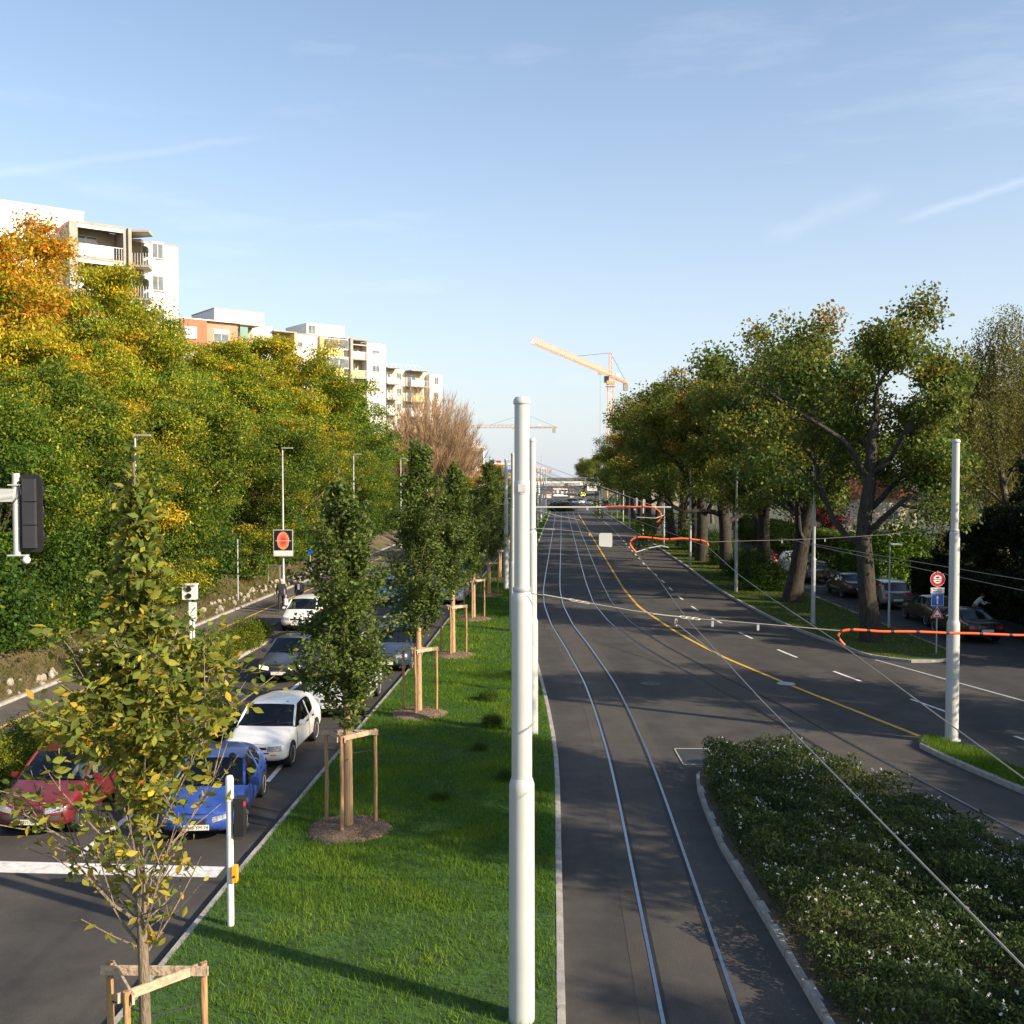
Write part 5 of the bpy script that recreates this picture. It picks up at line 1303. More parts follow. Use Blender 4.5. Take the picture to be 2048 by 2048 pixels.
# ---- tower cranes
def lattice(mb, a, b, w, h, bays, r, tri=False):
    a, b = Vector(a), Vector(b); d = (b-a).normalized(); s = d.cross(Vector((0,0,1)))
    if s.length < .1: s = Vector((1,0,0))
    s.normalize(); up_ = s.cross(d)
    cr_ = [s*w/2, -s*w/2, up_*h] if tri else [s*w/2+up_*h/2, -s*w/2+up_*h/2, -s*w/2-up_*h/2, s*w/2-up_*h/2]
    m = len(cr_)
    for c_ in cr_: mb.cyl(a+c_, b+c_, r, r, 4)
    for i in range(bays):
        p, q = a.lerp(b, i/bays), a.lerp(b, (i+1)/bays)
        for k in range(m):
            mb.cyl(p+cr_[k], q+cr_[(k+1) % m], r*.6, r*.6, 3); mb.cyl(p+cr_[k], p+cr_[(k+1) % m], r*.6, r*.6, 3)
def crane(label, base, zp, jib_dir, jl, cl_, ap, wm, m, jib_h=1.5, r=.09):
    t = thing('tower_crane', label, 'crane', base)
    mb = MB(); lattice(mb, (0,0,0), (0,0,zp-2.4), wm, wm, int(zp/2.2), r*1.1); mb.build('mast', m, t)
    j = Vector((jib_dir[0], jib_dir[1], 0)).normalized()
    mb = MB(); lattice(mb, Vector((0,0,zp)), j*jl+Vector((0,0,zp)), 1.2, jib_h, int(jl/1.9), r, True); mb.build('jib', m, t)
    mb = MB(); lattice(mb, Vector((0,0,zp)), -j*cl_+Vector((0,0,zp)), 1.2, .5, int(cl_/2), r); mb.build('counter_jib', m, t)
    mb = MB(); lattice(mb, (0,0,zp), (0,0,zp+ap), .7, .7, 5, r); mb.build('apex', m, t)
    mb = MB(); mb.box((0,0,zp-1.9), (wm*1.5,wm*1.5,.9)); mb.box((0,0,zp-3.0), (wm*1.7,wm*1.7,.15)); mb.build('slewing_ring', m, t)
    MB().box(Vector((0,0,zp-1.0))+Vector((j.y,-j.x,0))*1.0+j*.8, (1.3,1.3,1.8)).build('cab', M['dark'], t)
    MB().box(-j*(cl_-1.5)+Vector((0,0,zp-1.4)), (1.4,1.8,2.2)).build('counterweight', M['concrete'], t)
    MB().box(-j*(cl_*.45)+Vector((0,0,zp+1.0)), (1.2,1.6,1.2)).build('winch_house', M['white'], t)
    MB().cyl((0,0,zp+ap), j*jl*.5+Vector((0,0,zp+jib_h)), .05, .05, 4).build('tie', M['dark'], t); MB().cyl((0,0,zp+ap), -j*(cl_-1)+Vector((0,0,zp+.3)), .05, .05, 4).build('tie', M['dark'], t)
    q = j*jl*.17+Vector((0,0,zp-.5)); MB().box(q, (1.1,1.1,.5)).build('trolley', m, t); MB().cyl(q, (q.x,q.y,6), .035, .035, 3).build('hoist_rope', M['dark'], t)
    return t
pv = PD(1221,752,300); tipd = 226; tip_ = PD(1066,690,tipd)
crane('tall orange tower crane with long jib above the oaks', (pv.x,300,0), pv.z, (tip_.x-pv.x, tipd-300), math.hypot(tip_.x-pv.x, tipd-300), 23, 6.6, 1.55, M['crane'], 1.5, .062)
pv = PD(1050,855,500); crane('reddish tower crane with level jib behind the thick tram pole', (pv.x,500,0), pv.z, (-1,.12), 34, 15.5, 6.5, 1.5, M['crane2'], 1.3, .10)
pv = PD(1072,939,760); crane('small faraway orange crane low over the bridge', (pv.x,760,0), pv.z, (-1,.1), 14, 12, 4, 1.8, M['crane'], 1.2, .16)
# ================================================================== BUILDINGS
def block(name, label, u, v, Y, rot, zbase):
    """a building whose local x runs along the facade, -y faces out; origin under the pixel (u, v) at distance Y"""
    p = PD(u, v, Y); t = thing(name, label, 'building', (p.x, Y, zbase), rot); t['zt'] = p.z - zbase
    return t, p.z - zbase
def vol(t, x0, x1, y0, y1, z0, z1, m, nm='wall'): return MB().b2(x0, x1, y0, y1, z0, z1).build(nm, M[m], t)
def win(t, x, z, w, h, y, blind=None, split=2, nm='window'):
    o = MB().b2(x, x+w, y-.05, y+.02, z, z+h).build(nm, M['white'], t)
    n = split
    for k in range(n):
        a = x+.05+(w-.05)*k/n; MB().b2(a, a+(w-.05)/n-.05, y-.065, y-.045, z+.05, z+h-.05).build('pane', M['pane'], o)
    if blind: MB().b2(x+.03, x+w-.03, y-.09, y-.068, z+h*(1-blind), z+h-.02).build('blind', M['blind'], o)
    MB().b2(x-.06, x+w+.06, y-.12, y-.005, z-.07, z-.005).build('sill', M['concrete'], o)
    return o
def loggia(t, x0, x1, y0, y1, z, zf, frame='concrete', back='beige', panel='white', rail=.3, awn=False, glaz=False):
    """one storey of a balcony: floor slab, back wall with window, parapet and railing"""
    b = MB().b2(x0, x1, y0, y1, z-.18, z).build('balcony', M[frame], t)
    MB().b2(x0+.02, x1-.02, y1-.15, y1-.02, z, z+zf-.18).build('back_wall', M[back], b)
    wn_ = MB().b2(x0+.25, x0+.25+(x1-x0)*.5, y1-.19, y1-.152, z+.05, z+2.15).build('window', M['white'], b)
    f = win  # panes
    cx = x0+.30
    for k in range(2):
        a = cx + k*((x1-x0)*.25-.02); MB().b2(a, a+(x1-x0)*.25-.08, y1-.205, y1-.192, z+.12, z+2.08)
    L2 = (x1-x0)*.5
    for k in range(2): MB().b2(x0+.31+k*L2/2, x0+.25+(k+1)*L2/2-.04, y1-.205, y1-.192, z+.12, z+2.08).build('pane', M['pane'], t)
    xs = x1-(x1-x0)*rail
    if panel: MB().b2(x0+.03, xs, y0-.03, y0+.03, z+.05, z+.98).build('parapet_panel', M[panel], b)
    rl_ = MB(); rl_.b2(x0+.02, x1-.02, y0-.025, y0+.025, z+1.0, z+1.06)
    k = xs
    while k < x1: rl_.b2(k, k+.03, y0-.012, y0+.012, z, z+1.0); k += .22
    rl_.build('railing', M['galv'], b)
    if awn:
        mb = MB(); mb.add([(x0+.1,y1-.2,z+zf-.25),(x1-.1,y1-.2,z+zf-.25),(x1-.1,y0-.25,z+zf-.85),(x0+.1,y0-.25,z+zf-.85)], [(0,1,2,3)]); mb.v += []; mb.build('awning', M['awning'], b)
    if glaz:
        g_ = MB().b2(x0+.02, x1-.02, y0-.02, y0+.02, z+1.08, z+zf-.2).build('glazing', M['white'], b)
        n = max(2, int((x1-x0)/1.3))
        for j in range(n): MB().b2(x0+.12+(x1-x0-.2)*j/n, x0+.02+(x1-x0-.2)*(j+1)/n, y0-.035, y0-.022, z+1.18, z+zf-.32).build('glazing_pane', M['pane'], t)
    return b
rotA = math.atan2(.61,.79)
# ---- block A: white block with concrete balcony bays, high at the left
t, zt = block('apartment_block', 'white high apartment block with concrete balcony bays above the maple', 155, 445, 86.4, rotA, 6.0)
FL = 2.8
vol(t,-9.2,1.1,2.2,14,-3,zt+1.35,'render_w'); vol(t,1.1,3.2,2.2,14,-3,zt+.1,'render_w'); vol(t,-9.25,1.15,2.12,14.05,zt+1.35,zt+1.47,'render_w','roof_edge')
vol(t,5.6,8.6,.6,14,-3,zt-.75,'render_w'); vol(t,5.55,8.65,.55,14.05,zt-.75,zt-.65,'concrete','roof_edge')
vol(t,3.2,5.6,2.3,14,-3,zt-.2,'render_w')
vol(t,-.65,.0,-.0,2.2,-3,zt+.12,'concrete','side_wall'); vol(t,3.7,4.0,-.02,2.28,-3,zt+.06,'concrete','side_wall'); vol(t,4.03,4.3,-.3,2.25,-3,zt+.1,'concrete','side_wall')
vol(t,-.02,3.72,-.05,2.2,zt-.02,zt+.16,'concrete','roof_slab'); vol(t,-.0,3.7,.0,.12,zt-.35,zt-.02,'render_w','fascia')
for k in range(8):
    z = zt-FL*(k+1)+.1
    loggia(t,.02,3.68,0,2.2,z,FL,'concrete','beige','white',.22)
    if k: vol(t,.05,3.65,.02,.1,z+FL-.5,z+FL-.22,'render_w','fascia')
    win(t,-3.3,z+.95,1.25,1.45,2.2,.25,3); win(t,-8.4,z+.95,1.1,1.35,2.2,.4); win(t,6.3,z+.7,1.0,1.45,.6,.15)
# angled second balcony
for k in range(8):
    z = zt-FL*(k+1)-.15
    sub = MB().prism([(4.32,-.25),(5.5,-.95),(6.35,.55),(5.2,2.2),(4.32,2.2)], z-.18, z).build('balcony', M['concrete'], t)
    MB().prism([(4.34,2.0),(5.6,1.25),(5.7,1.4),(4.4,2.15)], z, z+2.6).build('back_wall', M['beige'], sub)
    MB().prism([(5.52,-.97),(6.37,.53),(6.32,.56),(5.47,-.94)], z+.05, z+1.0).build('parapet_panel', M['white'], sub)
    rr2 = MB()
    for f in np.linspace(0,1,7): rr2.b2(4.34+1.16*f-.012,4.34+1.16*f+.012,-.26-.69*f-.012,-.26-.69*f+.012,z,z+1.0)
    rr2.build('railing', M['galv'], sub)
    MB().add([(4.5,1.7,z+2.45),(5.7,1.1,z+2.45),(5.9,-.3,z+1.95),(4.9,-.5,z+1.95)], [(0,1,2,3)]).build('awning', M['awning'], sub)
    MB().prism([(5.6,-.1),(6.2,.85),(5.9,1.0),(5.3,.05)], z+1.02, z+1.75).build('plants', M['dark_green'], sub)
MB().prism([(4.32,-.30),(5.5,-1.0),(6.4,.55),(5.2,2.3),(4.32,2.3)], zt-.18, zt).build('roof_slab', M['concrete'], t)
# left bay with flat brown fascia
vol(t,-16.5,-9.3,1.0,14,-3,zt+.35,'render_w'); vol(t,-16.6,-6.2,.4,2.1,zt+.62,zt+.95,'concrete','roof_slab'); vol(t,-16.6,-6.3,.55,.75,zt+.2,zt+.6,'render_w','fascia')
for k in range(7): loggia(t,-15,-6.4,.6,2.15,zt-FL*(k+1)+.5,FL,'render_w','beige','white',.12)
# ---- penthouse and brown block
t, zt = block('brown_apartment_block', 'brown and salmon rendered block with white penthouse between the white blocks', 352, 637, 113, rotA, 6.0)
vol(t,-4.5,.0,-.3,12,-3,zt+.2,'render_p'); vol(t,0,3.2,-.6,12,-3,zt,'render_b'); vol(t,3.2,7.0,-.2,12,-3,zt-.05,'render_p'); vol(t,-.1,7.1,-.65,12.05,zt+.0,zt+.12,'render_w','roof_edge')
vol(t,-4.6,-.2,.5,9,zt+.2,zt+1.9,'render_w','penthouse'); o = MB().b2(-2.0,-1.0,.42,.49,zt+.9,zt+1.4).build('vent_opening', M['dark'], t)
for k in range(7):
    z = zt-FL*k
    win(t,.7,z-2.1,1.35,1.3,-.6,1.0 if k == 0 else .3); win(t,4.1,z-2.2,1.8,1.4,-.2,.35,2); win(t,-3.2,z-2.1,1.2,1.3,-.3,.5)
    lg = loggia(t,7.05,9.4,-.5,1.6,z-2.75,FL,'concrete','beige',None,.9); MB().b2(7.08,8.0,-.54,-.50,z-2.65,z-.3).build('glass_screen', M['greenglass'], lg)
vol(t,7.0,9.45,-.6,12,zt-.1,zt+.05,'concrete','roof_slab'); vol(t,7.0,9.5,1.62,12,-3,zt-.12,'render_c')
# ---- white block with yellow balconies
t, zt = block('yellow_balcony_block', 'white block with yellow balcony panels and a glazed bay', 548, 662, 137, rotA, 6.0)
vol(t,-7.5,0,.6,12,-3,zt+.6,'render_w'); vol(t,-7.3,-.5,2,10,zt+.6,zt+2.5,'render_w','penthouse'); vol(t,-7.35,-.45,1.95,10,zt+2.5,zt+2.62,'concrete','roof_edge')
vol(t,0,3.2,2.0,12,-3,zt+.0,'render_c'); vol(t,3.2,6.6,.3,12,-3,zt-.05,'render_w'); vol(t,6.6,7.2,-.2,12,-3,zt-.1,'render_y')
vol(t,-.05,3.25,-.05,2.2,zt-.02,zt+.14,'concrete','roof_slab'); vol(t,3.1,6.7,.2,12,zt-.05,zt+.05,'concrete','roof_edge')
vol(t,2.95,3.2,0,2,-3,zt-.03,'render_y','side_wall')
for k in range(7):
    z = zt-FL*(k+1)
    loggia(t,.02,2.95,0,2.0,z,FL,'concrete','render_y','render_c',.35); win(t,3.5,z+1.0,.8,1.3,.3,.5,1); win(t,5.6,z+.8,.8,1.5,.3,.9,1); win(t,-3.0,z+.9,1.6,1.3,.6,.3)
t, zt = block('glazed_bay_block', 'white block with glazed balcony bay and yellow lower panels', 638, 671, 152, rotA, 6.0)
vol(t,-1.0,0,-.2,2.0,-3,zt,'render_y','side_wall'); vol(t,-1.0,5.4,2.0,12,-3,zt+.1,'render_w'); vol(t,-1.0,5.2,1.9,9,zt+.1,zt+2.0,'render_w','penthouse'); win(t,-.8,zt+.4,1.2,1.3,1.9)
vol(t,-.05,5.0,-.1,2.0,zt-.05,zt+.10,'render_w','roof_slab')
for k in range(7): loggia(t,.02,4.95,0,2.0,zt-FL*(k+1),FL,'render_w','beige','render_y',.18,False,k < 2)
vol(t,4.97,5.4,-.4,2,-3,zt+.05,'concrete','side_wall')
for k in range(7): loggia(t,5.6,8.2,.1,2.2,zt-FL*(k+1)-.1,FL,'concrete','beige','white' if k == 0 else 'render_y',.2,k == 0)
vol(t,5.4,8.3,2.22,12,-3,zt-.1,'render_w'); vol(t,5.42,8.3,-.1,2.25,zt-.15,zt,'concrete','roof_slab'); vol(t,8.3,11.6,.6,12,-3,zt-.35,'render_w'); vol(t,8.25,11.65,.55,12.05,zt-.35,zt-.25,'concrete','roof_edge')
for k in range(7): win(t,9.2,zt-FL*(k+1)+.95,1.3,1.3,.6,.3 if k % 2 else .7)
# ---- far block
t, zt = block('far_apartment_block', 'farther cream and white block with railed roof terrace behind the brown tree', 775, 735, 188, rotA, 6.0)
vol(t,-1.5,4.4,1.8,12,-3,zt,'render_c'); vol(t,4.4,9.6,2.0,12,-3,zt-.2,'render_c'); vol(t,9.6,12.4,.8,12,-3,zt-.6,'render_w')
rr2 = MB(); rr2.b2(-1,8,1.9,1.94,zt+.95,zt+1.0)
for k in range(10): rr2.b2(-1+k,-.95+k,1.9,1.94,zt,zt+.97)
rr2.build('roof_railing', M['galv'], t)
for k in range(8):
    z = zt-FL*(k+1); loggia(t,.0,2.6,0,1.8,z,FL,'concrete','beige','render_w',.3); loggia(t,5.0,8.8,0,2.0,z-.2,FL,'concrete','beige','render_y' if k % 2 else 'render_w',.25); win(t,3.0,z+.9,1.0,1.3,1.8); win(t,10.6,z+.4,1.0,1.3,.8)
vol(t,4.98,8.85,-.1,2,zt-.25,zt-.1,'concrete','roof_slab'); vol(t,-.05,2.65,-.1,1.8,zt-.05,zt+.08,'concrete','roof_slab')

# ---- far end: building site and offices
x0, x1 = PD(955,0,262).x, PD(1030,0,262).x; zt = PD(0,925,262).z
t = thing('building_site_block', 'unfinished white building with blue band beyond the young trees', 'building', (x0,262,0))
w = x1-x0; vol(t,0,w,0,10,0,zt-2.6,'render_w'); vol(t,0,w,.3,10,zt-2.6,zt-1.9,'concrete','upper_slab'); vol(t,w*.1,w,-.15,-.02,zt-2.5,zt-1.75,'blue','blue_band')
for k in range(6): vol(t,w*k/6,w*k/6+.3,.3,.6,zt-1.9,zt-.6,'concrete','column')
vol(t,-.3,w+.3,.1,10,zt-.6,zt-.1,'render_w','top_slab'); vol(t,w*.5,w*.62,.4,.8,zt-.1,zt+.5,'red','red_formwork')
for k in range(5): win(t,.6+k*1.8,zt-6,1.0,1.4,0)
x0, x1 = PD(905,0,300).x, PD(966,0,300).x; zt = PD(0,897,300).z
t = thing('office_block', 'grey office block with vertical fins and red roof letters behind the brown tree', 'building', (x0,300,0))
w = x1-x0; vol(t,0,w,0,14,0,zt,'render_w'); vol(t,-.2,w+.2,-.4,14,zt,zt+.6,'render_w','roof_slab')
for k in range(18): vol(t,.2+k*w/18,.4+k*w/18,-.3,-.02,zt-4.5,zt-.5,'concrete','fin')
vol(t,.1,w-.1,-.12,-.015,zt-4.4,zt-.6,'pane','window_band'); vol(t,w*.55,w*.8,2,8,zt+.6,zt+2.2,'render_w','plant_room')
front_text('op', 2.0, M['red'], t, (w*.52,-.2,zt+1.7))
for i, (u0, u1, v, Y) in enumerate([(1085,1104,986,330),(1108,1137,975,360),(1142,1150,982,340),(1040,1082,962,380)]):
    x0, x1 = PD(u0,0,Y).x, PD(u1,0,Y).x; zt = PD(0,v,Y).z; w = x1-x0
    t = thing('distant_house', ['small pale building left under the bridge','tall pale building seen through the bridge','narrow pale building right under the bridge','wide pale building behind the far tram poles'][i], 'building', (x0,Y,0))
    vol(t,0,w,0,8,0,zt,'render_w' if i % 2 else 'render_c'); vol(t,-.3,w+.3,-.3,8.3,zt,zt+.5,'roof_tile','roof')
    for k in range(max(1,int(w/1.6))):
        for j in range(max(1,int(zt/2.8))): win(t,.4+k*1.6,.9+j*2.6,.8,1.2,0)
# ---- cream house behind the hedge
t = thing('cream_house', 'cream house with tiled roof behind the clipped hedge', 'house', (29.0,97,0))
vol(t,0,9,0,9,0,5.4,'render_c')
rf = MB().add([(-.5,-.5,5.3),(9.5,-.5,5.3),(9.5,9.5,5.3),(-.5,9.5,5.3),(4.5,-.5,8.6),(4.5,9.5,8.6)], [(0,1,4),(2,3,5),(1,2,5,4),(3,0,4,5),(0,3,2,1)]).build('roof', M['roof_tile'], t)
win(t,3.6,1.6,.8,.55,0); win(t,6.2,3.2,1.1,1.3,0,.4); MB().tube([(1.6,-.06,0),(1.6,-.06,5.3)], .05, 8).build('drainpipe', M['concrete'], t)
MB().b2(5.9,6.5,4,4.6,7.2,9.2).build('chimney', M['render_b'], rf)
# gate pillars
for u, Y, h_, lab in [(1780,68,1.85,'pale stone gate pillar with cap behind the silver parked car'),(1738,75.5,1.8,'second stone gate pillar at the end of the clipped hedge')]:
    x = PD(u,0,Y).x; t = thing('gate_pillar', lab, 'pillar', (x,Y,.1)); MB().b2(-.23,.23,-.23,.23,0,h_-.1).build('shaft', M['stone'], t); MB().b2(-.28,.28,-.28,.28,h_-.1,h_).build('cap', M['stone'], t)
# ================================================================== VEHICLES
def car_cage(kind):
    """rows from nose to tail; each row: seven points (half width share, y, z) from the sill up to the centre line"""
    if kind == 'hatch':      # boxy hatchback, 4.0 m
        L_, W, rows = 4.05, .83, [
            [(.84,.10,.26),(.90,.02,.36),(.91,.00,.52),(.89,.05,.68),(.70,.05,.71),(.38,.03,.72),(0,.02,.72)],
            [(.93,.30,.22),(.99,.28,.36),(1.0,.27,.54),(.97,.28,.71),(.78,.28,.765),(.40,.26,.785),(0,.25,.79)],
            [(.95,.72,.20),(1.0,.72,.36),(1.0,.72,.58),(.975,.72,.77),(.80,.70,.83),(.40,.68,.85),(0,.66,.855)],
            [(.95,1.16,.20),(1.0,1.16,.36),(1.0,1.16,.60),(.975,1.17,.86),(.88,1.14,.90),(.44,1.06,.91),(0,1.04,.915)],
            [(.95,1.85,.20),(1.0,1.85,.36),(1.0,1.85,.60),(.965,1.80,.90),(.755,1.83,1.325),(.40,1.78,1.35),(0,1.76,1.36)],
            [(.95,2.45,.20),(1.0,2.45,.36),(1.0,2.45,.60),(.965,2.45,.91),(.75,2.45,1.365),(.40,2.45,1.395),(0,2.45,1.40)],
            [(.95,3.05,.20),(1.0,3.05,.36),(1.0,3.05,.60),(.96,3.08,.92),(.745,3.05,1.35),(.40,3.08,1.385),(0,3.08,1.39)],
            [(.95,3.55,.22),(1.0,3.55,.38),(1.0,3.55,.60),(.95,3.62,.92),(.73,3.50,1.30),(.40,3.55,1.335),(0,3.56,1.34)],
            [(.93,3.85,.28),(.985,3.88,.42),(.98,3.93,.62),(.93,3.88,.90),(.80,3.90,.94),(.42,3.96,.945),(0,3.97,.945)],
            [(.84,3.98,.32),(.90,4.04,.42),(.90,4.05,.60),(.88,4.00,.80),(.72,4.01,.84),(.40,4.04,.85),(0,4.05,.85)]]
        g = dict(ws=3, side=(3,6), rw=7, wf=.72, wr=3.22)
    elif kind == 'coupe':    # rounded saloon-hatch, 4.2 m
        L_, W, rows = 4.2, .87, [
            [(.70,.14,.24),(.78,.03,.34),(.80,.00,.48),(.74,.08,.62),(.58,.06,.66),(.32,.02,.68),(0,.00,.685)],
            [(.92,.42,.20),(.98,.38,.36),(1.0,.36,.54),(.95,.36,.69),(.74,.34,.755),(.40,.30,.785),(0,.28,.80)],
            [(.95,.82,.19),(1.0,.82,.36),(1.0,.82,.58),(.975,.82,.78),(.80,.80,.855),(.40,.76,.885),(0,.74,.90)],
            [(.95,1.22,.19),(1.0,1.22,.36),(1.0,1.22,.60),(.975,1.24,.88),(.88,1.20,.925),(.46,1.08,.945),(0,1.04,.955)],
            [(.95,2.0,.19),(1.0,2.0,.36),(1.0,2.0,.60),(.96,1.95,.93),(.74,1.98,1.34),(.40,1.90,1.375),(0,1.88,1.39)],
            [(.95,2.6,.19),(1.0,2.6,.36),(1.0,2.6,.60),(.96,2.6,.955),(.715,2.6,1.385),(.38,2.6,1.42),(0,2.6,1.43)],
            [(.95,3.2,.19),(1.0,3.2,.36),(1.0,3.2,.60),(.955,3.22,.99),(.70,3.15,1.345),(.38,3.18,1.39),(0,3.2,1.40)],
            [(.95,3.66,.22),(1.0,3.66,.38),(1.0,3.66,.60),(.94,3.66,1.01),(.70,3.52,1.25),(.38,3.58,1.30),(0,3.6,1.31)],
            [(.92,3.98,.28),(.97,4.0,.42),(.97,4.05,.62),(.90,3.98,.95),(.74,4.0,1.0),(.40,4.06,1.01),(0,4.08,1.015)],
            [(.80,4.08,.32),(.86,4.16,.42),(.87,4.18,.60),(.82,4.14,.82),(.66,4.15,.86),(.36,4.18,.87),(0,4.2,.87)]]
        g = dict(ws=3, side=(3,6), rw=7, wf=.82, wr=3.36)
    elif kind == 'sedan':
        L_, W, rows = 4.5, .86, [
            [(.78,.12,.25),(.86,.02,.35),(.87,.00,.50),(.82,.06,.65),(.64,.05,.69),(.36,.02,.705),(0,.00,.71)],
            [(.93,.38,.20),(.985,.36,.36),(1.0,.34,.54),(.96,.34,.71),(.76,.33,.775),(.40,.30,.80),(0,.28,.81)],
            [(.95,.82,.19),(1.0,.82,.36),(1.0,.82,.58),(.975,.82,.78),(.80,.80,.85),(.40,.77,.875),(0,.75,.885)],
            [(.95,1.30,.19),(1.0,1.30,.36),(1.0,1.30,.60),(.975,1.32,.87),(.88,1.28,.915),(.46,1.18,.93),(0,1.15,.94)],
            [(.95,2.05,.19),(1.0,2.05,.36),(1.0,2.05,.60),(.96,2.0,.91),(.735,2.03,1.34),(.40,1.96,1.37),(0,1.94,1.385)],
            [(.95,2.65,.19),(1.0,2.65,.36),(1.0,2.65,.60),(.96,2.65,.925),(.72,2.62,1.375),(.38,2.62,1.41),(0,2.62,1.42)],
            [(.95,3.2,.19),(1.0,3.2,.36),(1.0,3.2,.60),(.955,3.25,.94),(.70,3.05,1.33),(.38,3.10,1.37),(0,3.12,1.38)],
            [(.95,3.72,.22),(1.0,3.72,.38),(1.0,3.72,.60),(.95,3.74,.95),(.84,3.70,1.0),(.42,3.76,1.01),(0,3.78,1.015)],
            [(.92,4.2,.28),(.98,4.22,.42),(.98,4.26,.62),(.92,4.24,.93),(.76,4.26,.985),(.40,4.3,.995),(0,4.31,1.0)],
            [(.82,4.4,.32),(.88,4.46,.42),(.89,4.48,.60),(.85,4.45,.84),(.68,4.46,.88),(.38,4.49,.89),(0,4.5,.89)]]
        g = dict(ws=3, side=(3,6), rw=6, wf=.82, wr=3.52)
    else:                    # tall estate / people carrier
        L_, W, rows = 4.2, .86, [
            [(.80,.12,.26),(.88,.02,.36),(.89,.00,.54),(.85,.07,.72),(.66,.07,.76),(.37,.04,.77),(0,.03,.775)],
            [(.93,.34,.22),(.99,.32,.38),(1.0,.30,.58),(.965,.31,.78),(.77,.31,.85),(.40,.29,.87),(0,.28,.88)],
            [(.95,.74,.20),(1.0,.74,.38),(1.0,.74,.62),(.975,.74,.88),(.80,.72,.95),(.40,.70,.975),(0,.68,.985)],
            [(.95,1.06,.20),(1.0,1.06,.38),(1.0,1.06,.62),(.975,1.08,.96),(.89,1.04,1.01),(.46,.96,1.03),(0,.93,1.04)],
            [(.95,1.78,.20),(1.0,1.78,.38),(1.0,1.78,.62),(.965,1.74,.99),(.78,1.78,1.47),(.41,1.72,1.505),(0,1.70,1.52)],
            [(.95,2.45,.20),(1.0,2.45,.38),(1.0,2.45,.62),(.965,2.45,1.0),(.77,2.45,1.53),(.41,2.45,1.565),(0,2.45,1.575)],
            [(.95,3.2,.20),(1.0,3.2,.38),(1.0,3.2,.62),(.96,3.2,1.01),(.765,3.2,1.52),(.41,3.22,1.555),(0,3.24,1.565)],
            [(.95,3.74,.22),(1.0,3.74,.40),(1.0,3.74,.62),(.955,3.78,1.02),(.75,3.74,1.46),(.41,3.80,1.50),(0,3.82,1.51)],
            [(.93,4.0,.28),(.985,4.04,.44),(.98,4.08,.64),(.94,4.02,1.0),(.84,4.05,1.03),(.44,4.1,1.04),(0,4.12,1.045)],
            [(.84,4.1,.32),(.90,4.18,.42),(.90,4.2,.60),(.89,4.15,.86),(.74,4.16,.90),(.40,4.19,.91),(0,4.2,.91)]]
        g = dict(ws=3, side=(3,7), rw=7, wf=.74, wr=3.36)
    return L_, W, rows, g
def strip_by_mat(me, idx, name, m, side=0):
    vm = {}; vs_ = []; fs = []
    for p in me.polygons:
        if p.material_index not in idx or side*p.center.x < 0: continue
        f = []
        for i in p.vertices:
            if i not in vm: vm[i] = len(vs_); vs_.append(me.vertices[i].co[:])
            f.append(vm[i])
        fs.append(f)
    q = bpy.data.meshes.new(name); q.from_pydata(vs_, [], fs); q.materials.append(m)
    q.polygons.foreach_set('use_smooth', [True]*len(fs)); q.set_sharp_from_angle(angle=R(40)); return q
CARS = {}
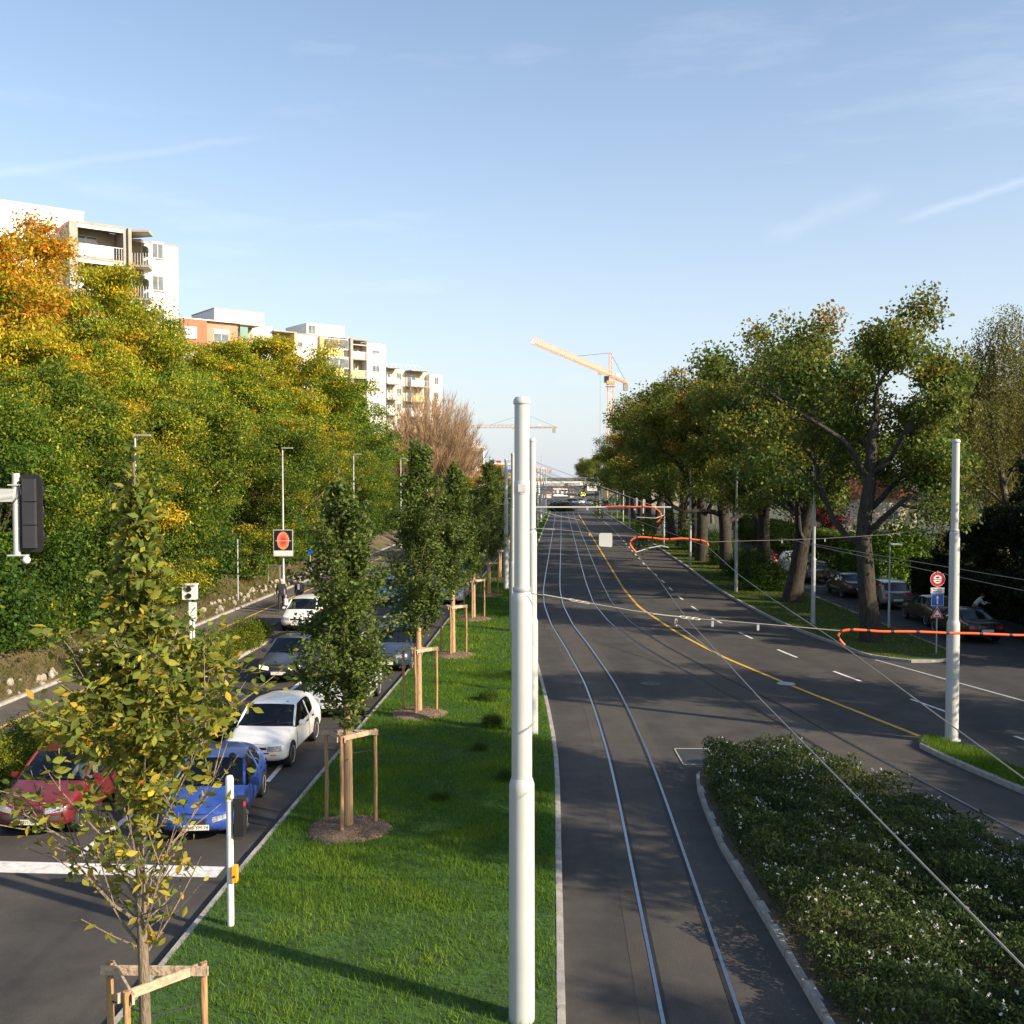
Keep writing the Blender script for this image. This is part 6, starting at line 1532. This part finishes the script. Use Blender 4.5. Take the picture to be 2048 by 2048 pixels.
def car_kit(kind):
    if kind in CARS: return CARS[kind]
    L_, W, rows, g = car_cage(kind); n = len(rows); vs_ = []; fs = []; mi = []
    for r in rows:
        for s in (1, -1):
            for j, (a, y, z) in enumerate(r): vs_.append((s*a*W, y-L_/2, z))
    I = lambda i, s, j: i*14 + (0 if s > 0 else 7) + j
    for i in range(n-1):
        for s in (1, -1):
            for j in range(6):
                q = (I(i,s,j), I(i+1,s,j), I(i+1,s,j+1), I(i,s,j+1)); q = q if s > 0 else q[::-1]
                if j == 5: q = tuple((I(k//14, 1, 6) if k % 14 == 13 else k) for k in q)
                m = 0
                if i == g['ws'] and j >= 4: m = 1
                elif g['side'][0] <= i < g['side'][1] and j == 3: m = 2
                elif i == g['rw'] and j >= 4: m = 3
                fs.append(q); mi.append(m)
        q = (I(i,1,0), I(i,-1,0), I(i+1,-1,0), I(i+1,1,0)); fs.append(q); mi.append(0)
    for i, rev in ((0, False), (n-1, True)):
        for j in range(5):
            q = (I(i,1,j), I(i,1,j+1), I(i,-1,j+1), I(i,-1,j)); fs.append(q[::-1] if rev else q); mi.append(0)
        q = (I(i,1,5), I(i,1,6), I(i,-1,5)); fs.append(q[::-1] if rev else q); mi.append(0)
    me = bpy.data.meshes.new('car_cage'); me.from_pydata(vs_, [], fs)
    for _ in range(4): me.materials.append(M['paint'])
    me.polygons.foreach_set('material_index', mi); me.update()
    bm = bmesh.new(); bm.from_mesh(me); bmesh.ops.remove_doubles(bm, verts=[v for v in bm.verts], dist=1e-5)
    bmesh.ops.recalc_face_normals(bm, faces=bm.faces)
    cl_ = bm.edges.layers.float.new('crease_edge')
    for e in bm.edges:
        ms = {f.material_index for f in e.link_faces}
        if len(ms) > 1: e[cl_] = .75
        elif e.is_boundary: e[cl_] = 1
    bm.to_mesh(me); bm.free()
    ob = bpy.data.objects.new('tmp_car', me); COL.objects.link(ob); md = ob.modifiers.new('s', 'SUBSURF'); md.levels = 2; md.render_levels = 2
    ev = bpy.data.meshes.new_from_object(ob.evaluated_get(bpy.context.evaluated_depsgraph_get()))
    bpy.data.objects.remove(ob)
    k = dict(L=L_, W=W, g=g, rows=rows)
    k['body'] = strip_by_mat(ev, (0,), 'body', M['paint']); k['windscreen'] = strip_by_mat(ev, (1,), 'windscreen', M['glass'])
    k['side'] = [strip_by_mat(ev, (2,), 'side_window', M['glass'], s_) for s_ in (1,-1)]; k['rear'] = strip_by_mat(ev, (3,), 'rear_window', M['glass'])
    bm = bmesh.new(); bm.from_mesh(ev); k['bvh'] = BVHTree.FromBMesh(bm); bm.free(); CARS[kind] = k
    return k
def proj(k, p, d, lift):
    h = k['bvh'].ray_cast(Vector(p), Vector(d)); return (h[0] - Vector(d)*lift) if h[0] is not None else None
def patch_front(k, quad, lift=.006, nx=8, nz=5, rear=False):
    """a thin skin lying on the nose (or tail): quad corners given as (x, z), counter-clockwise seen from outside"""
    sy = 1 if rear else -1; mb = MB(); vs_ = []; ok = []
    for a in range(nz+1):
        for b in range(nx+1):
            u_, v_ = b/nx, a/nz
            x = (quad[0][0]*(1-u_)+quad[1][0]*u_)*(1-v_)+(quad[3][0]*(1-u_)+quad[2][0]*u_)*v_
            z = (quad[0][1]*(1-u_)+quad[1][1]*u_)*(1-v_)+(quad[3][1]*(1-u_)+quad[2][1]*u_)*v_
            h = proj(k, (x, sy*6, z), (0,-sy,0), lift); vs_.append(h if h is not None else Vector((x, sy*k['L']/2, z))); ok.append(h is not None)
    fs = []
    for a in range(nz):
        for b in range(nx):
            q = (a*(nx+1)+b, a*(nx+1)+b+1, (a+1)*(nx+1)+b+1, (a+1)*(nx+1)+b)
            if all(ok[i] for i in q): fs.append(q[::-1] if rear else q)
    return mb.add(vs_, fs)
def patch_side(k, poly_yz, s, lift=.004, n=None):
    """fan of points (y, z) laid on the flank"""
    out = []
    for y, z in poly_yz:
        h = proj(k, (s*4, y, z), (-s,0,0), lift); out.append(h if h is not None else Vector((s*k['W']*.97, y, z)))
    return out
def make_car(label, kind, loc, rz, color, group=None, plate='', front=True, rear=False, plate_m='plate', name='car', scale=1.0, lit=False, hi=True, trim=False, taxi=False, metallic=False, mirror=True, emblem=False):
    k = car_kit(kind); L_, W, g = k['L'], k['W'], k['g']; h0 = L_/2
    t = thing(name, label, 'car', loc, rz, group); t.scale = (scale,)*3
    body = link('body', k['body'], t); body.color = (*color, 1)
    if metallic:
        body.material_slots[0].link = 'OBJECT'; body.material_slots[0].material = M['paintm']
    link('windscreen', k['windscreen'], t); [link('side_window', q_, t) for q_ in k['side']]; link('rear_window', k['rear'], t)
    KEY = (kind, 'parts')
    if KEY not in CARS:
        pr = {}
        for i_, yw in enumerate((g['wf'], g['wr'])):
            for s in (1, -1):
                yc = yw-h0; ring_ = [(yc+.355*math.cos(a), .31+.355*math.sin(a)) for a in [math.pi*q/14 for q in range(15)]]; ring_ = [(y, max(z, .22)) for y, z in ring_] + [(yc-.33,.21),(yc+.33,.21)]
                pts = patch_side(k, ring_, s, .005); c = patch_side(k, [(yc,.42)], s, .005)[0]
                mb = MB(); m_ = len(pts); mb.add([c]+pts, [((0,1+q,1+(q+1)%m_) if s < 0 else (0,1+(q+1)%m_,1+q)) for q in range(m_)]); pr['arch%d%d' % (i_, s)] = mb.mesh('wheel_arch', M['black'])
        rr_ = .305
        pr['tyre'] = MB().lathe([(.19,-.095),(.27,-.10),(rr_,-.075),(rr_+.003,0),(rr_,.075),(.27,.10),(.20,.09)], 26, (0,0,0), 'X').mesh('tyre', M['tyre'], 40)
        rm = MB().lathe([(.02,.072),(.05,.080),(.10,.070),(.17,.078),(.205,.098),(.20,.06)], 22, (0,0,0), 'X')
        pr['rim'] = rm.mesh('rim', M['rim'], 40)
        sp_ = MB()
        for q in range(7):
            a = 2*math.pi*q/7; sp_.box((.0835, .125*math.cos(a), .125*math.sin(a)), (.006,.020,.055), M=Matrix.Rotation(a-math.pi/2, 3, 'X'))
        pr['slots'] = sp_.mesh('rim_slots', M['black'])
        # seams: doors, pillars
        ya, yb, yc2 = [rw[3][1]-h0 for rw in (k['rows'][3], k['rows'][5], k['rows'][6])]
        sm = MB()
        for s in (1, -1):
            for y in (ya+.05, yb, yc2-.02):
                p = patch_side(k, [(y+.10*(0 if y < yb else .0), z) for z in np.linspace(.27,.90,8)], s, .003); sm.tube(p, .006, 4)
            p = patch_side(k, [(y, .265) for y in np.linspace(ya+.05, yc2-.02, 10)], s, .003); sm.tube(p, .006, 4)
        pr['seams'] = sm.mesh('door_seams', M['black'])
        hd = MB()
        for s in (1, -1):
            for y in (yb-.16, yc2-.18):
                p = patch_side(k, [(y,.80)], s, .012)[0]; hd.box(p, (.03,.15,.035))
        pr['handles'] = hd.mesh('door_handles', M['black'])
        pil = MB()
        R3, R4, R5, R6, R7 = [k['rows'][i] for i in (3,4,5,6,7)]
        for s in (1, -1):
            A_ = lambda r, j: Vector((s*r[j][0]*W, r[j][1]-h0, r[j][2]))
            pil.tube([A_(R3,4)+Vector((0,.05,-.02)), A_(R3,4).lerp(A_(R4,4),.5)+Vector((s*.004,0,.004)), A_(R4,4)+Vector((0,-.03,-.012))], .034, 6)
            b0 = patch_side(k, [(yb+.02, z) for z in np.linspace(.93, R5[4][2]-.07, 6)], s, -.004); pil.tube(b0, .026, 5)
        pr['pillars'] = pil.mesh('pillars', M['paint'], 50)
        for s in (1, -1):
            mi_ = MB().box((s*(W+.09), k['rows'][3][3][1]+.22-h0, k['rows'][3][3][2]+.10), (.19,.09,.13))
            bm = bmesh.new(); bm.from_mesh(mi_.mesh('x')); bmesh.ops.bevel(bm, geom=bm.edges[:], offset=.03, segments=2, affect='EDGES'); me = bpy.data.meshes.new('mirror'); bm.to_mesh(me); bm.free(); me.materials.append(M['paint']); pr['mirror%d' % s] = me
        it = MB(); it.b2(-W*.8,W*.8,1.3-h0,3.3-h0,.45,.5)
        for s in (1,-1):
            for y in (2.05,2.95): it.box((s*.36,y-h0,.62), (.5,.5,.25)); it.box((s*.36,y+.27-h0,.92), (.48,.14,.62)); it.box((s*.36,y+.30-h0,1.20), (.26,.09,.16))
        it.b2(-W*.82,W*.82,1.25-h0,1.55-h0,.72,.86); it.b2(-W*.86,W*.86,1.2-h0,3.4-h0,.42,.445)
        pr['interior'] = it.mesh('interior', M['interior'])
        wi = MB()
        for s in (.1, .62): p0 = proj(k, (s*W-.3*W, -6, 0), (0,1,0), .01)
        CARS[KEY] = pr
    pr = CARS[KEY]
    for i_, yw in enumerate((g['wf'], g['wr'])):
        for s in (1, -1):
            ar = link('wheel_arch', pr['arch%d%d' % (i_, s)], t)
            w = link('wheel', pr['tyre'], t); w.location = (s*(W-.085), yw-h0, .308); w.rotation_euler = (random.uniform(0,6),0,0 if s > 0 else math.pi)
            if hi: link('rim', pr['rim'], w); link('rim_slots', pr['slots'], w)
    link('interior', pr['interior'], t); p_ = link('pillars', pr['pillars'], t); p_.color = (*color, 1)
    if hi:
        struct(link('door_seams', pr['seams'], t), 'stuff'); struct(link('door_handles', pr['handles'], t), 'stuff')
    for s in (1, -1): m_ = link('mirror', pr['mirror%d' % s], t); m_.color = (*color, 1)
    def fp(nm, quad, m, lift=.006, nx=8, nz=4, rr=False):
        key = (kind, nm, tuple(map(tuple, quad)), m, rr)
        if key not in CARS: CARS[key] = patch_front(k, quad, lift, nx, nz, rr).mesh(nm, M[m], 60)
        return link(nm, CARS[key], t)
    nz_ = k['rows'][0][3][2]                                     # bonnet edge height
    if front:
        e_ = .40 if kind == 'coupe' else .46
        lm = 'lampon' if lit else 'lamp'
        if kind == 'hatch':
            for s in (1,-1): fp('headlamp', [(s*W*.44,nz_-.155),(s*W*.86,nz_-.155),(s*W*.86,nz_-.02),(s*W*.44,nz_-.035)] if s > 0 else [(-W*.86,nz_-.155),(-W*.44,nz_-.155),(-W*.44,nz_-.035),(-W*.86,nz_-.02)], lm)
            fp('grille', [(-W*.42,nz_-.11),(W*.42,nz_-.11),(W*.42,nz_-.05),(-W*.42,nz_-.05)], 'black')
            fp('bumper_strip', [(-W*.50,.475),(W*.50,.475),(W*.50,.505),(-W*.50,.505)], 'black', .008)
            fp('lower_intake', [(-W*.42,.31),(W*.42,.31),(W*.42,.37),(-W*.42,.37)], 'black')
            for s in (1,-1): fp('fog_lamp', [(s*W*.62-.07,.42),(s*W*.62+.07,.42),(s*W*.62+.07,.455),(s*W*.62-.07,.455)], 'amber')
        elif kind == 'coupe':
            for s in (1,-1):
                a, b = (W*.36, W*.76); q = [(a,nz_-.14),(b,nz_-.06),(b+.02,nz_+.02),(a,nz_-.03)]; fp('headlamp', q if s > 0 else [(-x,z) for x, z in (q[1],q[0],q[3],q[2])], lm, .008)
            fp('grille', [(-W*.20,nz_-.17),(W*.20,nz_-.17),(W*.24,nz_-.05),(-W*.24,nz_-.05)], 'black')
            fp('lower_intake', [(-W*.48,.25),(W*.48,.25),(W*.52,.33),(-W*.52,.33)], 'black')
        else:
            for s in (1,-1):
                a, b = (W*.42, W*.84); q = [(a,nz_-.14),(b,nz_-.10),(b,nz_+.02),(a,nz_-.02)]; fp('headlamp', q if s > 0 else [(-x,z) for x, z in (q[1],q[0],q[3],q[2])], lm, .008)
            fp('grille', [(-W*.34,nz_-.13),(W*.34,nz_-.13),(W*.36,nz_-.04),(-W*.36,nz_-.04)], 'black')
            fp('lower_intake', [(-W*.55,.28),(W*.55,.28),(W*.55,.36),(-W*.55,.36)], 'black')
        if trim: fp('bumper_strip', [(-W*.86,.44),(W*.86,.44),(W*.86,.54),(-W*.86,.54)], 'bumper', .009, 12)
        zp = .405 if kind != 'coupe' else .395
        y_ = proj(k, (0,-6,zp), (0,1,0), .014); y_ = y_.y if y_ is not None else -h0
        pl = MB().b2(-.26,.26,y_-.012,y_,zp-.055,zp+.055).build('number_plate', M[plate_m], t)
        if plate: front_text(plate, .108, M['signblack'], pl, (0,y_-.0135,zp-.002), 'plate_lettering', .92)
        if emblem: ring_o = MB(); oval(ring_o, (0,y_-.01,nz_-.09), (1,0,0), .12, .08, .008); ring_o.build('emblem', M['steel'], t)
        # wipers
        r3, r4 = k['rows'][3], k['rows'][4]; wp = MB()
        for s in (-.5,.15):
            a = Vector((s*W, r3[6][1]+.03-h0, r3[6][2]+.028)); b = Vector((s*W+.52, r3[6][1]+.14-h0, r3[6][2]+.10)); wp.tube([a, b], .009, 4)
        if hi: struct(wp.build('wipers', M['black'], t), 'stuff')
    if rear:
        zr = .66 if kind != 'mpv' else .74
        for s in (1,-1):
            a, b = W*.55, W*.86; q = [(a,zr),(b,zr),(b,zr+.15),(a,zr+.14)]; fp('tail_lamp', [(-x,z) for x, z in q] if s > 0 else [(x,z) for x, z in (q[1],q[0],q[3],q[2])][::1] if False else ([(b,zr),(a,zr),(a,zr+.14),(b,zr+.15)] if s < 0 else [(-a,zr),(-b,zr),(-b,zr+.15),(-a,zr+.14)]), 'tail', .008, rr=True)
        zp = .56 if kind != 'sedan' else .60
        y_ = proj(k, (0,6,zp), (0,-1,0), .012); y_ = y_.y
        MB().b2(-.26,.26,y_,y_+.012,zp-.055,zp+.055).build('number_plate', M[plate_m], t)
        fp('rear_bumper_strip', [(W*.84,.36),(-W*.84,.36),(-W*.84,.44),(W*.84,.44)], 'bumper', .008, 12, 3, True)
    return t
def at(u, v): p = P(u, v); return p
def oncoming(label, kind, u, v, color, rz=None, off=0, **kw):
    """car facing the camera; (u, v) is the lower edge of its bumper"""
    p = P(u, v, .2); k = car_kit(kind); rz = math.atan(-.0525) if rz is None else rz
    c = Vector((p.x, p.y, 0)) + Vector((-math.sin(rz), math.cos(rz), 0))*(k['L']/2)
    return make_car(label, kind, (c.x, c.y, .006), rz, color, **kw)
c_red = oncoming('dark red car with black bumper strip waiting at the stop line', 'mpv', 47, 1668, (.13,.006,.011), plate='GE 71784', trim=True, emblem=True, scale=.94)
c_blue = oncoming('bright blue rounded car with open window waiting at the stop line', 'coupe', 390, 1678, (.014,.058,.30), R(4.5), plate='7448 YM 74', scale=.95)
c_white = oncoming('white boxy hatchback right behind the blue car', 'hatch', 504, 1531, (.78,.78,.76), plate='GE 62630')
oncoming('pale silver white car hidden behind the first wrapped young tree', 'sedan', 660, 1428, (.62,.64,.66), plate='GE 1190')
oncoming('dark car in the left lane half hidden by the yellow leaves', 'sedan', 330, 1512, (.020,.024,.030))
oncoming('dark blue car with lit headlamp in the left lane', 'sedan', 556, 1359, (.022,.030,.055), lit=True)
oncoming('dark blue people carrier behind the first wrapped young tree', 'mpv', 772, 1338, (.020,.035,.075))
oncoming('dark red car behind the lit dark blue car', 'hatch', 640, 1290, (.26,.018,.015))
oncoming('white small hatchback beside the walkers', 'mpv', 590, 1257, (.80,.80,.79), scale=.93)
oncoming('mid blue car behind the second wrapped young tree', 'coupe', 812, 1256, (.03,.08,.24))
oncoming('silver car with twin grille in the right lane beside the row of stakes', 'sedan', 897, 1205, (.50,.51,.53))
oncoming('blue car in the left lane ahead of the silver car', 'hatch', 770, 1205, (.04,.10,.26), hi=False)
GQ = 'cars queuing far down the left carriageway'
for i, (y, dx, kd, col) in enumerate([(70,-9.9,'sedan',(.03,.03,.035)),(73,-6.5,'hatch',(.30,.31,.33)),(80,-9.9,'mpv',(.35,.03,.025)),(84,-6.5,'sedan',(.72,.72,.70)),(92,-9.9,'hatch',(.6,.6,.6)),(97,-6.5,'mpv',(.04,.07,.16)),(108,-6.5,'sedan',(.5,.5,.5)),(112,-9.9,'coupe',(.3,.02,.02)),(124,-6.5,'hatch',(.75,.75,.74))]):
    make_car('car queuing far back behind the row of young trees', kd, (dx+float(S(y)), y, .006), math.atan(-.0525), col, GQ, hi=False)
# parked and moving cars on the side street (seen from the rear)
def parked(label, kind, u, v, color, x=None, plate_m='plate', **kw):
    p = P(u, v, .2); k = car_kit(kind)
    return make_car(label, kind, (p.x if x is None else x, p.y+k['L']/2, .01), math.pi, color, rear=True, front=False, plate_m=plate_m, **kw)
parked('dark car with orange tail lamps parked beside the bending man', 'sedan', 1976, 1281, (.014,.016,.022), metallic=True)
parked('black saloon with red tail lamps parked behind the road signs', 'sedan', 1903, 1250, (.010,.011,.013))
parked('silver grey people carrier parked beside the stone gate pillar', 'mpv', 1797, 1214, (.22,.225,.23), metallic=True)
parked('dark car parked half hidden behind the first oak trunk', 'sedan', 1722, 1192, (.018,.02,.02))
parked('grey hatchback with yellow number plate driving up the side street', 'mpv', 1640, 1162, (.20,.19,.185), plate_m='plate_y', metallic=True, scale=.95)
oncoming('white van coming down the side street behind the grey hatchback', 'mpv', 1612, 1151, (.74,.76,.78), 0.0, scale=1.12)
make_car('red car far up the side street between the trunks', 'hatch', (20.4,84,.01), 0, (.35,.02,.02), hi=False)
# distant traffic below the bridge
for i, (u, v, kd, col, lab) in enumerate([(1152,1009,'sedan',(.75,.75,.74),'white car far off below the bridge'),(1161,1008,'hatch',(.7,.7,.7),'second white car side by side below the bridge'),(1178,1011,'mpv',(.6,.61,.63),'silver van below the right of the bridge'),(1211,1014,'hatch',(.40,.02,.02),'red car far off at the end of the verge')]):
    p = P(u, v); make_car(lab, kd, (p.x,p.y,.01), .05, col, hi=False)

# ================================================================== PEOPLE
def person(label, loc, rz, J, mats, hair='hair_g', scale=1.0, group=None, bag=False):
    """continuous skinned body: J gives joint positions; mats colours skin, top, trousers, shoes"""
    names = list(J['p']); idx = {n_: i for i, n_ in enumerate(names)}
    me = bpy.data.meshes.new('body'); me.from_pydata([J['p'][n_] for n_ in names], [(idx[a], idx[b]) for a, b in J['e']], [])
    ob = bpy.data.objects.new('tmp_body', me); COL.objects.link(ob)
    ob.modifiers.new('skin', 'SKIN'); sub = ob.modifiers.new('sub', 'SUBSURF'); sub.levels = sub.render_levels = 2
    for n_ in names:
        sv = me.skin_vertices[0].data[idx[n_]]; r = J['r'][n_]; sv.radius = r if isinstance(r, tuple) else (r, r); sv.use_root = (n_ == 'pelvis')
    ev = bpy.data.meshes.new_from_object(ob.evaluated_get(bpy.context.evaluated_depsgraph_get())); bpy.data.objects.remove(ob)
    ev.materials.clear()
    for m in mats: ev.materials.append(M[m])
    reg = J['m']; pts = [(Vector(J['p'][a]), Vector(J['p'][b]), reg[(a, b)]) for a, b in J['e']]
    mi = []
    for f in ev.polygons:
        c = f.center; best = (9, 0)
        for a, b, m in pts:
            ab = b-a; tt = max(0, min(1, (c-a).dot(ab)/max(ab.length_squared, 1e-9))); d = (a+ab*tt-c).length
            if d < best[0]: best = (d, m)
        mi.append(best[1])
    ev.polygons.foreach_set('material_index', mi); ev.polygons.foreach_set('use_smooth', [True]*len(mi)); ev.name = 'body'
    t = thing('person', label, 'person', loc, rz, group); t.scale = (scale,)*3
    link('body', ev, t)
    hp = Vector(J['p']['head']); up_ = (hp-Vector(J['p']['neck'])).normalized()
    hc = MB(); rows_ = []
    for a in range(6):
        for b in range(14):
            th = a/5*R(100); ph = 2*math.pi*b/14; v = Vector((math.sin(th)*math.cos(ph)*.092, math.sin(th)*math.sin(ph)*.108, math.cos(th)*.128))
            if v.y < -.05 and v.z < .055: v *= .80
            hc.v.append((hp+v+Vector((0,.012,.015)))[:])
    hc.f += [(a*14+b, a*14+(b+1) % 14, (a+1)*14+(b+1) % 14, (a+1)*14+b) for a in range(5) for b in range(14)]
    hc.build('hair', M[hair], t, 60)
    fc = MB()
    for s in (1,-1): fc.box(hp+Vector((s*.034,-.098,.012)), (.022,.012,.012))
    fc.box(hp+Vector((0,-.098,-.055)), (.045,.012,.010)); fc.build('eyes_and_mouth', M['cloth_dark'], t)
    MB().tube([hp+Vector((0,-.092,.012)), hp+Vector((0,-.118,-.022)), hp+Vector((0,-.098,-.03))], [.008,.014,.010], 6).build('nose', M['skin'], t, 60)
    ears = MB()
    for s in (1,-1): ears.box(hp+Vector((s*.088,.01,0)), (.018,.035,.055))
    ears.build('ears', M['skin'], t)
    if bag: MB().tube([Vector(J['p']['hand_l'])+Vector((0,0,.0)), Vector(J['p']['hand_l'])+Vector((.0,0,-.12)), Vector(J['p']['hand_l'])+Vector((0,0,-.15)), Vector(J['p']['hand_l'])+Vector((0,.0,-.46))], [.01,.02,.12,.14], 8).build('carrier_bag', M['white'], t, 60)
    return t
def joints(pose='walk', coat=False):
    p = {}; r = {}
    p['pelvis'] = (0,0,.95); p['waist'] = (0,.01,1.10); p['chest'] = (0,.0,1.32); p['neck'] = (0,.0,1.50); p['head'] = (0,-.02,1.64); p['crown'] = (0,-.015,1.70)
    r['pelvis'] = (.17,.125); r['waist'] = (.16,.12); r['chest'] = (.185,.13); r['neck'] = .058; r['head'] = (.082,.095); r['crown'] = (.07,.08)
    for s, q in (('l',1),('r',-1)):
        f = q*(1 if pose == 'walk' else 0)
        p['shoulder_'+s] = (q*.19,0,1.43); p['elbow_'+s] = (q*.25,.03-f*.06,1.15); p['wrist_'+s] = (q*.25,-.06-f*.10,.90); p['hand_'+s] = (q*.245,-.085-f*.11,.83)
        p['hip_'+s] = (q*.095,0,.90); p['knee_'+s] = (q*.10,-.05+f*.10,.50); p['ankle_'+s] = (q*.10,.02+f*.24,.09+(.05 if f > 0 else 0)); p['toe_'+s] = (q*.115,-.15+f*.24,.045)
        r['shoulder_'+s] = .075; r['elbow_'+s] = .05; r['wrist_'+s] = .038; r['hand_'+s] = (.035,.045); r['hip_'+s] = .10; r['knee_'+s] = .07; r['ankle_'+s] = .052; r['toe_'+s] = (.045,.035)
        for k, (dx, dz) in enumerate(((-.025,-.085),(-.008,-.095),(.010,-.092),(.026,-.078))):
            p['f%d_%s' % (k, s)] = (p['hand_'+s][0]+q*.0+dx*.3, p['hand_'+s][1]+dx, p['hand_'+s][2]+dz); r['f%d_%s' % (k, s)] = .010
        p['th_'+s] = (p['hand_'+s][0]-q*.02, p['hand_'+s][1]-.05, p['hand_'+s][2]-.03); r['th_'+s] = .011
    return p, r
def edges():
    e = [('pelvis','waist'),('waist','chest'),('chest','neck'),('neck','head'),('head','crown')]; m = {('pelvis','waist'):2,('waist','chest'):1,('chest','neck'):1,('neck','head'):0,('head','crown'):0}
    for s in 'lr':
        for a, b, k in (('chest','shoulder',1),('shoulder','elbow',1),('elbow','wrist',1),('wrist','hand',0),('pelvis','hip',2),('hip','knee',2),('knee','ankle',2),('ankle','toe',3)):
            A_ = a if a in ('chest','pelvis') else a+'_'+s; e.append((A_, b+'_'+s)); m[(A_, b+'_'+s)] = k
        for k in range(4): e.append(('hand_'+s,'f%d_%s' % (k,s))); m[('hand_'+s,'f%d_%s' % (k,s))] = 0
        e.append(('hand_'+s,'th_'+s)); m[('hand_'+s,'th_'+s)] = 0
    return e, m
def standing(pose):
    p, r = joints(pose); e, m = edges(); return dict(p=p, r=r, e=e, m=m)
q = P(563,1223); person('person in dark jumper and dark trousers walking down the path with a carrier bag', (q.x,q.y,.012), .15, standing('walk'), ('skin','cloth_dark','cloth_dark','cloth_dark'), 'hair_g', 1.0, None, True)
Jb = standing('walk'); q = P(599,1221); person('person in open grey jacket over pale shirt walking on the path', (q.x,q.y,.012), -.1, Jb, ('skin','cloth_grey','cloth_dark','cloth_dark'), 'hair_g', 1.02)
sh = MB(); sh.add([(-.05,-.135,1.12),(.05,-.135,1.12),(.07,-.14,1.42),(-.07,-.14,1.42)], [(0,1,2,3)]); pers = [o for o in COL.objects if o.name.startswith('person')][-1]; sh.build('shirt_front', M['cloth_white'], pers)
# man bending over beside the parked car
J = standing('stand'); p_ = J['p']
tilt = Matrix.Rotation(R(38), 3, 'X') @ Matrix.Identity(3)
base = Vector(p_['pelvis'])
for n_ in list(p_):
    if n_.startswith(('waist','chest','neck','head','crown','shoulder','elbow','wrist','hand','f0','f1','f2','f3','th')): p_[n_] = tuple(base + tilt @ (Vector(p_[n_])-base))
for s in 'lr':
    d = Vector(p_['shoulder_'+s]); q_ = 1 if s == 'l' else -1; off = Vector((q_*.05,-.12,-.24)); off2 = Vector((q_*-.05,-.30,-.14))
    old = Vector(p_['hand_'+s]); p_['elbow_'+s] = tuple(d+off); p_['wrist_'+s] = tuple(d+off2); p_['hand_'+s] = tuple(d+off2+Vector((0,-.07,-.02)))
    for k in range(4): p_['f%d_%s' % (k,s)] = tuple(d+off2+Vector(((k-1.5)*.018,-.155,-.03)))
    p_['th_'+s] = tuple(d+off2+Vector((-q_*.03,-.10,.0)))
q = PD(1950,1215,50.5); person('person in pale shirt and khaki trousers bending beside a parked dark car', (22.6,q.y,.0), R(80), J, ('skin','cloth_white','cloth_khaki','cloth_dark'), 'hair_d')
# drivers
def driver(car, k, label, top, hair, sc_=1.0):
    J = standing('sit'); p_ = J['p']; base = Vector(p_['pelvis'])
    for s in 'lr':
        q_ = 1 if s == 'l' else -1
        p_['knee_'+s] = (q_*.13,-.45,.98); p_['ankle_'+s] = (q_*.13,-.62,.62); p_['toe_'+s] = (q_*.13,-.78,.60)
        p_['elbow_'+s] = (q_*.27,-.16,1.22); p_['wrist_'+s] = (q_*.17,-.40,1.27); p_['hand_'+s] = (q_*.16,-.47,1.30)
        for j in range(4): p_['f%d_%s' % (j,s)] = (q_*.16-q_*.05,-.50+.012*j,1.31+.016*(j-1.5))
        p_['th_'+s] = (q_*.13,-.47,1.33)
    kk = car_kit(k); M_ = Matrix.Translation(car.location) @ Matrix.Rotation(car.rotation_euler.z, 4, 'Z')
    w = M_ @ Vector((.36, 2.02-kk['L']/2, -.36))
    person(label, w, car.rotation_euler.z, J, ('skin',top,'cloth_dark','cloth_dark'), hair, .97)
driver(c_white,'hatch','person driving the white boxy hatchback','cloth_grey','hair_d')
driver(c_blue,'coupe','person driving the bright blue car','cloth_dark','hair_d')
driver(c_red,'mpv','person driving the dark red car','cloth_white','hair_d')
# people waiting far off under the bridge
src = None
for i, (u, top) in enumerate([(1109,'cloth_dark'),(1124,'cloth_red'),(1127,'cloth_dark'),(1131,'cloth_grey'),(1134,'cloth_dark'),(1191,'cloth_white')]):
    q = P(u, 1017); person('person in %s standing far off before the bridge' % {'cloth_dark':'dark clothes','cloth_red':'a red jacket','cloth_grey':'grey clothes','cloth_white':'a pale shirt'}[top], (q.x,q.y,.01), random.uniform(-1,1), standing('walk' if i % 2 else 'stand'), ('skin',top,'cloth_dark','cloth_dark'), 'hair_d', 1.0, 'people waiting before the bridge')
